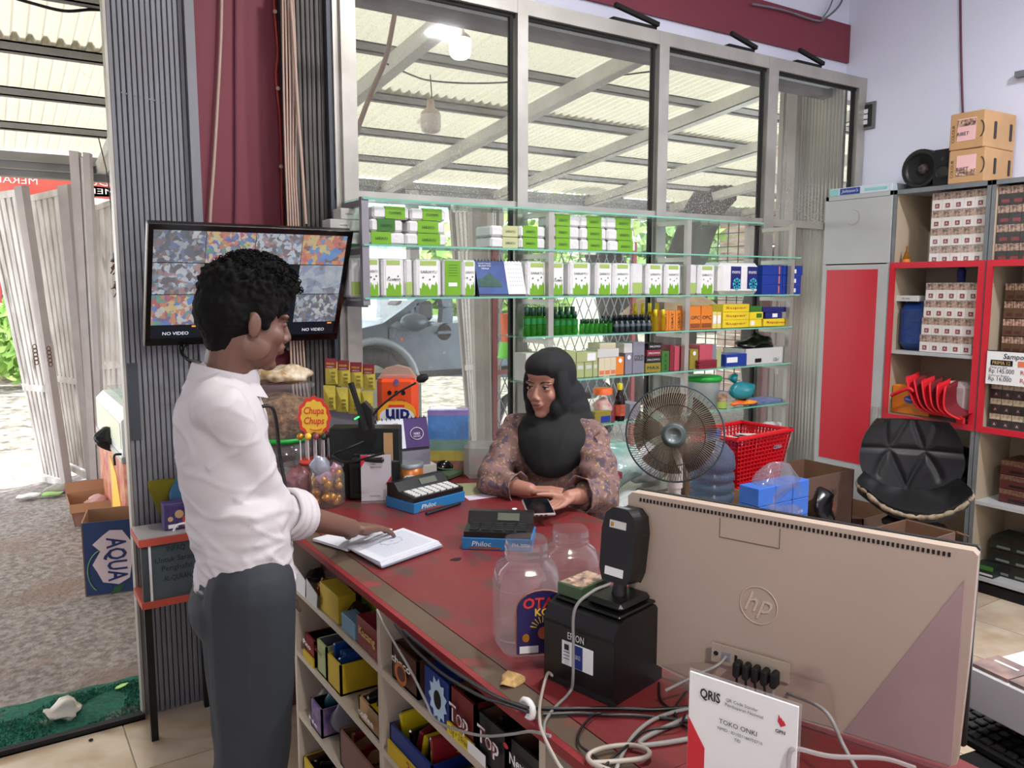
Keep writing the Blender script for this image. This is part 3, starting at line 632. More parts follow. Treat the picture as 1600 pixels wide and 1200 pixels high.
# board wall and wire mesh at the far right of the yard
bw = thing('board_wall', 'weathered pinkish board wall across the yard at the right', 'wall', (9.75, 5.0, -0.1), 0.0)
m_board = mat('weathered_board', (0.72, 0.58, 0.52), 0.85, var=0.8, vs=3, col2=(0.85, 0.78, 0.74), aniso=(0.4, 1, 6), dirt=(0.5, 0.35, 0.27), ds=2, dt=0.6)
for k in range(15):
    MB().box((0, 0, 0.02+k*0.19), (0.03+0.004*(k % 3), 4.0, 0.195+k*0.19)).build('board', m_board, bw)
mesh_ = thing('wire_mesh', 'thin welded wire mesh screen across the yard', 'mesh', (9.5, 4.8, 0)); b = MB()
for k in range(22): b.bar((0, 0.2*k, 0), (0, 0.2*k, 2.6), 0.012)
for k in range(14): b.bar((0, 0, 0.2*k), (0, 4.4, 0.2*k), 0.012)
tag(b.build('grid', m_black, mesh_), kind='stuff')
for (x, y, s) in ((8.75, 5.6, 0.5), (6.35, 6.5, 0.6)):
    t = thing('straw_parasol', 'pale straw domed parasol in the yard, '+('nearer the board wall' if s < 0.58 else 'behind the leaning trunk'), 'parasol', (x, y, -0.05))
    MB().lathe([(0.03, 0), (0.03, 1.45)], 8).build('pole', m_bark, t)
    MB().lathe([(s, 1.28), (s*0.96, 1.36), (s*0.7, 1.5), (s*0.35, 1.6), (0, 1.63)], 20).build('canopy', mat('straw', (0.66, 0.56, 0.45), 0.9, var=0.6, vs=9, col2=(0.5, 0.4, 0.3)), t)
# backdrop hedge bank beyond street, window side
for (i, (c, r, n)) in enumerate((((9, 30, 1.5), 2.6, 1300), ((16, 26, 1.8), 2.6, 1500), ((23.5, 23, 2), 2.8, 1500), ((31.5, 20, 2.5), 3.0, 1500))):
    t = foliage('bush', c, r, n, m_leaf if i % 2 else m_leafd, 40+i, 0.4, (1.3, 1, 1)); tag(t, f'large green bush across the street, {["first", "second", "third", "fourth"][i]} from the house', 'bush', 'green bushes across the street', 'thing')
# ---------------------------------------------------------------- gates outside the window
leaf('folding_gate', 'white upright gate leaf beside the parked car, right of its door', gp(752, 700, 4.9), gp(738, 700, 5.4), gp(744, 320, 4.9), gp(706, 320, 5.4), 4, 0.09, 0.07)
leaf('folding_gate', 'pale ribbed gate leaf seen past the gate beside the car', gp(762, 700, 5.2), gp(775, 700, 5.3), gp(755, 320, 5.2), gp(782, 320, 5.3), 3, 0.05, 0.05)
fm = thing('diamond_mesh_fence', 'red framed wire diamond mesh fence outside the second window pane', 'fence', (0, 0, 0)); b = MB()
p0, p1 = W(772, 690, Y=5.2), W(985, 690, Y=5.6); p1.z = p0.z = 0
d = p1-p0; Ld = d.length; d.normalize()
for k in range(-14, 30):
    for sg in (1, -1):
        a0, z0 = k*0.12, 0.0; a1, z1 = a0+sg*1.1, 2.0
        # clip to panel
        t0, t1 = 0, 1
        pts = []
        for t_ in [j/20 for j in range(21)]:
            s_ = a0+(a1-a0)*t_
            if 0 <= s_ <= Ld: pts.append(p0+d*s_+Vector((0, 0, z0+(z1-z0)*t_)))
        if len(pts) > 1: b.bar(pts[0], pts[-1], 0.006)
tag(b.build('diamond_mesh', m_alud, fm), kind='stuff')
for s_ in (0, Ld): MB().bar(p0+d*s_, p0+d*s_+Vector((0, 0, 2.0)), 0.04).build('post', mat('fence_red', (0.55, 0.20, 0.22), 0.7), fm)
for z in (0.1, 0.95, 1.98): MB().bar(p0+Vector((0, 0, z)), p1+Vector((0, 0, z)), 0.03).build('rail', MT['fence_red'], fm)
b = MB(); b.cyl(W(788, 490, Y=4.7), W(793, 535, Y=4.7), 0.03, 0.045, 12); o = b.build('water_gun', mat('toy_orange', (0.92, 0.40, 0.18), 0.4))
tag(o, 'orange toy handle hanging on the mesh fence', 'toy')
o = MB().cyl(W(792, 535, Y=4.7), W(790, 560, Y=4.7), 0.05, 0.06, 12).build('toy_base', mat('toy_green', (0.45, 0.85, 0.22), 0.4)); tag(o, 'bright green toy base under the orange handle', 'toy')
# motorcycle wheel hints behind the mesh
mo = thing('motorcycle', 'parked motorcycle behind the diamond mesh fence', 'motorcycle', (4.35, 6.6, -0.05), 0.2)
for x_ in (0, 1.25): MB().tube([(x_+0.29*math.cos(a), 0, 0.3+0.29*math.sin(a)) for a in [2*PI*k/28 for k in range(28)]], 0.05, 8, closed=True).build('wheel', m_rubber, mo)
MB().tube(spline([(0, 0, 0.3), (0.2, 0, 0.95), (0.25, 0.2, 1.02)], 4), 0.03).build('fork', m_alud, mo)
MB().box((0.35, -0.12, 0.45), (1.3, 0.12, 0.8), bev=0.1).build('body', mat('moto_black', (0.1, 0.1, 0.12), 0.3), mo); MB().box((0.5, -0.13, 0.78), (1.35, 0.13, 0.88), bev=0.04).build('seat', m_blackm, mo)
# ---------------------------------------------------------------- parked car
m_car = mat('car_grey', (0.36, 0.41, 0.47), 0.35, 0.3, var=0.35, vs=9, col2=(0.50, 0.54, 0.58), dirt=(0.62, 0.64, 0.66), ds=12, dt=0.64)
m_cglass = clear('car_glass', (0.80, 0.86, 0.88), 0.15)
car = thing('pickup_car', 'dusty grey car with open-looking window parked outside the shop', 'car', (0, 0, 0))
CY = 6.6
P = lambda x, y: (W(x, y, Y=CY).x, W(x, y, Y=CY).z)
MX = Matrix(((1, 0, 0, 0), (0, 0, 1, 0), (0, 1, 0, 0), (0, 0, 0, 1)))
wc = P(585, 605); wr = 0.36
# side wall with wheel arch, hole for the window built as strips
arch = [(wc[0]+wr*1.12*math.cos(a), wc[1]+wr*1.12*math.sin(a)) for a in [PI*0.98-k*PI*1.0/12 for k in range(13)]]
lower = [(P(470, 560)[0], P(470, 585)[1]), (P(470, 520)[0], P(470, 528)[1]), P(565, 513), P(600, 505), P(628, 516), (P(705, 505)[0], P(705, 505)[1]), (P(800, 500)[0], P(800, 500)[1]), (P(800, 588)[0], P(800, 590)[1]), (wc[0]+wr*1.13, P(640, 588)[1])]+arch[::-1]
MB().prism([(a_, b_) for a_, b_ in lower], CY, CY+1.6, M=MX).build('body', m_car, car)
hood = [P(470, 528), P(565, 513), P(607, 503), P(607, 515), P(470, 560)]
MB().prism(hood, CY+0.02, CY+1.58, M=MX).build('bonnet', m_car, car)
# pillars and roof
def strip(pts, w, nm='pillar', y0=0.0, m=None):
    b = MB()
    for a_, c_ in zip(pts, pts[1:]):
        b.bar((a_[0], CY+0.06+y0, a_[1]), (c_[0], CY+0.06+y0, c_[1]), w, 0.09, up=(0, 1, 0))
    return b.build(nm, m or m_car, car)
for y0 in (0.0, 1.4):
    strip([P(604, 508), P(632, 488), P(655, 470), P(680, 458), P(720, 452)], 0.055, y0=y0)
    strip([P(700, 505), P(702, 480), P(697, 455)], 0.11, y0=y0); strip([P(720, 452), P(800, 452)], 0.06, y0=y0)
strip([P(650, 508), P(652, 490), P(655, 474)], 0.03)
MB().box((P(672, 455)[0], CY+0.05, P(672, 452)[1]-0.02), (P(800, 450)[0], CY+1.55, P(700, 448)[1]+0.02), bev=0.02).build('roof', m_car, car)
b = MB(); b.quad((P(604, 508)[0], CY+0.1, P(604, 508)[1]), (P(672, 460)[0], CY+0.1, P(672, 460)[1]), (P(672, 460)[0], CY+1.5, P(672, 460)[1]), (P(604, 508)[0], CY+1.5, P(604, 508)[1])); b.build('windscreen', m_cglass, car)
b = MB(); b.ball((P(638, 502)[0], CY-0.12, P(638, 503)[1]), 0.11, 16, sc=(1.25, 0.7, 0.75)); b.bar((P(640, 512)[0], CY-0.1, P(640, 512)[1]), (P(645, 512)[0], CY+0.05, P(640, 514)[1]), 0.05); b.build('side_mirror', m_car, car)
b = MB()
for (x, y) in ((661, 488), (692, 488)):
    p = P(x, y); b.box((p[0]-0.09, CY+0.35, p[1]-0.09), (p[0]+0.09, CY+0.6, p[1]+0.10), bev=0.03); b.box((p[0]-0.12, CY+0.3, p[1]-0.6), (p[0]+0.14, CY+0.7, p[1]-0.1), bev=0.05)
b.build('seat', mat('seat_grey', (0.52, 0.52, 0.52), 0.8), car)
p = P(694, 519); b = MB(); b.lathe([(0.075, 0), (0.07, 0.012), (0, 0.01)], 18, M=frame((p[0], CY, p[1]), (1, 0, 0), (0, -1, 0))); b.build('handle_cup', m_blackm, car)
b = MB(); b.bar((p[0]-0.09, CY-0.03, p[1]), (p[0]+0.10, CY-0.03, p[1]), 0.03, 0.025); b.build('door_handle', m_car, car)
b = MB(); b.box((P(606, 520)[0], CY-0.004, P(606, 587)[1]), (P(608, 520)[0], CY+0.0, P(606, 512)[1])); b.build('door_seam', m_blackm, car)
b = MB(); b.box((P(625, 520)[0], CY-0.012, P(606, 533)[1]), (P(629, 520)[0], CY, P(606, 529)[1])); b.build('indicator', mat('orange_lens', (0.95, 0.35, 0.12), 0.4), car)
b = MB(); b.box((P(470, 520)[0], CY-0.01, P(606, 583)[1]), (P(800, 520)[0], CY+1.5, P(606, 592)[1])); b.box((P(640, 520)[0], CY-0.06, P(606, 588)[1]), (P(800, 520)[0], CY+0.1, P(606, 592)[1])); b.build('sill', m_blackm, car)
for y0 in (0.02, 1.38): 
    MB().tube([(wc[0]+(wr-0.1)*math.cos(a), CY+y0+0.1, wc[1]+(wr-0.1)*math.sin(a)) for a in [2*PI*k/30 for k in range(30)]], 0.1, 8, closed=True).build('tyre', m_rubber, car)
    MB().cyl((wc[0], CY+y0+0.03, wc[1]), (wc[0], CY+y0+0.12, wc[1]), 0.2, n=20).build('wheel_rim', m_alu, car)
b = MB(); b.tube([(wc[0]+wr*1.14*math.cos(a), CY-0.02, wc[1]+wr*1.14*math.sin(a)) for a in [PI-k*PI/14 for k in range(15)]], 0.035, 6); b.build('arch_trim', mat('car_light', (0.62, 0.66, 0.70), 0.4, 0.3), car)
# shutter outside the last pane
o = shutter('folding_shutter', 0.0, 0.576, 0.0, 0.0, 3.4, 16, mat('shutter_streaked', (0.86, 0.84, 0.80), 0.6, 0.0, var=1.0, vs=9, col2=(0.34, 0.31, 0.28), dirt=(0.15, 0.13, 0.12), ds=12, dt=0.56, aniso=(3, 3, 0.12)), 'dark streaked folded shutter outside behind the narrow right pane'); o.location = (4.85, 3.85, 0); o.rotation_euler = (0, 0, math.atan2(-0.55, -0.17))
leaf('folding_gate', 'pale narrow gate leaf outside beside the streaked shutter', Vector((4.66, 3.78, 0)), Vector((4.69, 3.66, 0)), Vector((4.66, 3.78, 3.0)), Vector((4.69, 3.66, 3.0)), 3, 0.03, 0.06)
# ---------------------------------------------------------------- glass display shelf in front of the window
YS, YB2 = 2.90, 3.10
m_glass = clear('shelf_glass', (0.90, 0.97, 0.94), 0.05, hcol=(0.75, 0.95, 0.88), fres=1.45)
m_gedge = mat('glass_edge', (0.45, 0.72, 0.64), 0.2, spec=0.8)
sx = [W(570, 400, Y=YS).x, W(859, 400, Y=YS).x, W(1074, 400, Y=YS).x, W(1237, 400, Y=YS).x]
shelf = thing('display_shelf', 'aluminium display shelf with green-edged glass boards in front of the window', 'shelf', (0, 0, 0))
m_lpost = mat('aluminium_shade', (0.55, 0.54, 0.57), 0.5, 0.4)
for i, x in enumerate(sx):
    z0 = 1.53 if i == 0 else 0.02
    MB().box((x-0.014, YS-0.012, z0), (x+0.014, YS+0.012, 1.935)).build('post', m_lpost if i == 0 else m_alu, shelf)
    for z in ([1.925, 1.745, 1.545] if i == 0 else [1.925, 1.745, 1.545, 1.37, 1.17, 0.95, 0.58]):
        MB().box((x-0.010, YS, z-0.022), (x+0.010, YB2+0.0, z)).build('bracket_bar', m_lpost if i == 0 else m_alu, shelf)
MB().box((sx[0]-0.004, YB2-0.02, 1.53), (sx[0]+0.01, YB2, 1.93)).build('rear_post', m_lpost, shelf)
def gshelf(z, x0, x1, nm='glass_board'):
    g = MB().box((x0, YS-0.015, z-0.0035), (x1, YB2, z+0.0035)).build(nm, m_glass, shelf)
    MB().box((x0, YS-0.0172, z-0.0036), (x1, YS-0.0150, z+0.0036)).build('glass_edge', m_gedge, g)
gshelf(1.929, sx[0]-0.01, W(1190, 352, Y=YS).x)
for z in (1.757, 1.556): gshelf(z, sx[0]-0.01, sx[3]+0.06)
xl = W(819, 520, Y=YS).x
for z in (1.382, 1.182, 0.962): gshelf(z, xl, sx[3]+0.01)
MB().box((xl, YS-0.01, 0.585), (sx[3]+0.01, YB2, 0.60)).build('low_board', m_alu, shelf)
# ---- goods on it
m_wrap = mat('tissue_wrap', (0.86, 0.86, 0.86), 0.35, var=0.25, vs=20, col2=(0.72, 0.72, 0.74), bump=0.25, bs=60)
m_green = mat('print_lime', (0.44, 0.66, 0.10), 0.45, var=0.15); m_greend = mat('print_green_dark', (0.20, 0.42, 0.14), 0.45)
m_lime2 = mat('print_lime_pale', (0.62, 0.72, 0.38), 0.5); m_ink = mat('ink_dark', (0.10, 0.12, 0.14), 0.6)
m_wht = mat('paper_white', (0.90, 0.90, 0.90), 0.6); m_off = mat('paper_offwhite', (0.78, 0.78, 0.76), 0.6)
FR, UX = (0, -1, 0), (1, 0, 0)
def M2(x0, y, z0, x1, z1, dy=0.0012): return ((x0+x1)/2, y-dy, (z0+z1)/2)
def flatpack(px0, px1, z, h, label, up=False, off=0.30, lime=m_green, y=YS+0.01, dep=0.13):
    x0, x1 = W(px0, 370, Y=y).x, W(px1, 370, Y=y).x; w = x1-x0
    o = MB().box((0, 0, 0), (w, dep, h), bev=0.008).build('tissue_pack', m_wrap, loc=(x0, y, z))
    tag(o, label, 'tissue', 'flat tissue packs on the top glass board')
    gw = w*0.55; gx = w*off
    b = MB(); b.box((gx, -0.0015, 0.002), (gx+gw, dep+0.0015, h+0.0012)); b.build('green_band', lime, o)
    text('SARIAYU', h*0.24, m_ink, (gx+gw/2, -0.003, h*0.5), UX if not up else (-1, 0, 0), FR, o, fit=gw*0.62)
    return o
zA = 1.761
L_ = ['bottom', 'middle', 'top']
for k in range(3):
    flatpack([577, 579, 583][k], [633, 630, 640][k], zA+k*0.049, 0.047, f'green tissue pack, {L_[k]} of the stack next to the shelf left post', up=(k == 2), off=[0.05, 0.2, 0.33][k], lime=m_green if k != 1 else m_greend)
for k in range(3):
    flatpack([634, 638, 642][k], [698, 696, 697][k], zA+k*0.049, 0.047, f'green tissue pack, {L_[k]} of the second stack from the shelf left post', up=(k == 2), off=[0.28, 0.25, 0.33][k])
for k in range(2): flatpack(767, 811, zA+k*0.048, 0.045, f'pale creased tissue pack, {["lower", "upper"][k]} of the short stack left of the window post', off=0.4, lime=mat('faded_lime', (0.72, 0.74, 0.55), 0.5))
for k in range(2): flatpack(812, 853, zA+k*0.05, 0.047, f'green tissue pack, {["lower", "upper"][k]} of the short stack beside the tall middle stack', off=0.12)
for c, (a, b_) in enumerate(((866, 906), (907, 948), (949, 992))):
    for k in range(3):
        flatpack(a+(1-k)*c, b_+(1-k)*c, zA+k*0.052, 0.050, f'green tissue pack, {L_[k]} of the {["first", "second", "third"][c]} stack right of the shelf second post', off=[0.05, 0.25, 0.33][c])
for k, (a, b_, z) in enumerate(((533, 565, 1.765), (524, 566, 1.815), (541, 566, 1.858))):
    x0, x1 = W(a, 360, Y=3.0).x, W(b_, 360, Y=3.0).x
    o = MB().box((0, 0, 0), (x1-x0+0.03, 0.085, 0.042), bev=0.002).build('carton_pack', m_off, loc=(x0-0.02, 3.0, z)); tag(o, f'white flat box, {L_[k]} of three left of the shelf left post', 'box')
    text('MASKER', 0.006, m_ink, ((x1-x0)*0.5, -0.001, 0.02), UX, FR, o)
zB = 1.560
def upright(px0, px1, label, style='white', up=False, y=YS+0.015, h=0.150, dep=0.12):
    x0, x1 = W(px0, 440, Y=y).x, W(px1, 440, Y=y).x; w = x1-x0
    o = MB().box((0, 0, 0), (w, dep, h), bev=0.008).build('tissue_pack', m_wrap, loc=(x0, y, zB)); tag(o, label, 'tissue', 'upright tissue packs on the second glass board')
    if style == 'white':
        MB().box((w*0.16, -0.0012, 0.004), (w*0.86, 0.0, h*0.94)).build('white_panel', m_wht, o)
        g = MB(); g.box((w*0.2, -0.0024, h*0.83), (w*0.8, -0.0012, h*0.95)); g.build('green_top', m_lime2, o)
        zz = (0.06, 0.40) if not up else (0.04, 0.38)
        g = MB(); n = 12; pts = [(w*0.18, h*0.03), (w*0.84, h*0.03)]+[(w*(0.84-0.66*i/n), h*(0.30+0.07*math.sin(i*2.1)+0.06*math.sin(i*0.9))) for i in range(n+1)]
        g.prism(pts, 0.0012, 0.0022, M=frame((0, 0, 0), (1, 0, 0), FR)); g.build('grass_print', m_green, o)
        text('SARIAYU', 0.011, m_ink, (w*0.51, -0.0028, h*(0.66 if not up else 0.45)), UX if not up else (-1, 0, 0), FR, o, fit=w*0.6)
        for (u, v) in ((0.3, 0.52), (0.55, 0.47), (0.7, 0.55)): decal('dot', m_greend, (w*u, -0.003, h*v*0.98), UX, FR, 0.007, 0.007, o, 1)
    elif style == 'green':
        MB().box((w*0.08, -0.0015, 0.006), (w*0.92, 0.0, h*0.97)).build('green_panel', m_green, o)
        for k in range(5): decal('text_line', m_greend, (w*0.5, -0.0022, h*(0.85-k*0.07)), UX, FR, w*0.5, 0.002, o)
        MB().box((w*0.25, -0.0026, h*0.28), (w*0.72, -0.0015, h*0.38)).build('barcode', m_wht, o)
    elif style == 'shade':
        MB().box((w*0.1, -0.0015, 0.01), (w*0.9, 0.0, h*0.4)).build('green_panel', m_lime2, o)
    return o
ups = [(547, 567, 'shade'), (573, 594, 'white'), (597, 632, 'whiteup'), (633, 645, 'green2'), (648, 690, 'white'), (693, 722, 'green'), (723, 744, 'white'), (822, 855, 'white'), (861, 882, 'whiteup'), (889, 924, 'white'), (931, 957, 'white'), (958, 986, 'white'), (987, 1005, 'shade'), (1010, 1036, 'white'), (1039, 1064, 'white'), (1077, 1089, 'shade'), (1091, 1117, 'white')]
for i, (a, b_, st) in enumerate(ups):
    onm = ['first', 'second', 'third', 'fourth', 'fifth', 'sixth', 'seventh', 'eighth', 'ninth', 'tenth', 'eleventh', 'twelfth', 'thirteenth', 'fourteenth', 'fifteenth', 'sixteenth', 'seventeenth'][i]
    upright(a, b_, f'upright {"green" if st[0] == "g" else "white and green"} tissue pack, {onm} from the left on the second board', {'whiteup': 'white', 'green2': 'shade'}.get(st, st), up=st == 'whiteup', y=YS+0.015+(0.05 if a < 570 else 0))
# calendar
m_calb = mat('calendar_blue', (0.10, 0.22, 0.48), 0.5, var=0.4, vs=10, col2=(0.20, 0.38, 0.62))
def calendar(loc, rz, w, h, label, left_m, right_m, split, kind):
    t = thing('desk_calendar', label, 'calendar', loc, rz); a = 0.28
    def slant(u, v, off=0.0): return Vector((u, v*math.sin(a)-off*math.cos(a), v*math.cos(a)+off*math.sin(a)))
    n = Vector((0, -math.cos(a), math.sin(a)))
    for nm, u0, u1, m in (('page', 0, split, left_m), ('page', split, w, right_m)):
        b = MB(); q = [slant(u0, 0.01), slant(u1, 0.01), slant(u1, h), slant(u0, h)]; b.add(q+[p-n*0.002 for p in q], [(0, 1, 2, 3), (7, 6, 5, 4), (0, 4, 5, 1), (1, 5, 6, 2), (2, 6, 7, 3), (3, 7, 4, 0)]); b.build(nm, m, t)
    b = MB(); b.prism([(0, 0), (2*h*math.sin(a), 0), (h*math.sin(a), h*math.cos(a))], 0.002, w-0.002, M=Matrix(((0, 0, 1, 0), (1, 0, 0, 0.004), (0, 1, 0, -0.0), (0, 0, 0, 1)))); b.build('stand', m_black, t)
    for k in range(int(w/0.008)): MB().tube([slant((k+0.5)*0.008, h-0.004, 0.003), slant((k+0.5)*0.008, h+0.006, 0.0), slant((k+0.5)*0.008, h-0.002, -0.006)], 0.0012, 4).build('ring', m_black, t) if k % 2 == 0 else None
    return t, slant, n
x0 = W(746, 440, Y=YS+0.01).x; x1 = W(819, 440, Y=YS+0.01).x
t, sl, nn = calendar((x0, YS-0.008, zB), 0, x1-x0, 0.155, 'desk calendar with blue mountain picture standing on the second glass board', m_calb, m_wht, (x1-x0)*0.62, 0)
b = MB(); b.prism([(0.005, 0.04), (0.12, 0.04), (0.105, 0.07), (0.085, 0.082), (0.06, 0.105), (0.04, 0.085), (0.005, 0.075)], 0, 0.0004, M=frame(sl(0, 0.0, 0.001), (1, 0, 0), nn)); b.build('mountain_print', mat('mountain', (0.10, 0.26, 0.24), 0.6, var=0.5, vs=40, col2=(0.25, 0.4, 0.3)), t)
for k, s_ in enumerate(('HAYATI BANK', 'BELAJAR PADI', 'TERPILIH')): text(s_, 0.007, m_wht, sl(0.045, 0.142-k*0.011, 0.002), (1, 0, 0), nn, t)
for r in range(5):
    for c in range(6): decal('date', mat('date_grey', (0.5, 0.55, 0.65), 0.6), sl(x1-x0-0.072+c*0.012, 0.12-r*0.018, 0.0012), (1, 0, 0), nn, 0.004, 0.004, t)
# cotton bag with two navy labels
o = MB().box((0, 0, 0), (W(1189, 440, Y=YS).x-W(1128, 440, Y=YS).x, 0.14, 0.165), bev=0.02).build('cotton_bag', mat('cotton_white', (0.90, 0.89, 0.88), 0.5, var=0.3, vs=12, col2=(0.78, 0.78, 0.78), bump=0.4, bs=25), loc=(W(1128, 440, Y=YS).x, YS+0.01, zB)); tag(o, 'white cotton bag with two navy labels on the second glass board', 'bag')
m_navyp = mat('print_navy', (0.10, 0.14, 0.42), 0.4)
for k in range(2):
    u = 0.075+k*0.125
    MB().box((u, -0.002, 0.03), (u+0.075, 0.001, 0.145)).build('navy_label', m_navyp, o); text('moms', 0.02, m_wht, (u+0.037, -0.003, 0.115), UX, FR, o, fit=0.06)
    b = MB()
    for q in range(8): b.add([(u+0.045+0.02*math.cos(q*PI/4)+0.012*math.cos(2*PI*j/10), -0.0028, 0.055+0.02*math.sin(q*PI/4)+0.012*math.sin(2*PI*j/10)) for j in range(10)], [tuple(range(10))])
    b.build('flower_print', mat('print_aqua', (0.25, 0.66, 0.76), 0.4), o)
m_blue = mat('box_blue', (0.08, 0.22, 0.58), 0.4, var=0.15)
def pbox(nm, px0, px1, z, h, m, label, cat='box', y=None, dep=0.09, txt=None, tm=None, tsz=0.4, group=None, band=None, side=None, py=450, gap=0.0005, vert=False):
    y = YS+0.02 if y is None else y
    x0, x1 = W(px0, py, Y=y).x, W(px1, py, Y=y).x; w = x1-x0-gap
    o = MB().box((0, 0, 0), (w, dep, h), bev=0.001).build(nm, m, loc=(x0, y, z)); tag(o, label, cat, group)
    if band: MB().box((w*band[1], -0.0008, h*band[2]), (w*band[3], 0.0002, h*band[4])).build('print_band', band[0], o)
    if txt: text(txt, (h if not vert else w)*tsz, tm or m_ink, (w*0.5, -0.0018, h*0.5), UX if not vert else (0, 0, 1), FR, o, fit=(w*0.8 if not vert else h*0.8))
    return o
for k in range(3):
    o = pbox('blue_box', 1191, 1222, zB+k*0.052, 0.051, m_blue, f'blue box, {L_[k]} of the left column at the second board right end', dep=0.12, band=(mat('print_orange', (0.85, 0.45, 0.3), 0.5), 0.8, 0.1, 0.86, 0.9))
    o = pbox('blue_box', 1223, 1251+2*(k == 2), zB+k*0.052, 0.051, m_blue, f'blue box with barcode, {L_[k]} of the right column at the board end', dep=0.12)
    MB().box((0.085, -0.0012, 0.01), (0.108, 0.0, 0.032)).build('barcode', m_wht, o)
# third board: bottles
zC = 1.386
m_gliq = clear('green_bottle', (0.35, 0.80, 0.30), 0.25, hcol=(0.35, 0.75, 0.25), fres=1.4); m_gcap = mat('cap_green', (0.03, 0.25, 0.14), 0.4)
m_gd = mat('bottle_darkgreen', (0.03, 0.22, 0.12), 0.3); m_dk = mat('bottle_teal_dark', (0.05, 0.12, 0.15), 0.3)
m_yliq = clear('yellow_bottle', (0.90, 0.85, 0.25), 0.35, hcol=(0.85, 0.80, 0.2), fres=1.4); m_ycap = mat('cap_yellow', (0.85, 0.78, 0.12), 0.4)
def bottle(r, h, mb, mc, ml, lab=(0.15, 0.6), cap=0.3, sqr=0):
    o = MB().lathe([(0, 0), (r*0.92, 0), (r, 0.004), (r, h*(0.96-cap)), (r*0.55, h*(1-cap)), (r*0.5, h*(1.02-cap))], 12, sq=sqr).build('bottle', mb)
    MB().lathe([(r*0.62, h*(1-cap)), (r*0.66, h*(1-cap)), (r*0.66, h*0.985), (r*0.5, h), (0, h)], 10).build('cap', mc, o)
    if ml: MB().lathe([(r*1.02, h*lab[0]), (r*1.02, h*lab[1])], 12, sq=sqr).build('label', ml, o)
    return o
BN = ['first', 'second', 'third', 'fourth', 'fifth', 'sixth', 'seventh', 'eighth', 'ninth', 'tenth', 'eleventh', 'twelfth']
def row(proto, px0, px1, n, z, y, label, group, py=500):
    for i in range(n):
        px = px0+(px1-px0)*(i+0.5)/n; p = W(px, py, Y=y)
        o = proto if i == 0 and not proto.get('label') else dup(proto)
        o.location = (p.x, y, z); tag(o, label % BN[i], 'bottle', group)
A = bottle(0.0165, 0.125, m_gliq, m_gcap, mat('label_green', (0.05, 0.45, 0.2), 0.5), lab=(0.42, 0.62))
row(A, 818, 856, 4, zC, YS+0.02, 'tall green bottle, %s of the front row left of the second post', 'tall green bottles')
row(A, 820, 857, 4, zC, YS+0.075, 'tall green bottle, %s of the rear row left of the second post', 'tall green bottles')
A2 = bottle(0.0165, 0.105, m_gliq, m_gcap, MT['label_green'], lab=(0.42, 0.62))
row(A2, 864, 902, 4, zC, YS+0.02, 'green bottle, %s of the front row right of the second post', 'green bottles')
row(A, 862, 899, 4, zC, YS+0.075, 'green bottle, %s of the rear row right of the second post', 'green bottles')
Bs = bottle(0.0105, 0.068, m_gliq, m_gcap, None)
row(Bs, 905, 957, 7, zC, YS+0.015, 'small green bottle, %s of the front row', 'small green bottles'); row(Bs, 908, 958, 7, zC, YS+0.05, 'small green bottle, %s of the rear row', 'small green bottles')
Cs = bottle(0.0135, 0.082, m_dk, mat('cap_dark', (0.03, 0.06, 0.08), 0.4), mat('label_grey', (0.35, 0.4, 0.42), 0.5), lab=(0.35, 0.5))
row(Cs, 958, 1018, 7, zC, YS+0.015, 'dark teal bottle, %s of the front row', 'dark teal bottles'); row(Cs, 938, 1006, 8, zC, YS+0.06, 'dark teal bottle, %s of the rear row', 'dark teal bottles')
Ys = bottle(0.014, 0.105, m_yliq, m_ycap, None, cap=0.33)
row(Ys, 1018, 1042, 2, zC, YS+0.02, 'yellow bottle, %s of the front pair beside the dark bottles', 'yellow bottles')
row(Ys, 986, 1032, 4, zC+0.004, YS+0.10, 'yellow bottle, %s of the rear row above the dark bottles', 'yellow bottles')
for o in [o for o in COL.objects if o.get('group') == 'yellow bottles' and o.location.y > YS+0.05]: o.scale = (1, 1, 1.25)
m_or = mat('box_orange', (0.86, 0.50, 0.16), 0.45, var=0.2, vs=30, col2=(0.75, 0.4, 0.12)); m_orb = mat('box_orange_brown', (0.55, 0.28, 0.12), 0.5)
for i in range(4): pbox('orange_box', 1036+i*10.5, 1046+i*10.5, zC, 0.098, m_or, f'narrow orange box, {BN[i]} beside the yellow bottles', txt='OBAT', tsz=0.35, vert=True, dep=0.08)
for i, (a, b_) in enumerate(((1079, 1096), (1097, 1114))):
    o = pbox('orange_box', a, b_, zC+0.001, 0.118, m_or, f'tall orange box with a dark band, {["left", "right"][i]} of the pair at the shelf third post', band=(m_orb, 0.05, 0.05, 0.95, 0.25), txt='OPC', tsz=0.16)
for i in range(2): pbox('white_yellow_box', 1115+i*7, 1121.5+i*7, zC+0.001, 0.085, mat('box_creamy', (0.86, 0.78, 0.42), 0.5), f'narrow cream-yellow box, {["left", "right"][i]} one beside the tall orange boxes', band=(m_wht, 0.1, 0.3, 0.9, 0.8))
m_yel = mat('box_yellow', (0.90, 0.80, 0.16), 0.45, var=0.15)
for k in range(3):
    pbox('yellow_box', 1131, 1172, zC+0.002+k*0.041, 0.040, m_yel, f'yellow toothpaste-like box, {L_[k]} of the yellow stack', txt='Super', tm=mat('ink_red', (0.7, 0.1, 0.1), 0.5), tsz=0.3, dep=0.1)
pbox('yellow_box', 1173, 1192, zC+0.002, 0.040, m_yel, 'small yellow box at the bottom right of the yellow stack', dep=0.1, band=(m_wht, 0.1, 0.2, 0.4, 0.8))
pbox('yellow_box', 1173, 1194, zC+0.043, 0.038, m_yel, 'small yellow box in the middle right of the yellow stack', dep=0.1, band=(m_greend, 0.5, 0.2, 0.9, 0.8))
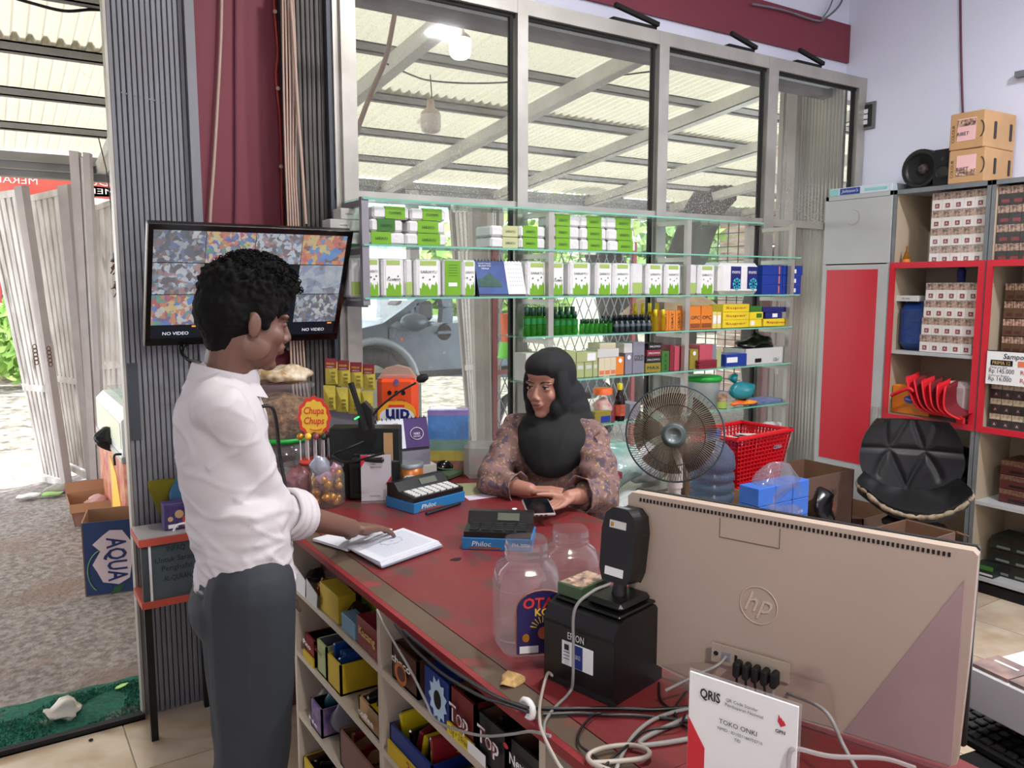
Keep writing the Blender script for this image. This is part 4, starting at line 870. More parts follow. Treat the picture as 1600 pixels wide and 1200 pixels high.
pbox('yellow_box', 1173, 1192, zC+0.082, 0.030, m_greend, 'small olive box at the top right of the yellow stack', dep=0.1)
pbox('yellow_box', 1195, 1236, zC+0.002, 0.040, m_yel, 'yellow box with red print at the right end of the third board', dep=0.1, txt='Sipped', tm=MT['ink_red'], tsz=0.3)
pbox('blue_box', 1198, 1224, zC+0.043, 0.034, m_navyp, 'small navy box on the yellow box at the right end', dep=0.1, band=(m_wht, 0.4, 0.2, 0.7, 0.8))
pbox('blue_box', 1193, 1233, zC+0.078, 0.026, m_navyp, 'wide flat navy box topping the right end of the third board', dep=0.1)
# fourth board
zD = 1.186
m_cream = mat('box_cream', (0.82, 0.78, 0.66), 0.5); m_pgr = mat('box_palegreen', (0.66, 0.70, 0.48), 0.5, var=0.2); m_gry = mat('box_grey', (0.50, 0.50, 0.55), 0.5); m_mrn = mat('box_maroon', (0.52, 0.14, 0.20), 0.45, var=0.2); m_olv = mat('box_olive', (0.55, 0.50, 0.18), 0.5); m_pnk = mat('box_pink', (0.72, 0.30, 0.36), 0.5)
items = [(822, 840, .125, m_off, 'grey-white box', 'ASI', 0), (841, 856, .125, m_pgr, 'pale green box', None, 0), (862, 879, .11, m_pgr, 'pale green box', 'H', 0), (880, 900, .125, m_pgr, 'pale green box', 'herbal', 0),
 (901, 913, .07, m_pgr, 'light green box', None, 1), (914, 926, .07, m_pgr, 'light green box with white disc', None, 1), (927, 934, .07, m_pgr, 'light green slim box', None, 1),
 (936, 945, .085, m_cream, 'cream slim box', None, 0), (945, 954, .085, m_cream, 'cream slim box', None, 0), (954, 963, .085, m_cream, 'cream slim box', None, 0), (963, 975, .085, m_or, 'cream and orange box with badge', None, 2),
 (977, 988, .10, m_gry, 'grey box with badge', None, 2), (989, 1007, .15, m_gry, 'tall grey box', 'GOLD', 0), (1009, 1033, .045, m_olv, 'olive box', 'MAX', 0), (1034, 1046, .10, m_greend, 'dark green box', 'B12', 0), (1047, 1053, .13, m_mrn, 'maroon slim box', None, 0), (1054, 1062, .12, m_pnk, 'pink slim box', None, 0), (1063, 1070, .12, m_mrn, 'maroon slim box', None, 0),
 (1078, 1091, .10, m_olv, 'olive-brown box', None, 2), (1093, 1103, .12, m_pnk, 'pink box', None, 0), (1103, 1113, .12, m_pnk, 'pink box', None, 0), (1113, 1119, .12, m_gry, 'grey slim box', None, 0), (1119, 1127, .095, m_pgr, 'yellow-green slim box', None, 0)]
for i, (a, b_, h, m, nm, tx, st) in enumerate(items):
    prev = 'the tall grey box' if a > 975 else 'the cream boxes'
    nth = ['first', 'second', 'third', 'fourth', 'fifth', 'sixth', 'seventh', 'eighth', 'ninth', 'tenth', 'eleventh', 'twelfth', 'thirteenth', 'fourteenth', 'fifteenth', 'sixteenth', 'seventeenth', 'eighteenth', 'nineteenth', 'twentieth', 'twenty-first', 'twenty-second', 'twenty-third'][i]
    o = pbox('medicine_box', a, b_, zD, h, m, f'{nm}, {nth} from the left on the fourth glass board', txt=tx, tsz=0.18 if h > 0.08 else 0.35, py=560, vert=(b_-a < 14 and tx is not None), band=(m_off, 0.15, 0.55, 0.85, 0.8) if st == 1 else (MT['print_orange'], 0.1, 0.08, 0.9, 0.3) if m is m_cream else None)
    if st == 2: decal('badge', m_wht, ((W(b_, 560, Y=YS+0.02).x-W(a, 560, Y=YS+0.02).x)/2, -0.0016, h*0.8), UX, FR, 0.022, 0.022, o, 1)
pbox('medicine_box', 901, 934, zD+0.071, 0.045, m_pgr, 'wide pale green box lying on the light green boxes', py=560, band=(m_wht, 0.5, 0.1, 0.9, 0.9))
pbox('medicine_box', 934, 967, zD+0.0865, 0.04, m_off, 'white flat box lying on the cream boxes', py=560)
pbox('medicine_box', 937, 962, zD+0.127, 0.026, m_cream, 'small cream box topping the cream stack', py=560)
pbox('medicine_box', 975, 988, zD+0.101, 0.045, m_off, 'small white box on top of the grey badge box', py=560)
for k in range(3): pbox('medicine_box', 1009+k*2, 1033, zD+0.046+k*0.032, 0.031, m_black if k != 1 else m_mrn, f'dark flat box, {L_[k]} of three on the olive box', py=560, txt='PROMO', tm=m_wht, tsz=0.3)
for k in range(5): pbox('sachet_pack', 1092+(k % 2), 1121, zD+0.0+k*0.009, 0.008, m_mrn, f'flat crimson sachet pack, {BN[k]} up in front of the pink boxes', y=YS-0.006, dep=0.022, py=560, cat='pack')
o = pbox('blue_box', 1134, 1167, zD, 0.062, m_blue, 'blue and white box standing alone on the fourth board', py=560, band=(m_wht, 0.05, 0.3, 0.55, 0.75)); 
t = open_carton('white_carton', 'open white carton with black plastic poking out on the fourth board', ((W(1166, 560, Y=YS).x+W(1234, 560, Y=YS).x)/2, YS+0.10, zD), 0, W(1226, 560, Y=YS).x-W(1166, 560, Y=YS).x, 0.15, 0.085, m_off, m_off, taper=0.03)
text('12x1', 0.018, m_ink, (0.09, -0.079, 0.02), UX, FR, t, shear=0.3)
MB().box((-0.08, -0.078, 0.01), (-0.03, -0.0765, 0.03)).build('barcode', m_black, t)
o = MB().ball((0, 0, 0), 0.1, 20, sc=(1.1, 0.6, 0.5)).build('plastic_bag', MT['black_bag'], loc=(t.location.x, t.location.y, zD+0.10)); crumple(o, 0.05, 12, 3); tag(o, 'crumpled black plastic bag in the open white carton', 'bag')
# fifth board
zE = 0.966
m_clr = clear('clear_plastic', (0.97, 0.97, 0.97), 0.12)
def jar(name, label, loc, r, h, lidm, lidh, neck=0.85, cont=None, sqr=0, cat='jar'):
    t = thing(name, label, cat, loc)
    MB().lathe([(0, 0.001), (r*0.95, 0.002), (r, 0.01), (r, h*0.82), (r*neck, h*0.92), (r*neck, h)], 20, sq=sqr).build('jar_wall', m_clr, t)
    if lidm: MB().lathe([(r*neck*1.07, h-lidh), (r*neck*1.07, h), (r*neck, h+0.004), (0, h+0.004)], 20).build('lid', lidm, t)
    return t
t = jar('jar', 'clear jar with orange lid on the fifth board by the sauce bottle', W(941, 655, Y=YS+0.05)*1, 0.052, 0.155, mat('lid_orange', (0.93, 0.42, 0.16), 0.4), 0.025)
t.location.z = zE
o = MB().ball((0, 0, 0.06), 0.042, 14, sc=(1, 1, 1.3)).build('sweets', mat('sweets_pale', (0.86, 0.84, 0.8), 0.6, var=0.9, vs=40, col2=(0.8, 0.4, 0.4)), t); crumple(o, 0.012, 40)
p = W(972, 655, Y=YS-0.0); t = thing('sauce_bottle', 'dark soy sauce bottle with a yellow cap on the fifth board', 'bottle', (p.x, YS+0.02, zE))
MB().lathe([(0, 0), (0.024, 0), (0.026, 0.01), (0.026, 0.09), (0.022, 0.115), (0.011, 0.14), (0.011, 0.15)], 16).build('bottle_glass', mat('soy_dark', (0.10, 0.04, 0.04), 0.15), t)
MB().lathe([(0.013, 0.148), (0.014, 0.152), (0.014, 0.178), (0, 0.182)], 14).build('cap', m_ycap, t); MB().lathe([(0.0265, 0.025), (0.0265, 0.08)], 16).build('label', mat('label_red', (0.62, 0.22, 0.15), 0.5, var=0.5, vs=60, col2=(0.85, 0.5, 0.3)), t)
pbox('sauce_box', 956, 966, zE, 0.07, m_mrn, 'maroon little carton left of the sauce bottle', py=650); pbox('tea_box', 930, 955, zE, 0.06, m_olv, 'yellow and blue small box below the orange-lid jar', y=YS-0.012, dep=0.04, py=650, band=(m_blue, 0.35, 0.1, 0.95, 0.6))
pbox('small_tin', 984, 1001, zE, 0.075, m_gry, 'grey-brown tin right of the sauce bottle', py=650, cat='tin')
t = thing('tub', 'white plastic tub with bright green lid on the fifth board', 'tub', (W(1098, 620, Y=YS+0.09).x, YS+0.09, zE))
MB().lathe([(0, 0), (0.075, 0), (0.09, 0.15), (0.09, 0.155)], 24).build('tub_wall', clear('milky_plastic', (0.9, 0.93, 0.93), 0.55, hcol=(0.85, 0.88, 0.88)), t); MB().lathe([(0.093, 0.145), (0.098, 0.15), (0.098, 0.165), (0.09, 0.172), (0, 0.172)], 24).build('lid', mat('lid_green', (0.10, 0.62, 0.22), 0.4), t)
p = W(1126, 630, Y=YS+0.03); t = thing('milk_can', 'small can with brown and green label beside the white tub', 'can', (p.x, YS+0.03, zE))
MB().lathe([(0, 0), (0.033, 0), (0.033, 0.088), (0, 0.088)], 18).build('can_body', m_gry, t); MB().lathe([(0.0335, 0.004), (0.0335, 0.038)], 18).build('label', mat('label_lime', (0.6, 0.7, 0.3), 0.5), t); MB().lathe([(0.0335, 0.038), (0.0335, 0.084)], 18).build('label', mat('label_brown', (0.45, 0.3, 0.22), 0.5, var=0.8, vs=40, col2=(0.75, 0.65, 0.55)), t)
p = W(1163, 618, Y=YS+0.05); o = MB().ball((0, 0, 0), 0.065, 18, sc=(1.15, 0.8, 0.72)).build('teal_bag', mat('teal_bag', (0.08, 0.50, 0.54), 0.3, var=0.3, vs=10), loc=(p.x, YS+0.06, zE+0.075)); crumple(o, 0.03, 14, 2); tag(o, 'knotted teal plastic bag on top of the snack packet', 'bag')
b = MB(); b.lathe([(0.0, 0), (0.012, 0.01), (0.03, 0.045), (0.0, 0.05)], 8, M=Matrix.Translation((-0.06, 0, 0.045)) @ Matrix.Rotation(-0.6, 4, 'Y')); b.build('bag_knot', MT['teal_bag'], o)
o = MB().ball((0, 0, 0), 0.08, 16, sc=(1.3, 0.5, 0.16)).build('snack_packet', mat('snack_orange', (0.88, 0.34, 0.14), 0.35, var=0.6, vs=20, col2=(0.95, 0.7, 0.2)), loc=(W(1160, 630, Y=YS+0.04).x, YS+0.03, zE+0.016)); crumple(o, 0.012, 25); tag(o, 'orange snack packet lying under the teal bag', 'packet')
pbox('flat_packet', 1182, 1228, zE, 0.012, mat('packet_blue', (0.45, 0.52, 0.72), 0.4, var=0.7, vs=25), 'flat blue and white packet at the right end of the fifth board', py=630, dep=0.15, cat='packet')
# sacks on the low board and behind
def sack(px, py, y, z, r, sc, m, label, seed, name='sack', cat='sack', amp=0.04, fr=9):
    p = W(px, py, Y=y); o = MB().ball((0, 0, 0), r, 26, sc=sc).build(name, m, loc=(p.x, y, z)); crumple(o, amp, fr, seed); return tag(o, label, cat)
m_plas = mat('plastic_wrapped', (0.80, 0.80, 0.80), 0.15, var=0.9, vs=8, col2=(0.62, 0.70, 0.70), bump=0.9, bs=22, spec=0.9, dirt=(0.85, 0.55, 0.5), ds=6, dt=0.66)
m_tealp = mat('plastic_teal', (0.50, 0.70, 0.66), 0.15, var=0.8, vs=7, col2=(0.78, 0.82, 0.8), bump=0.8, bs=20, spec=0.9)
m_white_p = mat('plastic_white', (0.84, 0.84, 0.84), 0.2, var=0.6, vs=6, col2=(0.68, 0.70, 0.70), bump=0.9, bs=18)
sack(1140, 680, 3.0, 0.73, 0.13, (1.2, 0.62, 0.95), m_plas, 'clear-wrapped pale goods on the low board behind the red basket', 1)
sack(1205, 680, 3.0, 0.72, 0.13, (1.1, 0.62, 0.9), m_white_p, 'white plastic sack on the low board right of the basket', 2)
sack(960, 690, 3.0, 0.73, 0.14, (1.3, 0.62, 0.9), m_tealp, 'teal-tinted plastic sack on the low board behind the woman', 3)
sack(1010, 720, 3.0, 0.72, 0.13, (1.2, 0.62, 0.85), m_plas, 'clear plastic sack on the low board behind the fan', 4)
sack(985, 740, 2.72, 0.50, 0.17, (1.3, 0.7, 0.9), m_white_p, 'white plastic sack on the stacked goods behind the fan', 5)
sack(1060, 700, 2.98, 0.72, 0.13, (1.1, 0.6, 0.8), m_white_p, 'pale plastic sack on the low board behind the fan head', 6)
b = MB(); b.box((W(940, 750, Y=2.7).x, 2.5, 0), (W(1060, 750, Y=2.7).x, 2.86, 0.36)); o = b.build('goods_carton', m_card); tag(o, 'brown carton under the white plastic sack behind the fan', 'box')
# ---------------------------------------------------------------- cabinets along the right wall
XC = 4.29
m_cab = mat('laminate_grey', (0.70, 0.71, 0.71), 0.35, var=0.35, vs=3, col2=(0.60, 0.61, 0.61), spec=0.6)
m_cabin = mat('laminate_beige', (0.72, 0.66, 0.57), 0.5, var=0.2, vs=3, col2=(0.64, 0.58, 0.49))
m_cred = mat('laminate_red', (0.78, 0.13, 0.20), 0.35, var=0.25, vs=2, col2=(0.70, 0.10, 0.18))
def cz(px, py, X=XC): return W(px, py, X=X).z
def cy(px, py, X=XC): return W(px, py, X=X).y
ys = [3.125, 2.69, 2.165, 1.64]
cabs = []
for i, lb in enumerate(('tall grey cabinet with a red panel door beside the window', 'open grey cabinet with red frame behind the black chair', 'open grey cabinet with red frame and price card at the right edge')):
    y1, y0 = ys[i], ys[i+1]; t = thing('cabinet', lb, 'cabinet', (XC, y0, 0)); w = y1-y0-0.003; cabs.append(t); D = 0.335
    b = MB(); b.box((0.001, 0, 0), (D, 0.018, 2.13)); b.box((0.001, w-0.018, 0), (D, w, 2.13)); b.box((0.0, 0, 2.112), (D, w, 2.13)); b.build('carcass', [m_cab], t)
    MB().box((D-0.008, 0.018, 0.02), (D, w-0.018, 2.11)).build('back_panel', m_cabin, t)
    b = MB(); b.box((0.002, 0.018, 0.04), (D-0.01, 0.020, 2.11)); b.box((0.002, w-0.020, 0.04), (D-0.01, w-0.018, 2.11)); b.build('lining', m_cabin, t)
    b = MB(); b.box((-0.006, -0.004, 0.0), (0.001, 0.02, 2.132)); b.box((-0.006, w-0.02, 0.0), (0.001, w+0.002, 2.132)); b.box((-0.006, 0, 2.108), (0.001, w, 2.132)); b.build('edging', m_alud if i else m_cab, t)
    MB().box((0.02, 0.02, 0), (D-0.01, w-0.02, 0.055)).build('plinth', m_blackm, t)
    if i == 0:
        MB().box((-0.012, 0.004, 1.735), (-0.002, w-0.004, 2.105)).build('door', m_cab, t)
        d = MB().box((-0.012, 0.004, 0.06), (-0.002, w-0.004, 1.728)).build('door', m_cab, t)
        MB().box((-0.015, 0.065, 0.56), (-0.0121, w-0.035, 1.70)).build('red_panel', m_cred, d)
        MB().box((-0.03, 0.012, 0.80), (-0.012, 0.045, 0.92), bev=0.004).build('handle', m_alu, d)
        MB().lathe([(0.006, 0), (0.006, 0.004), (0, 0.004)], 10, M=frame((-0.012, 0.055, 0.80), (0, 1, 0), (-1, 0, 0))).build('lock', m_black, d)
        decal('sticker_ring', mat('ring_mark', (0.62, 0.62, 0.60), 0.6), (-0.0125, 0.24, 2.0), (0, -1, 0), (-1, 0, 0), 0.09, 0.09, t, 1)
        decal('ring_inner', m_cab, (-0.0128, 0.245, 2.002), (0, -1, 0), (-1, 0, 0), 0.08, 0.08, t, 1)
    else:
        zs = [1.722, 1.245, 0.885, 0.49, 0.045] if i == 1 else [1.722, 1.17, 0.875, 0.49, 0.09]
        for z in zs: MB().box((0.0, 0.02, z-0.018), (D-0.008, w-0.02, z)).build('shelf_board', m_cab, t)
        for z in zs[1:]: pass
        b = MB(); zf0, zf1 = 0.855, 1.735
        b.box((-0.014, 0.004, zf0), (-0.002, 0.034, zf1)); b.box((-0.014, w-0.034, zf0), (-0.002, w-0.004, zf1)); b.box((-0.014, 0.034, zf1-0.032), (-0.002, w-0.034, zf1)); b.box((-0.014, 0.034, zf0), (-0.002, w-0.034, zf0+0.03))
        b.build('red_frame', m_cred, t)
# packs
m_pw = mat('pack_white', (0.90, 0.88, 0.86), 0.4); m_pr = mat('pack_red', (0.52, 0.10, 0.14), 0.4, var=0.3, vs=200, col2=(0.6, 0.3, 0.3)); m_pph = mat('pack_photo', (0.46, 0.35, 0.32), 0.3, var=1.0, vs=55, col2=(0.86, 0.72, 0.62), dirt=(0.2, 0.15, 0.15), ds=70, dt=0.5)
m_pd = mat('pack_black', (0.13, 0.10, 0.10), 0.35); m_pbr = mat('pack_brown', (0.32, 0.16, 0.15), 0.35); m_wrapc = clear('cellophane', (0.97, 0.97, 0.97), 0.05, rough=0.12, fres=1.5)
def bundle(nm, label, x, yl, z, n, w, h, dep, m1, m2, ph, group, sq=True, wrap=True):
    """row of n packs facing -X, starting at yl (left in view) and going towards -Y"""
    t = thing(nm, label, 'cigarette packs', (x, yl, z), -PI/2, group)
    bm_ = MB().box((0, 0, 0), (w-0.001, dep, h)).mesh('pack', m1)
    for k in range(n):
        o = bpy.data.objects.new('pack', bm_); COL.objects.link(o); o.parent = t; o.location = (k*w, 0, 0)
        q = BND.get((nm, w, h))
        if not q:
            q = [MB().box((0.001, -0.0012, h*0.60), (w-0.002, 0.0, h-0.001)).mesh('photo', ph)]
            s_ = w*0.42
            q.append(MB().box((w/2-s_/2, -0.0014, h*0.12), (w/2+s_/2, 0.0, h*0.12+s_) if sq else (w-0.003, 0.0, h*0.3)).mesh('emblem', m2)); BND[nm, w, h] = q
        for me in q:
            c = bpy.data.objects.new(me.name.split('.')[0], me); COL.objects.link(c); c.parent = o
    if sq:
        for k in range(n): text('A', w*0.24, m_pw, (k*w+w/2, -0.0022, h*0.12+w*0.21), UX, FR, t)
    if wrap:
        MB().box((-0.001, -0.004, -0.0), (n*w, dep, h+0.001)).build('cellophane', m_wrapc, t)
    return t
BND = {}
for k in range(4):
    bundle('pack_bundle', f'white packs with red emblem, {["bottom", "second lowest", "second highest", "top"][k]} row above the red frame', XC+0.03, cy(1450, 350), 1.724+k*0.094, 5, 0.0565, 0.092, 0.2, m_pw, m_pr, m_pph, 'white pack rows on the upper board')
    bundle('pack_bundle', f'white packs with red emblem, {["bottom", "second lowest", "second highest", "top"][k]} row inside the red frame', XC+0.03, cy(1441, 490)-0.006*k+0.022, 1.247+k*0.094, 5, 0.0565, 0.092, 0.2, m_pw, m_pr, m_pph, 'white pack rows inside the red frame')
yl3 = ys[2]-0.03
for k in range(4):
    bundle('dark_pack_bundle', f'white-topped dark packs, {["bottom", "second lowest", "second highest", "top"][k]} row on the rightmost cabinet upper board', XC+0.02, yl3+0.005, 1.724+k*0.094, 4, 0.058, 0.092, 0.2, m_pd, m_pr, m_pph, 'dark pack rows top right', sq=False)
for k in range(5):
    bundle('brown_pack_bundle', f'brown packs, {BN[k]} row up behind the red frame of the rightmost cabinet', XC+0.10 if k else XC+0.04, yl3-0.02+0.03*(k == 0), 1.172+k*0.09, 5, 0.045, 0.086, 0.18, mat('pack_bronze', (0.36, 0.27, 0.20), 0.35), m_pbr, m_pph, 'brown pack rows at the right', sq=False, wrap=False)
for k in range(3):
    bundle('black_pack_bundle', f'black packs with white A, {["bottom", "middle", "top"][k]} row under the price card', XC+0.05, yl3-0.01, 0.877+k*0.078, 5, 0.055, 0.076, 0.2, m_pd, m_pbr, mat('pack_photo_gold', (0.62, 0.5, 0.36), 0.3, var=1.0, vs=50, col2=(0.85, 0.8, 0.7)), 'black pack rows under the price card')
for k in range(3):
    bundle('dark_carton', f'maroon-brown carton, {["bottom", "middle", "top"][k]} of the stack on the lower right board', XC+0.08, yl3-0.07, 0.492+k*0.075, 2, 0.16, 0.072, 0.2, m_pbr, m_pd, mat('print_dim_gold', (0.5, 0.36, 0.28), 0.5, var=0.8, vs=60, col2=(0.25, 0.15, 0.13)), 'maroon cartons lower right', sq=False, wrap=False)
for k in range(3):
    bundle('green_black_pack', f'dark green-black packs, {["bottom", "middle", "top"][k]} row on the lowest right board', XC+0.10, yl3-0.04, 0.092+k*0.07, 3, 0.1, 0.067, 0.18, mat('pack_green_black', (0.10, 0.14, 0.12), 0.4), mat('pack_grey', (0.45, 0.45, 0.42), 0.5), m_pd, 'dark packs on the lowest right board', sq=False, wrap=False)
bundle('small_dark_box', 'small dark green box at the front of the lowest right board', XC+0.02, yl3-0.0, 0.092, 1, 0.10, 0.06, 0.1, MT['pack_green_black'], m_off, m_greend, None, sq=False, wrap=False)
# price card
t = thing('price_card', 'white price card with cigarette prices on the rightmost red frame', 'sign', (XC-0.02, cy(1547, 545), 0), -PI/2)
zt, zb = cz(1560, 548), cz(1560, 600)
MB().box((0, -0.004, zb), (0.40, 0.0, zt)).build('card', m_wht, t)
H_ = zt-zb
text('Sampoerna', 0.026, m_ink, (0.16, -0.006, zt-0.028), UX, FR, t, shear=0.2, bold=0.01)
MB().box((0.02, -0.006, zt-0.072), (0.125, -0.004, zt-0.045)).build('header_bar', m_black, t); text('PRIMA 12', 0.018, mat('gold_text', (0.85, 0.72, 0.4), 0.5), (0.072, -0.0075, zt-0.0585), UX, FR, t, fit=0.085)
MB().box((0.15, -0.006, zt-0.072), (0.24, -0.004, zt-0.045)).build('header_bar', MT['print_orange'], t)
text('Harga per Slof', 0.010, m_ink, (0.06, -0.006, zt-0.083), UX, FR, t); text('Rp 145.000', 0.024, m_ink, (0.075, -0.006, zt-0.103), UX, FR, t, fit=0.12)
text('Eceran per Bungkus', 0.009, m_ink, (0.065, -0.006, zt-0.124), UX, FR, t); text('Rp 16.000', 0.022, m_ink, (0.07, -0.006, zt-0.143), UX, FR, t, fit=0.11)
text('Rp', 0.022, MT['ink_red'], (0.18, -0.006, zt-0.103), UX, FR, t); text('Rp', 0.022, MT['ink_red'], (0.18, -0.006, zt-0.143), UX, FR, t)
MB().box((0.0, -0.005, zt-0.001), (0.4, -0.001, zt+0.003)).build('card_edge', m_black, t)
# contents of the open cabinet
p = W(1420, 500, X=4.40); o = MB().box((-0.1, -0.1, 0), (0.1, 0.1, 0.27), bev=0.04).build('blue_bag', mat('bag_blue', (0.06, 0.20, 0.45), 0.3, var=0.3, vs=8, bump=0.6, bs=14), loc=(4.43, 2.565, 1.247)); tag(o, 'dark blue plastic-wrapped parcel inside the red framed cabinet', 'parcel')
o = MB().box((0, 0, 0), (0.12, 0.14, 0.032), bev=0.002).build('white_box', m_off, loc=(4.33, 2.54, 1.519)); tag(o, 'flat white box lying on the dark blue parcel', 'box')
text('SIK ANA', 0.009, m_ink, (-0.001, 0.07, 0.016), (0, -1, 0), (-1, 0, 0), o)
t = thing('small_bottle', 'small gold bottle standing at the left of the upper board', 'bottle', (4.33, cy(1407, 405)-0.01, 1.724)); MB().lathe([(0, 0), (0.019, 0), (0.02, 0.03), (0.012, 0.06), (0.006, 0.075), (0.005, 0.10), (0, 0.101)], 14).build('bottle_glass', clear('amber_glass', (0.85, 0.62, 0.25), 0.4, hcol=(0.8, 0.6, 0.25)), t); MB().lathe([(0.021, 0.0), (0.021, 0.028)], 14).build('label', m_or, t)
t = thing('dark_bottle', 'dark blue bottle lying above the white packs inside the red frame', 'bottle', (4.40, cy(1485, 425), 1.626)); MB().lathe([(0, 0), (0.02, 0), (0.022, 0.06), (0.012, 0.08), (0, 0.082)], 12).build('bottle_glass', m_navyp, t)
o = MB().box((0, 0, 0), (0.16, 0.22, 0.16), bev=0.004).build('orange_box', mat('box_amber', (0.90, 0.52, 0.12), 0.5, var=0.15), loc=(4.33, 2.44, 0.887)); tag(o, 'orange box with blue oval logo in the red framed cabinet', 'box')
decal('oval_logo', mat('logo_blue', (0.20, 0.30, 0.62), 0.5), (-0.0015, 0.11, 0.085), (0, -1, 0), (-1, 0, 0), 0.075, 0.045, o, 1); text('Mitsuwu', 0.010, m_wht, (-0.0025, 0.11, 0.085), (0, -1, 0), (-1, 0, 0), o, fit=0.055)
# red bags hanging out of the cabinet
m_rb = mat('red_fabric', (0.84, 0.06, 0.14), 0.6, var=0.2); m_rb2 = mat('red_fabric_dark', (0.45, 0.05, 0.10), 0.7, var=0.4, vs=20)
for k in range(6):
    f = k/5
    a = Vector((XC-0.03-0.012*k, cy(1422+k*14, 592)-0.0, 1.085-0.004*k)); c = Vector((XC-0.03-0.012*k, cy(1492+k*4, 655), 0.92-0.004*k+0.02*f)); m_ = (a+c)/2+Vector((-0.01, 0.05-0.02*f, -0.06+0.03*f))
    b = MB(); pts = spline([a+Vector((0.06, 0.02, 0.02)), a, m_, c, c+Vector((0, -0.02, 0.01))], 6); n_ = len(pts)
    for i in range(n_-1):
        p0_, p1_ = pts[i], pts[i+1]; wv = Vector((0.10, -0.012, 0.028))
        b.add([p0_, p1_, p1_+wv, p0_+wv, p0_+Vector((0, 0, 0.006)), p1_+Vector((0, 0, 0.006))], [(0, 1, 2, 3), (0, 4, 5, 1)])
    o = b.build('red_bag', m_rb2 if k % 2 else m_rb); tag(o, f'folded red cloth bag, {BN[k]} of the layered bags sagging from the cabinet', 'bag', 'layered red bags in the red framed cabinet')
    MB().tube(pts, 0.006, 6).build('piping', m_rb, o)
o = MB().box((XC+0.0, cy(1512, 640), 0.90), (XC+0.12, cy(1468, 640), 1.10), bev=0.03).build('clear_bag', mat('plastic_foggy', (0.62, 0.56, 0.56), 0.3, bump=0.6, bs=20)); tag(o, 'foggy plastic wrapped pack behind the red bags', 'bag')
o = MB().tube(spline([W(1393, 618, X=XC-0.05), W(1405, 612, X=XC-0.06), W(1420, 607, X=XC-0.05), W(1428, 612, X=XC-0.04)], 5), 0.010, 6).build('red_strap', m_rb); tag(o, 'red strap end of a bag sticking out over the orange box', 'strap')
b = MB(); b.box((XC-0.05, cy(1514, 660), 0.885), (XC-0.03, cy(1500, 660), 0.93), bev=0.008); o = b.build('red_knot', m_rb); tag(o, 'bright red ribbon knot hanging at the red frame corner', 'ribbon')
o = MB().ball((0, 0, 0), 0.16, 18, sc=(0.8, 1.2, 0.8)).build('black_bag', MT['black_bag'], loc=(4.45, 2.42, 0.62)); crumple(o, 0.06, 9, 9); tag(o, 'black plastic bag on the lower board behind the chair', 'bag')
# on top of the cabinets
ZT = 2.134
o = MB().box((0, 0, 0), (0.20, 0.40, 0.045), bev=0.002).build('white_box', mat('box_bluewhite', (0.78, 0.83, 0.86), 0.4), loc=(4.30, cy(1398, 290)+0.02, ZT)); tag(o, 'long white and blue box lying on top of the tall cabinet', 'box')
MB().box((-0.0015, 0.20, 0.004), (0, 0.33, 0.041)).build('blue_patch', m_blue, o); text("Johnson's", 0.018, m_wht, (-0.003, 0.265, 0.022), (0, -1, 0), (-1, 0, 0), o, fit=0.11, shear=0.3); MB().box((-0.0015, 0.03, 0.014), (0, 0.17, 0.03)).build('teal_patch', mat('print_teal', (0.55, 0.78, 0.78), 0.5), o); MB().box((-0.0015, 0.34, 0.004), (0, 0.399, 0.041)).build('teal_patch', MT['print_teal'], o)
t = thing('round_speaker', 'black tubular subwoofer lying on top of the open cabinet', 'speaker', (4.32, cy(1430, 275), ZT+0.105), 0)
MY = frame((0, 0, 0), (0, -1, 0), (-1, 0, 0))
MB().lathe([(0.075, -0.02), (0.095, 0.0), (0.105, -0.01), (0.105, -0.24), (0, -0.24)], 28, M=MY).build('tube_body', m_black, t); MB().lathe([(0.0, -0.05), (0.03, -0.045), (0.075, -0.02)], 24, M=MY).build('speaker_cone', m_blackm, t)
g_ = MB().lathe([(0.0, -0.022), (0.022, -0.026), (0.03, -0.045)], 16, M=MY).build('dust_cap', mat('dusty_grey', (0.35, 0.30, 0.28), 0.5, var=0.9, vs=60, col2=(0.1, 0.1, 0.1)), t); MB().box((0.02, -0.08, -0.105), (0.22, 0.08, -0.09)).build('foot', m_blackm, t)
t = thing('box_speaker', 'small black box speaker beside the kraft boxes', 'speaker', (4.31, cy(1485, 260), ZT)); MB().box((0, 0, 0), (0.14, 0.105, 0.19), bev=0.004).build('cabinet_body', m_blackm, t); MB().lathe([(0.0, 0.004), (0.03, 0.001), (0.036, 0.004)], 20, M=frame((0, 0.052, 0.07), (0, -1, 0), (-1, 0, 0))).build('driver', m_black, t); MB().lathe([(0.0, 0.004), (0.012, 0.002)], 14, M=frame((0, 0.052, 0.14), (0, -1, 0), (-1, 0, 0))).build('tweeter', m_black, t)
m_kraft = mat('kraft', (0.76, 0.60, 0.42), 0.75, var=0.2, vs=6); m_kraft2 = mat('kraft_side', (0.66, 0.52, 0.42), 0.8, var=0.2, vs=4)
m_lblp = mat('label_pink', (0.90, 0.72, 0.72), 0.5)
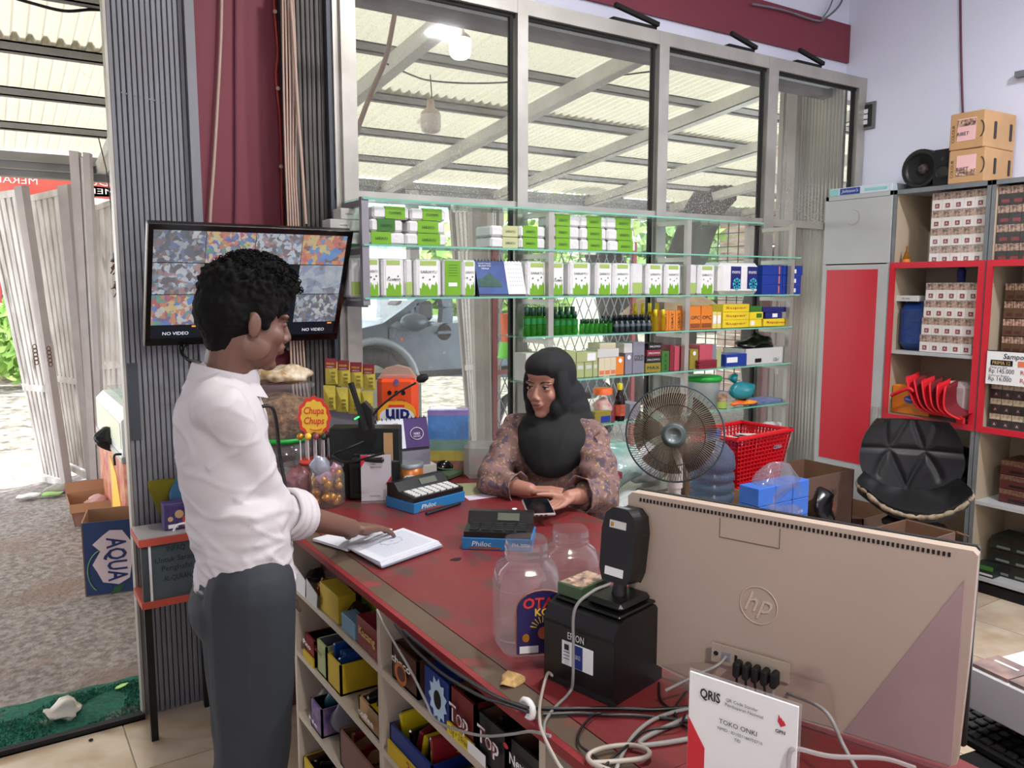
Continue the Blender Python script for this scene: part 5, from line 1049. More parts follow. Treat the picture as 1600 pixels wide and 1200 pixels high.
for k, (pa, pb, z0, h) in enumerate(((1481, 1536, ZT, 0.17), (1480, 1533, ZT+0.172, 0.185))):
    ya, yb_ = cy(pa, 260), cy(pb, 260); w = ya-yb_
    t = thing('kraft_box', f'brown kraft carton with black handle holes, {["lower", "upper"][k]} of two on the cabinet', 'box', (4.30, ya, z0), -PI/2-(0.02 if k else -0.02))
    MB().box((0, 0, 0), (w, 0.30, h), bev=0.004).build('carton_body', m_kraft, t)
    MB().box((0, -0.001, 0.003), (0.004, 0.0, h-0.003)).build('fold', m_kraft2, t)
    MB().box((w*0.22, -0.002, h*0.22), (w*0.76, 0, h*0.83)).build('label', m_lblp, t); MB().box((w*0.22, -0.003, h*(0.62 if k else 0.22)), (w*0.76, -0.002, h*(0.80 if k else 0.40))).build('label_photo', m_pph, t)
    text('RIBET', 0.018, m_ink, (w*0.4, -0.0045, h*0.42), UX, FR, t); text('COLOUR', 0.016, mat('ink_brown', (0.35, 0.26, 0.16), 0.7), (w*0.1, -0.002, h*0.45), (0, 0, 1), FR, t); b = MB(); b.tube([(w*0.88+0.02*math.cos(a), -0.001, h*0.5+0.04*math.sin(a)) for a in [-1.4+q*0.4 for q in range(8)]], 0.003, 4); b.build('handle_print', m_ink, t)
    for yy in (0.09, 0.24): MB().box((w-0.001, yy, h*0.25), (w+0.006, yy+0.02, h*0.72), bev=0.003).build('handle', m_black, t)
# power point, cord
t = thing('switch_panel', 'dark switch panel with white socket on the right wall by the window', 'switch', (XR-0.012, 3.05, 2.56))
MB().box((0, 0, 0), (0.012, 0.105, 0.16)).build('back_plate', mat('plate_grey', (0.42, 0.42, 0.42), 0.5), t); MB().box((-0.004, 0.02, 0.015), (0, 0.1, 0.145)).build('plate', m_black, t)
for k in range(3): MB().box((-0.009, 0.045, 0.03+k*0.032), (-0.004, 0.095, 0.055+k*0.032)).build('socket', m_wht, t)
cable('wire', [Vector((XR-0.006, W(1501, -30, X=XR).y, W(1501, -30, X=XR).z)), W(1502, 100, X=XR-0.006), W(1505, 187, X=XR-0.006), W(1507, 200, X=XR-0.006)], 0.006, m_wirep, 'dark red cord hanging down the white wall to the kraft boxes')
cable('wire', [W(1322, -20, Y=YW-0.04), W(1312, 8, Y=YW-0.04), W(1290, 28, Y=YW-0.04), W(1275, 32, Y=YW-0.04), W(1225, 16, Y=YW-0.04), W(1175, 6, Y=YW-0.04)], 0.006, m_alud, 'grey cable looping down onto the end of the red band')
cable('wire', [W(1308, -20, Y=YW-0.05), W(1296, 12, Y=YW-0.05), W(1284, 30, Y=YW-0.05)], 0.005, m_alud, 'short grey cable beside the loop above the red band')
MB().box((XR-0.04, 1.93, W(1597, 117, X=XR).z-0.015), (XR-0.001, W(1591, 117, X=XR).y, W(1597, 117, X=XR).z+0.015)).build('wall_bracket', m_alud); tag(bpy.data.objects['wall_bracket'], 'small grey bracket on the white wall above the kraft boxes', 'bracket')
for (x, y, s_) in ((1335, 65, 0.06), (1556, 130, 0.05)):
    pass
# ---------------------------------------------------------------- television
tv = thing('television', 'wall television showing a grid of camera pictures', 'television', (0, 0, 0))
zt_, zb_, yt_, yb2_ = 1.806, 1.395, 2.90, 3.10
A_ = Vector((0.470, yb2_, zb_)); upv = Vector((0, yt_-yb2_, zt_-zb_)); Ht = upv.length; upv.normalize(); nv = Vector((1, 0, 0)).cross(upv); Wt = 0.71
F_ = frame(A_, (1, 0, 0), nv)
MB().box((0, 0, -0.035), (Wt, Ht, 0.0), M=F_, bev=0.006).build('case', m_black, tv)
b = MB(); e = 0.018
b.box((0, 0, 0), (Wt, e+0.008, 0.006), M=F_); b.box((0, Ht-e, 0), (Wt, Ht, 0.006), M=F_); b.box((0, e, 0), (e, Ht-e, 0.006), M=F_); b.box((Wt-e, e, 0), (Wt, Ht-e, 0.006), M=F_); b.build('bezel', mat('gloss_black', (0.04, 0.04, 0.05), 0.12), tv)
MB().box((-0.002, 0, -0.02), (0.0015, Ht, 0.008), M=F_).build('bezel_edge', m_alu, tv)
MB().box((e, e, 0.0002), (Wt-e, Ht-e, 0.001), M=F_).build('screen', mat('screen_dark', (0.10, 0.12, 0.16), 0.25, emit=0.25), tv)
def screenmat(name, pal, scale, seed):
    m = bpy.data.materials.new(name); m.use_nodes = True; n = m.node_tree.nodes; L = m.node_tree.links; bs = n['Principled BSDF']
    tc = n.new('ShaderNodeTexCoord'); mp = n.new('ShaderNodeMapping'); mp.inputs['Location'].default_value = (seed, seed*0.7, 0); mp.inputs['Rotation'].default_value = (0.3, 0.9+seed, 0.4); mp.inputs['Scale'].default_value = (scale*1.5, scale*0.8, scale*1.5)
    v = n.new('ShaderNodeTexVoronoi'); L.new(tc.outputs['Object'], mp.inputs[0]); L.new(mp.outputs[0], v.inputs[0]); v.inputs['Scale'].default_value = 1
    s = n.new('ShaderNodeSeparateColor'); L.new(v.outputs['Color'], s.inputs[0]); r = n.new('ShaderNodeValToRGB'); r.color_ramp.interpolation = 'CONSTANT'
    for i, c in enumerate(pal):
        e_ = r.color_ramp.elements[i] if i < 2 else r.color_ramp.elements.new(i/len(pal)); e_.position = i/len(pal); e_.color = (*_lin(c), 1)
    L.new(s.outputs[0], r.inputs[0]); w_ = n.new('ShaderNodeTexNoise'); w_.inputs['Scale'].default_value = 28; w_.inputs['Detail'].default_value = 6; L.new(tc.outputs['Object'], w_.inputs[0]); mm = n.new('ShaderNodeMixRGB'); mm.blend_type = 'OVERLAY'; mm.inputs[0].default_value = 0.8; L.new(r.outputs[0], mm.inputs[1]); L.new(w_.outputs[0], mm.inputs[2]); av = n.new('ShaderNodeMixRGB'); av.inputs[0].default_value = 0.4; av.inputs[2].default_value = (0.36, 0.4, 0.46, 1); L.new(mm.outputs[0], av.inputs[1]); wp_ = n.new('ShaderNodeVectorMath'); wp_.operation = 'MULTIPLY_ADD'; wp_.inputs[1].default_value = (0.05, 0.05, 0.05); L.new(w_.outputs[1], wp_.inputs[0]); L.new(tc.outputs['Object'], wp_.inputs[2]); L.new(wp_.outputs[0], mp.inputs[0])
    L.new(av.outputs[0], bs.inputs['Emission Color']); bs.inputs['Emission Strength'].default_value = 0.7; bs.inputs['Base Color'].default_value = (0.02, 0.02, 0.02, 1); bs.inputs['Roughness'].default_value = 0.3
    return m
PA = [(0.25, 0.25, 0.3), (0.7, 0.72, 0.75), (0.35, 0.4, 0.6), (0.5, 0.35, 0.3), (0.12, 0.12, 0.15), (0.85, 0.85, 0.85)]
PB = [(0.2, 0.5, 0.85), (0.9, 0.5, 0.2), (0.9, 0.85, 0.8), (0.75, 0.2, 0.2), (0.3, 0.65, 0.5), (0.4, 0.3, 0.6), (0.95, 0.8, 0.4)]
PC = [(0.8, 0.85, 0.9), (0.45, 0.3, 0.28), (0.7, 0.5, 0.45), (0.85, 0.88, 0.92), (0.25, 0.2, 0.2), (0.5, 0.6, 0.7)]
PD = [(0.95, 0.55, 0.15), (0.9, 0.35, 0.12), (0.3, 0.6, 0.9), (0.95, 0.8, 0.4), (0.5, 0.2, 0.1)]
cw, rh = (Wt-2*e)/4, (Ht-2*e-0.06)/3
cells = [(0, 0, PA, 45), (1, 0, PB, 55), (2, 0, PC, 50), (3, 0, PD, 40), (0, 1, PC, 50), (3, 1, [(0.72, 0.76, 0.82), (0.6, 0.62, 0.75), (0.8, 0.82, 0.85), (0.45, 0.45, 0.5)], 22), (0, 2, PB, 40), (3, 2, PA, 60)]
for i, (c, r_, pal, sc_) in enumerate(cells):
    x0 = e+c*cw; y1_ = Ht-e-r_*rh
    MB().box((x0+0.001, y1_-rh+0.002, 0.0012), (x0+cw-0.001, y1_-0.001, 0.002), M=F_).build('camera_picture', screenmat(f'screen_{i}', pal, sc_, i*3.1), tv)
m_scw = mat('screen_text', (0.85, 0.86, 0.9), 0.5, emit=0.8)
FT = lambda u, v: F_ @ Vector((u, v, 0.0026))
for c in (0, 1, 2, 3): text('NO VIDEO', 0.013, m_scw, FT(e+(c+0.5)*cw, e+0.028), (1, 0, 0), nv, tv, fit=cw*0.52)
text('CCTV 050', 0.012, m_scw, FT(e+2.35*cw, Ht-e-1.5*rh), (1, 0, 0), nv, tv, fit=cw*0.5)
for c in (0, 3): MB().box((e+(c+0.82)*cw, Ht-e-3*rh-0.008, 0.0012), (e+(c+0.92)*cw, Ht-e-3*rh-0.002, 0.002), M=F_).build('status_mark', mat('mark_orange', (0.9, 0.6, 0.3), 0.5, emit=0.6), tv)
cable('wire', [F_ @ Vector((0.13, 0.0, -0.02)), W(283, 548, Y=3.1), W(293, 562, Y=3.05), W(315, 568, Y=3.05), W(340, 590, Y=3.08), W(360, 620, Y=3.1)], 0.006, m_black, 'black cable drooping from under the television')
cable('wire', [F_ @ Vector((0.15, 0.0, -0.02)), W(288, 552, Y=3.1), W(298, 566, Y=3.1), W(318, 580, Y=3.12), W(330, 640, Y=3.12)], 0.005, m_black, 'second thin black cable under the television')
o = MB().box((0, 0, 0), (0.06, 0.03, 0.035), bev=0.003).build('junction_box', m_alud, loc=W(437, 545, Y=YW-0.05)); tag(o, 'small grey junction box on the red column below the television', 'box')
# ---------------------------------------------------------------- donation box on its stand
t = thing('donation_box', 'glass donation box with red edges on a black stand by the shutter', 'box', (0.415, 2.965, 0), 0)
MB().box((-0.012, -0.012, 0), (0.012, 0.012, 0.74)).build('leg', m_black, t); MB().box((0.20, 0.13, 0), (0.224, 0.154, 0.50)).build('leg', m_black, t)
m_orr = mat('red_orange_trim', (0.72, 0.30, 0.24), 0.5)
b = MB(); b.box((-0.02, -0.02, 0.712), (0.22, 0.16, 0.738)); b.build('top_rim', m_orr, t); MB().box((-0.018, -0.018, 0.738), (0.218, 0.158, 0.741)).build('top_plate', mat('frost_glass', (0.62, 0.60, 0.60), 0.3), t); MB().box((-0.02, -0.02, 0.49), (0.22, 0.16, 0.514)).build('bottom_rim', m_orr, t)
MB().box((-0.012, -0.014, 0.514), (0.212, -0.011, 0.712)).build('glass_front', clear('smoky_glass', (0.62, 0.68, 0.70), 0.45, hcol=(0.55, 0.60, 0.62)), t)
MB().box((0.0, 0.15, 0.514), (0.212, 0.154, 0.712)).build('back_glass', m_alud, t)
MB().box((0.01, -0.016, 0.514), (0.018, -0.012, 0.712)).build('corner_strip', m_wht, t)
for k, s_ in enumerate(('INFAQ', 'Untuk Sarana', 'Penghafal', 'AL-QURAN')): text(s_, 0.02, m_ink, (0.10, -0.0155, 0.69-k*0.035), UX, FR, t, fit=[0.06, 0.14, 0.1, 0.09][k])
b = MB(); rng = random.Random(4)
for k in range(26): c = (rng.uniform(0.01, 0.2), rng.uniform(0.0, 0.12), 0.517+0.003*(k % 4)); b.cyl(c, (c[0], c[1]-0.002, c[2]+0.002), 0.012, n=10)
tag(b.build('coins', m_alu, t), kind='stuff')
for k in range(7): MB().box((0, 0, 0), (0.06, 0.03, 0.002)).build('banknote', mat('note_red', (0.72, 0.30, 0.25), 0.6) if k % 2 else mat('note_olive', (0.55, 0.52, 0.35), 0.6), t, loc=(0.05+0.015*k, 0.01+0.01*k, 0.535+k*0.006), rz=0.5*k)
MB().tube(spline([(0.10, 0.02, 0.742), (0.115, 0.02, 0.762), (0.15, 0.02, 0.762), (0.165, 0.02, 0.742)], 5), 0.004).build('handle', m_wht, t)
t = thing('purple_box', 'purple sweets box standing on the donation box', 'box', (0.49, 3.00, 0.742)); MB().box((0, 0, 0), (0.12, 0.06, 0.095), bev=0.002).build('carton_body', mat('print_purple', (0.22, 0.16, 0.36), 0.5, var=0.5, vs=60, col2=(0.35, 0.3, 0.5)), t)
for (u, v, s_) in ((0.02, 0.04, 0.018), (0.05, 0.055, 0.03)): decal('badge', mat('badge_gold', (0.75, 0.6, 0.45), 0.5), (u, -0.0015, v), UX, FR, s_, s_, t, 1)
MB().box((0.012, -0.0015, 0.006), (0.045, 0, 0.02)).build('barcode', m_wht, t); MB().box((0.06, -0.0015, 0.006), (0.11, 0, 0.045)).build('print_patch', mat('note_red', (0.72, 0.30, 0.25), 0.6), t)
o = MB().lathe([(0.01, -0.09), (0.02, -0.06), (0.05, 0.03), (0.052, 0.06)], 12, sx=1, sy=0.3).build('yellow_bag', clear('yellow_bag', (0.85, 0.80, 0.35), 0.6, hcol=(0.65, 0.62, 0.25)), loc=W(256, 775, Y=3.10)); tag(o, 'translucent yellow bag hanging on the shutter above the donation box', 'bag')
o = MB().ball((0, 0, 0), 0.07, 14, sc=(0.7, 0.4, 1.3)).build('blue_bag', mat('bag_skyblue', (0.12, 0.36, 0.50), 0.35, var=0.4, vs=12), loc=W(285, 782, Y=3.08)); crumple(o, 0.02, 14); tag(o, 'blue plastic bag hanging between the shutter and the man', 'bag')
# ---------------------------------------------------------------- counter
ZC0 = 0.90
m_ctop = mat('worn_red_paint', (0.46, 0.15, 0.16), 0.42, var=0.5, vs=3, col2=(0.40, 0.12, 0.14), dirt=(0.29, 0.23, 0.20), ds=8, dt=0.555, bump=0.12, bs=30, aniso=(1.6, 0.7, 1))
m_cedge = mat('worn_edge', (0.36, 0.30, 0.24), 0.7, var=0.6, vs=9, col2=(0.30, 0.22, 0.18), dirt=(0.55, 0.20, 0.19), ds=9, dt=0.6)
m_clip_r = mat('red_lip', (0.52, 0.12, 0.15), 0.4, var=0.2)
m_cab2 = mat('cream_laminate', (0.76, 0.71, 0.64), 0.6, var=0.25, vs=5, col2=(0.66, 0.60, 0.54))
ct = thing('counter', 'worn red wooden shop counter with open cream shelves below', 'counter', (0, 0, 0))
MB().box((0.765, 0.0, 0.875), (1.18, 0.80, ZC0)).build('counter_near', m_ctop, ct)
MB().box((0.765, 0.801, 0.875), (1.53, 2.62, ZC0)).build('counter_top', m_ctop, ct)
MB().box((1.532, 2.30, 0.875), (2.0, 2.84, ZC0)).build('counter_return', m_ctop, ct)
MB().box((0.765, 2.622, 0.875), (1.53, 3.0, ZC0)).build('counter_end', m_ctop, ct)
MB().box((0.713, 0.0, 0.876), (0.763, 3.0, ZC0-0.0005)).build('edge_board', m_cedge, ct)
MB().box((0.699, 0.0, 0.883), (0.712, 3.0, ZC0)).build('front_lip', m_clip_r, ct)
MB().box((1.15, 0.0, 0.0), (1.17, 0.80, 0.875)).build('back_board', m_ctop, ct)
MB().box((1.50, 0.80, 0.0), (1.52, 2.62, 0.875)).build('back_board', m_ctop, ct)
XF = 0.722; yd = [2.30, 1.676, 1.017, 0.36, 0.0]; zs2 = [0.718, 0.522, 0.325, 0.125]
for y in yd: MB().box((XF, y-0.009, 0.02), (XF+0.34, y+0.009, 0.874)).build('divider', m_cab2, ct)
for a_, c_ in zip(yd, yd[1:]):
    for z in zs2: MB().box((XF+0.001, c_+0.009, z-0.018), (XF+0.34, a_-0.009, z)).build('shelf_board', m_cab2, ct)
MB().box((XF+0.34, 0.0, 0.02), (XF+0.348, 2.30, 0.874)).build('rear_panel', m_cab2, ct)
MB().box((XF+0.02, 0.0, 0.0), (XF+0.3, 2.30, 0.02)).build('plinth', m_blackm, ct)
MB().box((0.72, 2.93, 0.0), (1.5, 2.95, 0.875)).build('end_board', m_ctop, ct)
# shallow knot hole and chips in the top
for (x, y, w, h) in ((713, 874, 0.03, 0.010), (660, 850, 0.05, 0.004)):
    p = W(x, y, Z=ZC0+0.0006); MB().prism([(w/2*math.cos(a)*(1+0.3*math.sin(3*a)), h*math.sin(a)) for a in [k*PI/7 for k in range(14)]], 0, 0.0004, M=Matrix.Translation(p)).build('gouge', m_blackm, ct)
# ---- goods on the counter shelves (each faces the customer side, -X)
def sbin(nm, label, pa, pb, z, h, dep, m_f, txt=None, tm=None, ts=0.3, open_=True, cont=None, band=None, xo=0.0, tape=0, cat='box', c_rng=(0.3, 0.9), mi=None, txv=0.55):
    """pa, pb: photo points of the lower front corners (left, right)"""
    ya, yb_ = W(pa[0], pa[1], X=XF+xo).y, W(pb[0], pb[1], X=XF+xo).y; w = ya-yb_
    if open_:
        t = open_carton(nm, label, (XF+xo+dep/2+0.006, (ya+yb_)/2, z+0.001), -PI/2, w-0.008, dep, h, m_f, mi or m_carddk, cat=cat)
    else:
        t = thing(nm, label, cat, (XF+xo+dep/2+0.006, (ya+yb_)/2, z+0.001), -PI/2); MB().box((-w/2+0.002, -dep/2, 0), (w/2-0.002, dep/2, h), bev=0.001).build('carton_body', m_f, t)
    y_ = -dep/2-(0.0075 if open_ else 0.0015)
    if band: MB().box((-w/2*0.96, y_+0.0005, h*band[1]), (w/2*0.96, y_+0.0055, h*band[2])).build('print_band', band[0], t)
    if txt: text(txt, h*ts, tm or m_wht, (0, y_-0.0015, h*txv), UX, FR, t, fit=w*0.7, bold=0.02)
    if cont:
        rng = random.Random(len(label)); n = max(3, int(w/0.022))
        for i in range(n):
            for j in range(2):
                s = MB(); a = 0.018; hh = h*rng.uniform(*c_rng)
                s.box((-0.001-a*0.5, -dep*0.18, 0), (a*0.3, dep*0.18, hh), bev=0.003)
                o = s.build('sachet', cont[(i+j) % len(cont)], t); o.location = (-w/2+0.02+(w-0.04)*i/(n-1), -dep*0.22+j*dep*0.42, 0.006); o.rotation_euler = (rng.uniform(-0.12, 0.12), rng.uniform(-0.3, 0.3), rng.uniform(-0.4, 0.4))
    return t
m_chb = mat('choc_brown', (0.33, 0.19, 0.15), 0.45, var=0.2); m_oblue = mat('biscuit_blue', (0.08, 0.20, 0.48), 0.45, var=0.15); m_topr = mat('wafer_maroon', (0.45, 0.13, 0.12), 0.45, var=0.2); m_topk = mat('wafer_black', (0.10, 0.10, 0.11), 0.45)
m_foilb = mat('foil_black', (0.06, 0.05, 0.06), 0.2, spec=0.8); m_foilr = mat('foil_brown', (0.22, 0.08, 0.06), 0.25, spec=0.8); m_foily = mat('foil_yellow', (0.80, 0.72, 0.10), 0.3); m_foilbl = mat('foil_blue', (0.10, 0.28, 0.58), 0.3); m_foilg = mat('foil_green', (0.55, 0.75, 0.12), 0.3); m_prt = mat('foil_maroon', (0.50, 0.10, 0.14), 0.3)
m_yb = mat('carton_yellow', (0.78, 0.66, 0.12), 0.6, var=0.1); m_purp = mat('carton_purple', (0.36, 0.28, 0.52), 0.5, var=0.5, vs=30, col2=(0.66, 0.55, 0.6))
z0, z1, z2, z3 = zs2
# top board, near bay
t = sbin('wafer_box', 'brown chocolate wafer box on the top board of the middle bay', (608, 1046), (650, 1083), z0, 0.085, 0.2, m_chb, 'choco', m_wht, 0.2, txv=0.7)
decal('swirl', mat('swirl_orange', (0.72, 0.42, 0.2), 0.5), (0.0, -0.1095, 0.035), UX, FR, 0.06, 0.05, t, 1); decal('swirl', m_chb, (0.004, -0.1105, 0.037), UX, FR, 0.04, 0.033, t, 1)
t = sbin('biscuit_box', 'blue biscuit box with white splash on the top board', (659, 1080), (697, 1116), z0, 0.095, 0.2, m_oblue, open_=False)
b = MB(); b.prism([(0.03*math.cos(a)*(1+0.35*(k % 2)), 0.036*math.sin(a)*(1+0.35*(k % 2))) for k, a in enumerate([q*PI/11 for q in range(22)])], 0, 0.0005, M=frame((0.01, -0.1015, 0.045), UX, FR)); b.build('milk_splash', mat('splash', (0.72, 0.84, 0.92), 0.5), t); decal('biscuit', m_black, (0.01, -0.1028, 0.045), UX, FR, 0.032, 0.04, t, 1)
t = sbin('top_box', 'maroon open box with red and white lettering and yellow base', (698, 1128), (740, 1172), z0, 0.098, 0.2, m_topr, 'Top', m_wht, 0.36, cont=[m_foilr, m_foilb], band=(m_yel, 0.0, 0.24), c_rng=(0.5, 0.85), txv=0.5); text('15g + 2 Free', 0.014, m_ink, (0, -0.1095, 0.013), UX, FR, t, fit=0.07); text('Top', 0.031, m_clip_r, (0, -0.1098, 0.049), UX, FR, t, fit=0.056)
t = sbin('top_box', 'black open box with red and white lettering beside the maroon one', (741, 1174), (789, 1226), z0, 0.095, 0.2, m_topk, 'Top', m_wht, 0.34, cont=[m_foilb, m_topk], c_rng=(0.5, 0.85), txv=0.6); MB().box((-0.075, -0.1085, 0.003), (-0.01, -0.1075, 0.026)).build('price_label', m_wht, t); text('Top', 0.028, m_clip_r, (0, -0.1098, 0.057), UX, FR, t, fit=0.056)
t = sbin('next_box', 'black open box with white lettering at the end of the top board', (790, 1228), (846, 1295), z0, 0.095, 0.2, m_topk, 'Nextar', m_wht, 0.22, cont=[m_foilb], c_rng=(0.5, 0.85), txv=0.7); decal('red_badge', m_cred, (-0.05, -0.109, 0.082), UX, FR, 0.016, 0.01, t, 1)
# top board, far bay
for i, (a_, c_) in enumerate((((461, 917), (477, 932)), ((479, 932), (495, 948)))):
    p, q = W(a_[0], a_[1], X=XF-0.004), W(c_[0], c_[1], X=XF-0.004)
    b = MB(); hh = [0.055, 0.045][i]; b.add([(p.x, p.y, z0+0.001), (q.x, q.y, z0+0.001), (q.x, q.y-0.01, z0+hh), (p.x, p.y-0.004, z0+hh+0.02), (p.x-0.001, p.y, z0+0.001), (q.x-0.001, q.y, z0+0.001), (q.x-0.001, q.y-0.01, z0+hh), (p.x-0.001, p.y-0.004, z0+hh+0.02)], [(0, 1, 2, 3), (7, 6, 5, 4)]); o = b.build('price_tag', m_wht if i == 0 else m_off); tag(o, ['white paper tag taped at the far end of the top board', 'creased white paper leaning at the shelf edge beside the tag'][i], 'tag')
sbin('yellow_carton', 'small yellow carton on the top board of the far bay', (497, 955), (526, 982), z0, 0.078, 0.05, m_yb, open_=False)
t = sbin('brown_carton', 'dark brown carton with print behind the yellow carton', (500, 950), (556, 995), z0, 0.075, 0.16, mat('carton_dim', (0.32, 0.22, 0.20), 0.6), txt='Selamat', tm=mat('ink_tan', (0.55, 0.40, 0.30), 0.6), ts=0.3, xo=0.07, open_=False)
sbin('blue_pouch', 'pale blue pouch beside the maroon pouch on the top board', (530, 985), (552, 1005), z0, 0.045, 0.04, mat('pouch_blue', (0.45, 0.62, 0.74), 0.35), open_=False)
sbin('maroon_pouch', 'maroon and yellow printed pouch at the right of the far bay', (554, 1007), (590, 1040), z0, 0.075, 0.05, m_prt, txt='Kacang', tm=MT['gold_text'], ts=0.28, open_=False)
sbin('green_pouch', 'bright green pouch behind the maroon pouch', (562, 985), (586, 1010), z0, 0.10, 0.04, m_foilg, xo=0.08, open_=False)
m_cop = mat('foil_copper', (0.6, 0.35, 0.2), 0.25, 0.5)
for i in range(10):
    yy = 2.27-0.036*i; xx = XF+0.06+0.07*(i % 3); s_ = 0.032+0.006*(i % 2)
    o = MB().ball((0, 0, 0), s_, 12, sc=(1, 1.2, 0.6)).build('foil_packet', [m_foilb, m_foilr, m_foilb, m_cop][i % 4], loc=(xx, yy, z0+0.028+0.04*(i % 3 == 1)), rz=i*0.7); crumple(o, 0.018, 40, i); tag(o, f'dark foil packet, {BN[i]} of the heap behind the paper tags', 'packet', 'foil packets in the far bay')
# second board, far bay
sbin('sweet_box', 'maroon and yellow open box at the far end of the second board', (474, 1030), (490, 1044), z1, 0.075, 0.12, m_prt, txt='Pino', ts=0.2, txv=0.75, band=(m_yb, 0, 0.35), mi=m_topk)
t = sbin('green_box', 'pale green open box on the second board', (492, 1046), (508, 1062), z1, 0.095, 0.14, m_pgr, txt='Soyjoy', tm=m_clip_r, ts=0.16, mi=m_gry, txv=0.75)
sbin('yellow_open_box', 'yellow open carton with blue sachets on the second board', (508, 1068), (530, 1092), z1, 0.085, 0.17, m_yb, cont=[m_foilbl], mi=m_yb, c_rng=(0.9, 1.25))
t = sbin('kraft_pouch_box', 'kraft open box with black pouches beside the yellow carton', (556, 1090), (590, 1125), z1+0.05, 0.06, 0.14, m_kraft, cont=[m_foilb], txt='coffee', tm=m_wht, ts=0.3, c_rng=(0.8, 1.2)); t.location.z = z1+0.001
sbin('yellow_pouch', 'glossy yellow pouch at the right end of the second board', (571, 1130), (590, 1150), z1, 0.06, 0.04, m_foily, open_=False, xo=-0.0)
# third board, far bay
t = sbin('purple_box', 'purple and white printed box on the third board', (482, 1118), (500, 1140), z2, 0.085, 0.13, m_purp, txt='Ne', ts=0.14, open_=True, mi=m_topk, txv=0.4)
for i, (pa_, s_) in enumerate((((525, 1110), .05), ((512, 1148), .03), ((545, 1130), .05))):
    p = W(pa_[0], pa_[1], X=XF+0.08); o = MB().ball((0, 0, 0), s_, 14, sc=(0.8, 0.8, 1.0)).build('pouch', [mat('pouch_teal', (0.12, 0.40, 0.46), 0.35), m_alu, m_gry][i], loc=(p.x, p.y, z2+s_)); crumple(o, 0.02, 25, i); tag(o, ['teal plastic pouch on the third board', 'shiny silver packet on the third board', 'grey pouch behind the teal one on the third board'][i], 'pouch')
sbin('brown_open_box', 'large open brown box with sachets on the third board', (527, 1165), (589, 1225), z2, 0.10, 0.22, mat('carton_rust', (0.45, 0.30, 0.26), 0.6), cont=[m_prt, m_kraft, m_foilr], c_rng=(0.4, 0.8))
# second board, middle bay
t = sbin('mixed_box', 'open blue and yellow box with wafer packets on the second board of the middle bay', (605, 1180), (672, 1245), z1, 0.075, 0.24, m_oblue, cont=[m_foilb, m_foily, m_prt], c_rng=(0.9, 1.6), band=(m_yb, 0.0, 0.5)); text('3+1', 0.03, m_clip_r, (0.03, -0.13, 0.025), UX, FR, t)
t = sbin('wafer_box', 'wafer box with a white name strip beside the mixed packet box', (680, 1250), (750, 1320), z1, 0.07, 0.2, m_topk, cont=[m_kraft, m_foily], c_rng=(0.8, 1.3)); MB().box((-0.05, -0.11, 0.035), (0.03, -0.108, 0.06)).build('name_strip', m_wht, t); text('Wafello', 0.016, m_ink, (-0.01, -0.111, 0.047), UX, FR, t)
sbin('low_box', 'small box of dark packets on the lowest visible board', (470, 1175), (520, 1230), z3, 0.06, 0.2, m_yb, cont=[m_foilb])
for (bay, lab) in ((2, 'near'),):
    pass
# cables along the counter edge
m_cabl = mat('cable_grey', (0.55, 0.54, 0.53), 0.4); m_cabd = mat('cable_dark', (0.16, 0.16, 0.17), 0.35)
CX = lambda x, y, o=0.0: W(x, y, X=0.690-o)
cable('cable', [CX(589, 953), CX(605, 985), CX(640, 1045), CX(665, 1095), CX(680, 1125), CX(720, 1142), CX(760, 1150), CX(800, 1147), CX(830, 1143), CX(860, 1150)], 0.0028, m_cabl, 'grey cable drooping in front of the counter boxes')
cable('cable', [CX(617, 975), CX(640, 1005), CX(665, 1030), CX(700, 1058), CX(750, 1087), CX(790, 1100), CX(825, 1112)], 0.0032, m_cabd, 'dark cable running below the counter lip to the white clip')
cable('cable', [CX(630, 985), CX(660, 1010), CX(700, 1042), CX(740, 1068), CX(780, 1090), CX(825, 1106)], 0.0032, m_cabd, 'second dark cable just under the counter lip')
p = W(832, 1112, Z=0.905); o = MB().tube([(0.0, 0.016*math.cos(a), 0.014*math.sin(a)) for a in [k*PI/6-0.6 for k in range(11)]], 0.006, 6).build('cable_clip', m_wht, loc=(p.x-0.01, p.y, p.z+0.008)); tag(o, 'white plastic clip holding cables at the counter edge', 'clip')
# ---------------------------------------------------------------- on the counter: far end
T0 = ZC0+0.0006
def WD(px, py, d): return Vector((0, 0, EYE))+(cam_rt*((px-800)/FPX)-cam_up*((py-600)/FPX)+cam_fw)*d
def at_t(px, py, dz=0.0): p = W(px, py, Z=T0); p.z = T0+dz; return p
# notebook
m_page = mat('page_white', (0.84, 0.85, 0.88), 0.6); m_line = mat('page_line', (0.62, 0.66, 0.74), 0.6)
q = [W(x, y, Z=T0+0.004) for x, y in ((489, 845), (543, 862), (594, 886), (686, 853), (630, 832), (560, 833))]
t = thing('notebook', 'open lined notebook under the man hand on the counter', 'notebook', (0, 0, 0))
L0, M0_, B0, R0, TR0 = q[0], q[1], q[2], q[3], q[4]
for k in range(4):
    off = Vector((0, 0, 0.0035*k)); sh = 0.004*(3-k)
    b = MB(); pts = [M0_+Vector((sh, 0, 0)), B0+Vector((0, -sh, 0)), R0+Vector((sh*0.5, -sh, 0)), TR0, ]
    b.add([p+off for p in pts]+[p+off+Vector((0, 0, 0.003)) for p in pts], [(0, 3, 2, 1), (4, 5, 6, 7), (0, 1, 5, 4), (1, 2, 6, 5), (2, 3, 7, 6), (3, 0, 4, 7)])
    b.build('page_block' if k else 'cover', m_page if k else m_gry, t)
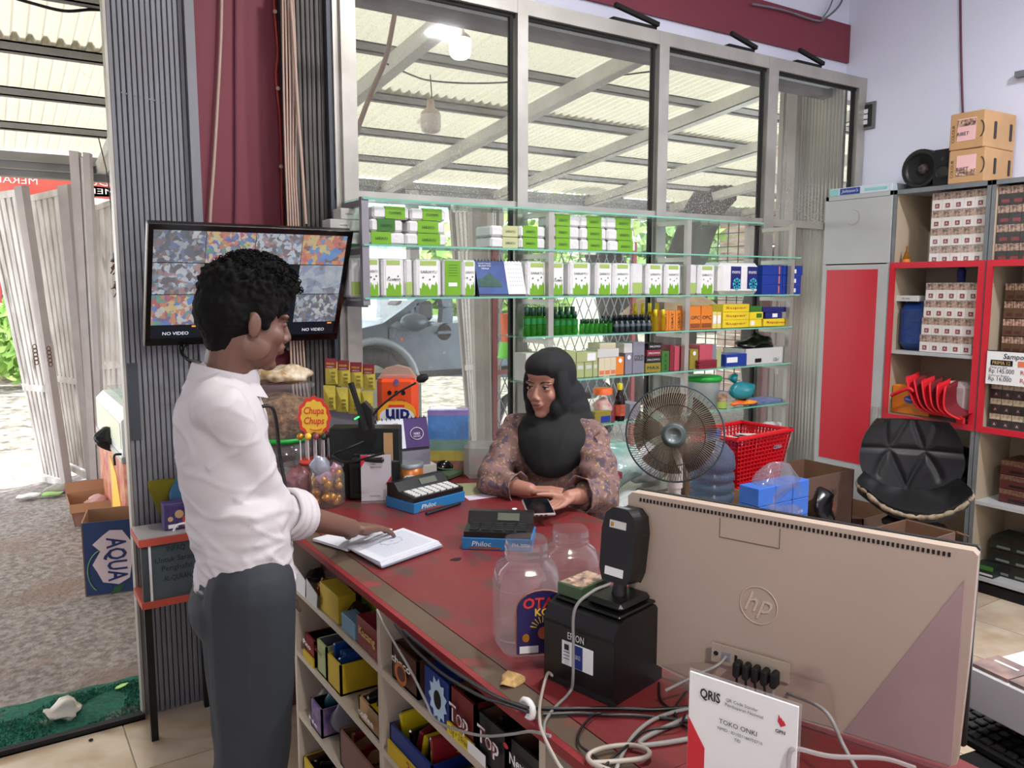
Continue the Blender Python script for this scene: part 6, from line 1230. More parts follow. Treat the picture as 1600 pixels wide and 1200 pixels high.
b = MB(); pts = [L0, M0_, TR0+Vector((-0.02, 0.03, 0)), W(560, 826, Z=T0+0.004)]; b.add([p for p in pts]+[p+Vector((0, 0, 0.007)) for p in pts], [(0, 1, 2, 3), (7, 6, 5, 4), (0, 4, 5, 1), (1, 5, 6, 2), (2, 6, 7, 3), (3, 7, 4, 0)]); b.build('left_pages', m_page, t)
P2 = lambda u, v: (M0_*(1-u)+B0*u)*(1-v)+(TR0*(1-u)+R0*u)*v+Vector((0, 0, 0.0142))
for k in range(17):
    u = 0.1+0.05*k; MB().bar(P2(u, 0.12), P2(u, 0.93), 0.0009, 0.0003).build('ruled_line', m_line, t)
b = MB(); b.tube([P2(0.36+0.16*math.cos(a)*(1+0.08*math.cos(8*a)), 0.55+0.17*math.sin(a)*(1+0.08*math.cos(8*a))) for a in [k*PI/16 for k in range(32)]], 0.0006, 4, closed=True); b.build('stamp', m_line, t); text('A', 0.012, m_line, P2(0.36, 0.55), (R0-TR0).normalized()*-1, (0, 0, 1), t)
# blue card readers on their boxes
m_bbox = mat('print_cyan_box', (0.13, 0.45, 0.68), 0.45, var=0.15); m_lcd = mat('lcd_grey', (0.36, 0.38, 0.33), 0.3); m_key = mat('key_white', (0.85, 0.85, 0.84), 0.5); m_keyd = mat('key_dark', (0.14, 0.14, 0.15), 0.5)
def calc(label, boxlabel, corner, ang, w, d, keys, rows, cols, txt, txt2=None):
    """corner: near-left corner of the blue box; local x along its front"""
    bx_ = thing('blue_carton', boxlabel, 'box', corner, ang); MB().box((0, 0, 0), (w, d, 0.032), bev=0.001).build('carton_body', m_bbox, bx_)
    text(txt, 0.014, m_wht, (w*0.28, -0.0012, 0.017), UX, FR, bx_, fit=w*0.28, shear=0.2)
    if txt2: text(txt2, 0.010, m_wht, (w*0.85, -0.0012, 0.016), UX, FR, bx_)
    MB().box((w*0.1, -0.0012, 0.003), (w*0.55, 0, 0.008)).build('brown_strip', m_orb, bx_)
    c_ = thing('calculator', label, 'calculator', Vector(corner)+Vector((0, 0, 0.0335)), ang)
    MB().prism([(0.004, 0.0), (d*0.98, 0.0), (d*0.98, 0.045), (d*0.72, 0.048), (d*0.55, 0.022), (0.004, 0.014)], 0.004, w-0.004, M=Matrix(((0, 0, 1, 0), (1, 0, 0, 0), (0, 1, 0, 0), (0, 0, 0, 1)))).build('calc_body', m_black, c_)
    dn = Vector((0, -(0.026), d*0.17)).normalized()
    MB().box((-w*0.16, -0.011, 0), (w*0.16, 0.011, 0.002), M=frame((w*0.62, d*0.635, 0.036), (1, 0, 0), Vector((0, -0.026, d*0.17)).normalized())).build('display', m_lcd, c_)
    for r in range(rows):
        for q_ in range(cols):
            x_ = 0.014+(w-0.028)*(q_+0.5)/cols; y_ = 0.012+(d*0.5-0.012)*(r+0.5)/rows; zz = 0.014+(y_/ (d*0.55))*0.008
            MB().box((-(w-0.03)/cols*0.38, -0.0045, -0.002), ((w-0.03)/cols*0.38, 0.0045, 0.0035)).build('key', keys, c_, loc=(x_, y_, zz))
    return c_
a, c = at_t(722, 858), at_t(831, 862); an = math.atan2(c.y-a.y, c.x-a.x)
calc('black desk calculator on a blue carton in the middle of the counter', 'blue calculator carton in the middle of the counter, under the black calculator', a, an, (c-a).length, 0.125, m_keyd, 4, 5, 'Philoc', 'PH-3006')
a, c = at_t(655, 802), at_t(727, 783); an = math.atan2(c.y-a.y, c.x-a.x)
calc('black calculator with white keys on a blue carton near the tin', 'blue calculator carton beside the round tin', a-Vector((0.06, 0.0, 0))*0.3, an, (c-a).length+0.02, 0.14, m_key, 5, 7, 'Philoc')
# pen, papers
o = MB().cyl(at_t(666, 806, 0.006), at_t(719, 789, 0.006), 0.0055, n=8).build('pen', m_black); tag(o, 'black pen lying in front of the rear blue carton', 'pen')
o = MB().prism([(0, 0), (0.11, -0.01), (0.16, 0.14), (0.03, 0.16)], 0, 0.001, M=Matrix.Translation(at_t(733, 782))).build('paper', mat('paper_lilac', (0.80, 0.74, 0.80), 0.7)); tag(o, 'pale lilac sheet at the counter edge by the woman elbow', 'paper')
o = MB().prism([(0, 0), (0.16, -0.03), (0.2, 0.10), (0.05, 0.17)], 0, 0.0009, M=Matrix.Translation(at_t(722, 778)+Vector((0, 0.02, 0.0012)))).build('paper', mat('paper_olive', (0.62, 0.62, 0.48), 0.7)); tag(o, 'olive-green paper under the lilac sheet', 'paper')
for (x, y, s_, nm, lb) in ((804, 796, 0.008, 'paper_bit', 'tiny white paper bit on the counter by the phone'), (800, 1066, 0.02, 'food_crumbs', 'yellow-brown food crumbs on the counter edge by the empty jar')):
    o = MB().ball((0, 0, 0), s_, 10, sc=(1.3, 1, 0.25)).build(nm, m_wht if s_ < 0.01 else mat('crumb', (0.80, 0.65, 0.42), 0.8, var=0.6, vs=80), loc=at_t(x, y, 0.002)); crumple(o, s_*0.5, 60); tag(o, lb, 'crumbs' if s_ > 0.01 else 'paper')
# lolly stand, sweet jars
m_goldf = mat('gold_foil', (0.85, 0.62, 0.22), 0.25, 0.7, var=0.4, vs=40, col2=(0.6, 0.35, 0.12)); m_candr = mat('candy_red', (0.42, 0.09, 0.15), 0.3, var=0.9, vs=45, col2=(0.62, 0.35, 0.38))
m_jar = clear('jar_plastic', (0.94, 0.94, 0.94), 0.14, rough=0.08, fres=1.7)
def sweetjar(label, px, py, r, h, kind, d=None):
    p = at_t(px, py); p += Vector((0.2, 0.6, 0)).normalized()*r
    t = thing('sweet_jar', label, 'jar', (p.x, p.y, T0)); 
    MB().lathe([(0, 0.002), (r*0.9, 0.002), (r, 0.012), (r*1.0, h*0.72), (r*0.92, h*0.82), (r*0.90, h*0.9), (r*0.97, h*0.92), (r*0.97, h)], 24).build('jar_wall', m_jar, t)
    rng = random.Random(px)
    if kind == 'red':
        b = MB().ball((0, 0, 0), r*0.85, 20, sc=(1, 1, h*0.42/(r*0.85))).build('candy_heap', m_candr, t, loc=(0, 0, h*0.45)); crumple(b, 0.022, 40)
    else:
        s_ = MB().ball((0, 0, 0), 0.0155, 10).mesh('gold_ball', m_goldf)
        for k in range(34):
            a_, z_ = rng.uniform(0, 6.28), 0.016+0.011*int(k/5)*1.3; rr = (r-0.02)*(1 if k % 5 < 4 else 0.3)
            o = bpy.data.objects.new('gold_ball', s_); COL.objects.link(o); o.parent = t; o.location = (rr*math.cos(a_+k*2.4), rr*math.sin(a_+k*2.4), z_)
        for k, (m_, x_, z_, s2) in enumerate(((mat('wrap_pink', (0.70, 0.52, 0.62), 0.25, var=0.6, vs=30), -0.02, h*0.66, 0.03), (mat('wrap_silver', (0.66, 0.68, 0.74), 0.2, 0.3), -0.025, h*0.95, 0.028), (m_candr, 0.0, h*0.72, 0.03), (MT['wrap_pink'], 0.025, h*0.82, 0.024), (MT['wrap_pink'], 0.0, h*0.5, 0.025), (MT['wrap_silver'], 0.02, h*0.62, 0.02))):
            o = MB().ball((0, 0, 0), s2, 12, sc=(1, 0.8, 0.8 if k != 1 else 1.5)).build('wrapped_sweet', m_, t, loc=(x_, -0.02+0.008*k, z_)); crumple(o, 0.016, 35, k)
    return t
sweetjar('clear jar of dark red wrapped sweets beside the man arm', 468, 790, 0.058, 0.125, 'red')
sweetjar('clear jar of gold foil balls and pink sweets', 513, 795, 0.056, 0.135, 'gold')
DL = 2.72; p = WD(493, 715, DL); t = thing('lollipop_stand', 'red and yellow lollipop stand with lettered flower board', 'stand', (p.x, p.y, T0), -YAW)
m_chr = mat('lolly_red', (0.86, 0.24, 0.20), 0.45); m_chy = mat('lolly_yellow', (0.95, 0.78, 0.25), 0.45)
zb_ = WD(493, 717, DL).z-T0; t.location.z = T0+zb_-0.014; o = MB().box((-0.05, -0.05, 0), (0.05, 0.05, zb_-0.015)).build('carton', m_carddk, loc=(p.x, p.y, T0), rz=-YAW); tag(o, 'brown carton hidden behind the sweet jars under the lollipop stand', 'box')
zq = zb_-0.014; zb_ = 0.014
MB().lathe([(0.0, 0), (0.05, 0), (0.054, zb_-0.008), (0.054, zb_), (0, zb_)], 20).build('base', m_chr, t)
def petals(r, k, n_=12, am=0.045): return [(r*(1+am*math.cos(n_*a))*math.cos(a), 1.32*r*(1+am*math.cos(n_*a))*math.sin(a)) for a in [q*2*PI/64 for q in range(64)]]
zc = WD(493, 651, DL).z-T0-zq
MB().prism(petals(0.054, 0), 0, 0.003, M=frame((0, 0.0, zc), (1, 0, 0), FR)).build('flower_board', m_chr, t); MB().prism(petals(0.044, 0), 0.003, 0.0036, M=frame((0, 0.0, zc), (1, 0, 0), FR)).build('yellow_flower', m_chy, t)
text('Chupa', 0.024, m_chr, (0, -0.0045, zc+0.02), UX, FR, t, fit=0.068, bold=0.02, shear=0.2); text('Chups', 0.024, m_chr, (0, -0.0045, zc-0.014), UX, FR, t, fit=0.068, bold=0.02, shear=0.2)
b = MB(); b.tube([(0.005+0.02*math.cos(a), -0.005, zc-0.036-0.006*math.sin(a)) for a in [k*0.5 for k in range(7)]], 0.0018, 4); b.build('flourish', m_chr, t)
rng = random.Random(2)
for k in range(11):
    x_ = -0.044+0.0088*k; y_ = -0.02+0.035*((k*5) % 3)/2; zz = zb_+0.075+0.006*(k % 3)
    o = MB().cyl((0, 0, 0), (0, 0, 0.07), 0.0022, n=6).build('lolly_stick', m_wht, t, loc=(x_, y_, zb_)); MB().ball((0, 0, 0.08), 0.012, 10).build('lolly_head', [m_goldf, mat('lolly_green', (0.12, 0.25, 0.2), 0.35), m_candr, m_chy][k % 4], o)
# big tub of brown snacks, upside-down clear jar
p = WD(442, 640, 2.86); zb_ = WD(442, 688, 2.86).z-T0; 
t = thing('clear_jar', 'clear ribbed jar standing under the big snack tub', 'jar', (p.x, p.y, T0)); MB().lathe([(0, 0), (0.085, 0), (0.09, 0.02), (0.09, zb_-0.05), (0.093, zb_-0.045), (0.093, zb_-0.035), (0.088, zb_-0.03), (0.088, zb_-0.004), (0, zb_-0.003)], 24).build('jar_wall', m_jar, t)
o = MB().lathe([(0, 0), (0.084, 0), (0.084, 0.04), (0, 0.055)], 20).build('contents', mat('greenish_snack', (0.30, 0.42, 0.26), 0.7, var=0.8, vs=30, col2=(0.5, 0.5, 0.4)), t, loc=(0, 0, 0.003))
t = thing('snack_tub', 'big milky tub of brown crackers with green base rim', 'tub', (p.x, p.y, T0+zb_)); ht = WD(442, 600, 2.86).z-T0-zb_
MB().lathe([(0.085, 0.0), (0.088, 0.02), (0.104, ht-0.012), (0.110, ht-0.01), (0.112, ht), (0.106, ht+0.004), (0, ht+0.003)], 28).build('tub_wall', clear('frosted_tub', (0.97, 0.97, 0.98), 0.16, hcol=(0.85, 0.86, 0.88)), t); MB().lathe([(0, 0), (0.094, 0), (0.095, 0.014), (0.088, 0.016)], 28).build('green_rim', MT['lid_green'], t)
o = MB().lathe([(0.0, 0.02), (0.078, 0.02), (0.088, ht*0.72), (0.05, ht*0.8), (0, ht*0.84)], 30).build('crackers', mat('cracker_brown', (0.70, 0.56, 0.42), 0.8, var=1.0, vs=45, col2=(0.44, 0.32, 0.22), bump=1, bs=60), t); crumple(o, 0.02, 30)
p2 = WD(418, 588, 2.9); o = MB().ball((0, 0, 0), 0.09, 18, sc=(1.2, 0.8, 0.35)).build('snack_packet', mat('gold_floral', (0.62, 0.50, 0.32), 0.4, var=1, vs=40, col2=(0.85, 0.8, 0.7)), loc=(p.x+0.01, p.y+0.02, T0+zb_+ht+0.032)); crumple(o, 0.02, 20); tag(o, 'gold patterned packet lying on the big snack tub', 'packet')
# hanging sachet sheets
m_sach = mat('sachet_yellow', (0.82, 0.76, 0.30), 0.3, var=0.25, vs=20, bump=0.3, bs=40)
t = thing('sachet_sheet', 'hanging sheet of yellow sachets with maroon tops', 'sachets', (0, 0, 0)); D0 = 2.86
for c_ in range(4):
    for r_ in range(2):
        a = WD(508+c_*19.6-(3 if r_ else 0), 565+r_*37+c_*3.0, D0-0.01*r_); e_ = WD(508+(c_+1)*19.6-(3 if r_ else 0), 601+r_*40+c_*3.0, D0-0.01*r_)
        tp, bt = a.z, e_.z; b = MB(); u = (e_-a); u.z = 0; n_ = Vector((u.y, -u.x, 0)).normalized(); base = Vector((a.x, a.y, 0))
        def cn(f, z, o_=0): return base+u*f+Vector((0, 0, z))+n_*o_
        b.add([cn(0, bt), cn(1, bt), cn(1, tp), cn(0, tp), cn(0.5, (bt+tp)/2, 0.008), cn(0, bt, -0.003), cn(1, bt, -0.003), cn(1, tp, -0.003), cn(0, tp, -0.003)], [(0, 1, 4), (1, 2, 4), (2, 3, 4), (3, 0, 4), (8, 7, 6, 5)])
        s_ = b.build('sachet', m_sach, t)
        if r_ == 0:
            MB().add([cn(0.02, tp-0.022, 0.006), cn(0.98, tp-0.022, 0.006), cn(0.98, tp+0.012, 0.002), cn(0.02, tp+0.012, 0.002)], [(0, 1, 2, 3)]).build('maroon_top', m_mrn, s_)
            text('ENERGEN', 0.007, m_chy, cn(0.5, tp-0.006, 0.007), u, n_, s_, fit=0.03); text('VANILLA', 0.005, m_wht, cn(0.5, tp-0.017, 0.008), u, n_, s_, fit=0.028)
        for q_ in range(3): MB().add([cn(0.55, bt+0.012+0.013*q_, 0.0085), cn(0.9, bt+0.012+0.013*q_, 0.0085), cn(0.9, bt+0.02+0.013*q_, 0.0085), cn(0.55, bt+0.02+0.013*q_, 0.0085)], [(0, 1, 2, 3)]).build('print_block', m_olv, s_)
o = MB().box((-0.075, -0.004, 0), (0.075, 0.004, 0.33)).build('sheet_rack', m_gry, loc=WD(545, 715, 2.93)*1, rz=-YAW); o.location.z = T0; tag(o, 'grey upright board holding the sachet sheets', 'rack')
# detergent bag, upside down print
zy = lambda y: WD(621, y, 3.08).z-T0
p = WD(621, 700, 3.08); t = thing('detergent_bag', 'orange and yellow bag with upside-down lettering', 'bag', (p.x, p.y, T0), -YAW); w_ = 0.154; hb = WD(621, 575, 3.08).z-T0
o = MB().box((-w_/2, 0, 0), (w_/2, 0.09, hb*0.93), bev=0.022).build('bag_body', mat('bag_orange', (0.90, 0.32, 0.14), 0.3, var=0.2, vs=8, bump=0.35, bs=15), t)
MB().prism([(-w_*0.47, hb*0.93-0.01), (w_*0.47, hb*0.93-0.01), (w_*0.3, hb), (0, hb*1.03), (-w_*0.3, hb*1.0)], 0.01, 0.06, M=MX).build('clear_top', clear('bag_clear', (0.95, 0.90, 0.86), 0.45, hcol=(0.9, 0.82, 0.78)), t)
b = MB(); b.prism([(w_*0.47*math.cos(a), zy(645)+(zy(624)-zy(645))*math.sin(a)) for a in [k*PI/12 for k in range(13)]]+[(-w_*0.47, 0.012), (w_*0.47, 0.012)], 0.0, 0.001, M=frame((0, -0.0008, 0), UX, FR)); b.build('yellow_arch', mat('print_sun', (0.93, 0.66, 0.16), 0.35), t)
decal('white_oval', mat('print_pale', (0.88, 0.88, 0.90), 0.4), (0, -0.0025, zy(650)), UX, FR, w_*0.86, 0.075, t, 1)
text('din', 0.052, m_navyp, (0.004, -0.0035, zy(649)), (-1, 0, 0), FR, t, fit=0.09, bold=0.03); text('Power Clean', 0.009, m_ink, (0, -0.0035, zy(624.5)), (-1, 0, 0), FR, t); MB().box((-0.03, -0.0035, zy(635)), (0.03, -0.002, zy(631))).build('orange_ribbon', m_chr, t)
for k in range(3): decal('round_icon', m_black, (-0.026+0.026*k, -0.0015, zy(612.5)), UX, FR, 0.016, 0.018, t, 1)
decal('round_logo', m_purp, (0.0, -0.002, hb*0.87), UX, FR, 0.022, 0.026, t, 1)
# round tin, small sign, black device and receipt printer at the far end
p = at_t(643, 772); t = thing('round_tin', 'orange round sweet tin with a white name oval', 'tin', p+Vector((0.015, 0.045, 0))); h_ = 0.098
MB().lathe([(0, 0), (0.047, 0), (0.047, h_), (0, h_)], 28).build('tin_body', mat('tin_orange', (0.72, 0.42, 0.16), 0.35, 0.3, var=0.4, vs=20), t); MB().lathe([(0.0475, h_*0.1), (0.0475, h_*0.3)], 28).build('tin_band', m_chb, t); MB().lathe([(0.0485, h_-0.012), (0.049, h_+0.002), (0.044, h_+0.003), (0, h_)], 28).build('lid', m_alud, t)
for k in range(1): 
    f_ = frame((-0.02, -0.0455, h_*0.55), (0.9, -0.4, 0), (-0.4, -0.9, 0)); decal('name_oval', m_wht, f_.translation, (0.9, -0.4, 0), (-0.4, -0.9, 0), 0.05, 0.026, t, 1); text("FOX'S", 0.015, m_ink, (-0.0205, -0.0472, h_*0.55), (0.9, -0.4, 0), (-0.4, -0.9, 0), t, bold=0.03)
a, c = at_t(565, 785), at_t(612, 783); an = math.atan2(c.y-a.y, c.x-a.x); wq = (c-a).length; hq = 0.155
t = thing('payment_sign', 'small white payment sign with red corners in a clear stand at the far end', 'sign', a, an); MB().box((0, 0, 0.004), (wq, 0.003, hq), ).build('card', mat('sign_grey', (0.74, 0.72, 0.74), 0.4), t); MB().box((-0.002, 0.003, 0), (wq+0.002, 0.006, hq+0.003)).build('acrylic_back', m_clr, t); MB().box((-0.002, -0.02, 0), (wq+0.002, 0.03, 0.003)).build('acrylic_foot', m_clr, t)
MB().prism([(0, hq), (0.025, hq), (0, hq-0.04)], 0, 0.0006, M=frame((0, -0.0002, 0), UX, FR)).build('red_corner', m_cred, t); MB().prism([(wq, hq*0.55), (wq, hq*0.25), (wq-0.018, hq*0.38)], 0, 0.0006, M=frame((0, -0.0002, 0), UX, FR)).build('red_corner', m_cred, t)
text('Toko', 0.006, m_ink, (wq*0.4, -0.0012, hq*0.82), UX, FR, t); text('NMID : ID10200', 0.004, m_ink, (wq*0.5, -0.0012, hq*0.75), UX, FR, t); text('CEK APLIKASI', 0.004, m_ink, (wq*0.45, -0.0012, hq*0.13), UX, FR, t)
t = thing('black_speaker', 'black box device behind the small payment sign', 'speaker', Vector(a)+Matrix.Rotation(an, 3, 'Z') @ Vector((-0.03, 0.036, 0)), an); MB().box((-0.012, 0.0, 0), (wq+0.06, 0.10, 0.128), bev=0.005).build('case', m_black, t); MB().box((0.0, -0.002, 0.02), (wq+0.05, 0.001, 0.11)).build('front_mesh', m_blackm, t)
p = WD(598, 640, 2.60); t = thing('label_roll_box', 'dark green-black carton with white lettering behind the microphone', 'box', (p.x-0.03, p.y+0.10, T0), -YAW); MB().box((-0.11, 0, 0), (0.12, 0.08, 0.235), bev=0.002).build('carton_body', mat('carton_dkgreen', (0.05, 0.09, 0.08), 0.5), t); text('TANAM', 0.02, m_gry, (0.02, -0.0015, 0.14), UX, FR, t); MB().box((0.07, -0.002, 0.06), (0.1, -0.0, 0.22)).build('kraft_edge', m_kraft, t)
# microphone with gooseneck
MZ = T0+0.130; p = WD(578, 716, 2.66); t = thing('microphone', 'black gooseneck microphone stand with green light', 'microphone', (p.x, p.y, MZ), -YAW)
MB().box((-0.055, -0.03, 0), (0.05, 0.035, 0.018), bev=0.006).build('base', m_black, t)
def lc(px, py, d=2.66): v = WD(px, py, d)-Vector((p.x, p.y, MZ)); return Matrix.Rotation(YAW, 3, 'Z') @ v
MB().prism([(-0.022, 0), (0.03, 0), (0.022, 0.11), (0.0, 0.135), (-0.02, 0.12)], -0.02, 0.02, M=MX @ Matrix.Translation((0, 0, 0))).build('neck_block', m_black, t).location = lc(572, 690)
MB().bar(lc(548, 598, 2.62), lc(572, 672, 2.62), 0.016, 0.012).build('antenna', m_black, t)
MB().tube(spline([lc(570, 670), lc(590, 640), lc(620, 615), lc(650, 598)], 6), 0.0038, 6).build('gooseneck', m_black, t); MB().lathe([(0, -0.022), (0.010, -0.016), (0.0155, 0), (0.010, 0.017), (0, 0.022)], 16, M=Matrix.Translation(lc(660, 591)) @ Matrix.Rotation(1.2, 4, 'Y')).build('foam_head', m_blackm, t)
MB().bar(lc(554, 655, 2.60), lc(561, 651, 2.60), 0.004).build('green_light', mat('led_green', (0.2, 1.0, 0.4), 0.5, emit=3), t)
cable('cable', [WD(568, 690, 2.44), WD(545, 700, 2.42), WD(520, 712, 2.42), WD(545, 722, 2.40), WD(600, 708, 2.38)], 0.004, m_black, 'black lead looping round the microphone base')
# desk calendar on the counter
p = at_t(592, 722); a, c = W(594, 708, Z=T0), W(672, 708, Z=T0)
pc = WD(594, 709, 2.86); qc = WD(672, 710, 2.95); an = math.atan2(qc.y-pc.y, qc.x-pc.x); wc_ = (qc-pc).length
m_calp = mat('cal_purple', (0.26, 0.14, 0.42), 0.5, var=0.4, vs=12)
ptn = thing('calendar_stack', 'pile of papers under the white and purple calendar', 'papers', (pc.x, pc.y, T0), an); hs_ = pc.z-T0
MB().box((-0.01, -0.01, 0), (wc_+0.02, 0.11, hs_*0.5)).build('papers', m_off, ptn); MB().box((0.0, 0.0, hs_*0.5), (wc_, 0.10, hs_-0.001)).build('papers', m_gry, ptn)
t, sl, nn = calendar((pc.x, pc.y, pc.z), an, wc_, 0.118, 'white and purple desk calendar for the year 2025 on the counter', m_page, m_calp, wc_*0.52, 1)
text('2025', 0.007, m_ink, sl(wc_*0.36, 0.10, 0.0015), UX, nn, t)
for r in range(5):
    for c_ in range(7): decal('date', m_line, sl(0.022+c_*0.0105, 0.085-r*0.009, 0.0012), UX, nn, 0.006, 0.004, t)
for v_ in (0.095, 0.035): decal('violet_bar', m_calp, sl(0.022, v_, 0.0014), UX, nn, 0.04, 0.003, t)
b = MB(); b.tube([sl(wc_*0.76+0.025*math.cos(a_), 0.06+0.022*math.sin(a_), 0.002) for a_ in [k*PI/10 for k in range(20)]], 0.0012, 4, closed=True); b.build('round_seal', m_wht, t); text('NIKI', 0.009, m_wht, sl(wc_*0.76, 0.06, 0.002), UX, nn, t); text('MESTIKA', 0.005, m_wht, sl(wc_*0.76, 0.05, 0.002), UX, nn, t)
# keyboard-like checkered adding machine and mouse
p = at_t(655, 742); t = thing('adding_machine', 'sloped machine with rows of pale keys behind the tin', 'machine', p+Vector((0.03, 0.06, 0)), 0.25)
MB().prism([(0, 0), (0.16, 0), (0.16, 0.075), (0.0, 0.02)], 0, 0.19, M=Matrix(((0, 0, 1, -0.02), (1, 0, 0, 0), (0, 1, 0, 0), (0, 0, 0, 1)))).build('case', m_black, t)
for r in range(5):
    for c_ in range(6): MB().box((-0.012, -0.012, 0), (0.012, 0.012, 0.005)).build('key', mat('key_pale', (0.62, 0.64, 0.66), 0.5), t, loc=(0.005+c_*0.029, 0.02+r*0.029, 0.026+r*0.0100), rz=0).rotation_euler = (0.33, 0, 0)
p = at_t(702, 742); t = thing('mouse', 'black computer mouse with green outline near the calendar', 'mouse', p+Vector((0.01, 0.03, 0.022)), 0.5)
o = MB().lathe([(0, 0), (0.06, 0.002), (0.062, 0.012), (0.045, 0.03), (0.02, 0.038), (0, 0.039)], 20, sx=1.1, sy=0.6).build('mouse_shell', mat('gloss_black', (0.04, 0.04, 0.05), 0.12), t); MB().tube([(0.062*math.cos(a)*1.08, 0.062*math.sin(a)*0.58, 0.013+0.012*math.sin(a)) for a in [k*PI/14+PI for k in range(15)]], 0.0016, 4).build('green_line', mat('line_green', (0.45, 0.6, 0.5), 0.4), t)
MB().box((-0.10, -0.07, -0.021), (0.10, 0.07, -0.001), bev=0.004).build('mouse_pad', mat('pad_green', (0.28, 0.36, 0.26), 0.8), t)
o = MB().lathe([(0, 0), (0.05, 0.002), (0.052, 0.012), (0.04, 0.028), (0, 0.034)], 18, sx=1.1, sy=0.6).build('mouse', m_black, loc=at_t(680, 722)+Vector((0.03, 0.08, 0.0))); tag(o, 'second plain black mouse just behind the green-lined mouse', 'mouse')
# plastic packs at the window end of the counter
p = WD(701, 700, 3.02); t = thing('printed_pack', 'clear pack printed with blue sky and orange field', 'pack', (p.x, p.y, T0), -YAW); hp = WD(701, 640, 3.02).z-T0
for k, (z0_, z1_, c_, n_) in enumerate(((0, 0.22, (0.62, 0.42, 0.36), 'print_field'), (0.22, 0.38, (0.80, 0.74, 0.32), 'print_gold'), (0.38, 0.55, (0.50, 0.66, 0.62), 'print_horizon'), (0.55, 0.92, (0.28, 0.56, 0.86), 'print_sky'), (0.92, 1.0, (0.60, 0.50, 0.80), 'print_violet'))):
    MB().box((-0.077, 0, hp*z0_), (0.073, 0.07, hp*z1_)).build('printed_band', mat(n_, c_, 0.25, var=0.5, vs=14, bump=0.3, bs=20), t)
o = MB().box((-0.08, -0.003, 0), (0.078, 0.073, hp+0.004), bev=0.01).build('film', m_wrapc, t)
p = WD(752, 725, 2.95); o = MB().box((-0.065, 0, 0), (0.065, 0.07, 0.135), bev=0.02).build('clear_pack', clear('clear_pack', (0.92, 0.92, 0.92), 0.35, hcol=(0.85, 0.85, 0.85), rough=0.15, fres=1.6), loc=(p.x, p.y, T0), rz=-YAW); tag(o, 'clear plastic pack beside the blue sky pack', 'pack')
# ---------------------------------------------------------------- near end: jars, printer, scanner, monitor, sign
def pet(label, p, r, h, lab):
    t = thing('empty_jar', label, 'jar', p, -0.42)
    MB().lathe([(0, 0.004), (r*0.8, 0.0), (r, 0.02), (r*1.0, h*0.62), (r*0.9, h*0.76), (r*0.62, h*0.82), (r*0.62, h*0.86), (r*0.66, h*0.87), (r*0.62, h*0.885), (r*0.62, h*0.92), (r*0.66, h*0.93), (r*0.62, h*0.945), (r*0.62, h)], 36, sq=3.4).build('jar_wall', clear('pet_plastic', (0.92, 0.90, 0.91), 0.13, rough=0.08, fres=1.8), t)
    for zz in (0.15, 0.6): MB().lathe([(r*1.005, h*zz), (r*1.02, h*(zz+0.008)), (r*1.005, h*(zz+0.016))], 36, sq=3.4).build('rib', m_jar, t)
    if lab:
        f_ = frame((r*0.25, -r*1.03, h*0.0), (1, 0, 0), FR)
        g = MB(); a_ = [(-0.045, 0.012), (0.052, 0.012), (0.052, 0.075)]+[(0.0035+0.0485*math.cos(k*PI/10), 0.10+0.035*math.sin(k*PI/10)) for k in range(11)]+[(-0.045, 0.075)]
        g.prism([(x, y) for x, y in a_], 0.0, 0.001, M=f_); l_ = g.build('label', mat('label_violet', (0.17, 0.14, 0.36), 0.4, var=0.15), t)
        g = MB(); g.tube([f_ @ Vector((x*1.03, y*1.01, 0.001)) for x, y in a_], 0.0012, 4, closed=True); g.build('label_border', mat('label_gold', (0.62, 0.42, 0.28), 0.4), l_)
        text('OTAK', 0.020, m_chr, f_ @ Vector((0.005, 0.112, 0.002)), UX, FR, l_, bold=0.03, shear=0.1); text('KOPI', 0.014, m_chy, f_ @ Vector((0.01, 0.094, 0.002)), UX, FR, l_, bold=0.03)
        for k in range(9): a2 = 0.2+k*0.34; g = MB(); g.bar(f_ @ Vector((0.004+0.012*math.cos(a2), 0.062+0.012*math.sin(a2), 0.002)), f_ @ Vector((0.004+0.024*math.cos(a2), 0.062+0.024*math.sin(a2), 0.002)), 0.0016); g.build('ray_mark', m_chy, l_)
        decal('cup_print', mat('print_terracotta', (0.7, 0.35, 0.2), 0.5), f_ @ Vector((0.004, 0.053, 0.0022)), UX, FR, 0.018, 0.024, l_, 1); decal('seal', m_goldf, f_ @ Vector((-0.028, 0.045, 0.0022)), UX, FR, 0.014, 0.016, l_, 1)
        for u in (-0.022, 0.030): decal('barcode', m_wht, f_ @ Vector((u, 0.022, 0.0022)), UX, FR, 0.036 if u < 0 else 0.028, 0.014, l_)
    return t
p = W(812, 1010, Z=T0); pet('empty clear jar with violet label at the counter edge', at_t(822, 1008), 0.063, 0.215, True)
pet('second empty clear jar behind the labelled one', at_t(892, 965)+Vector((0.02, 0.03, 0)), 0.058, 0.185, False)
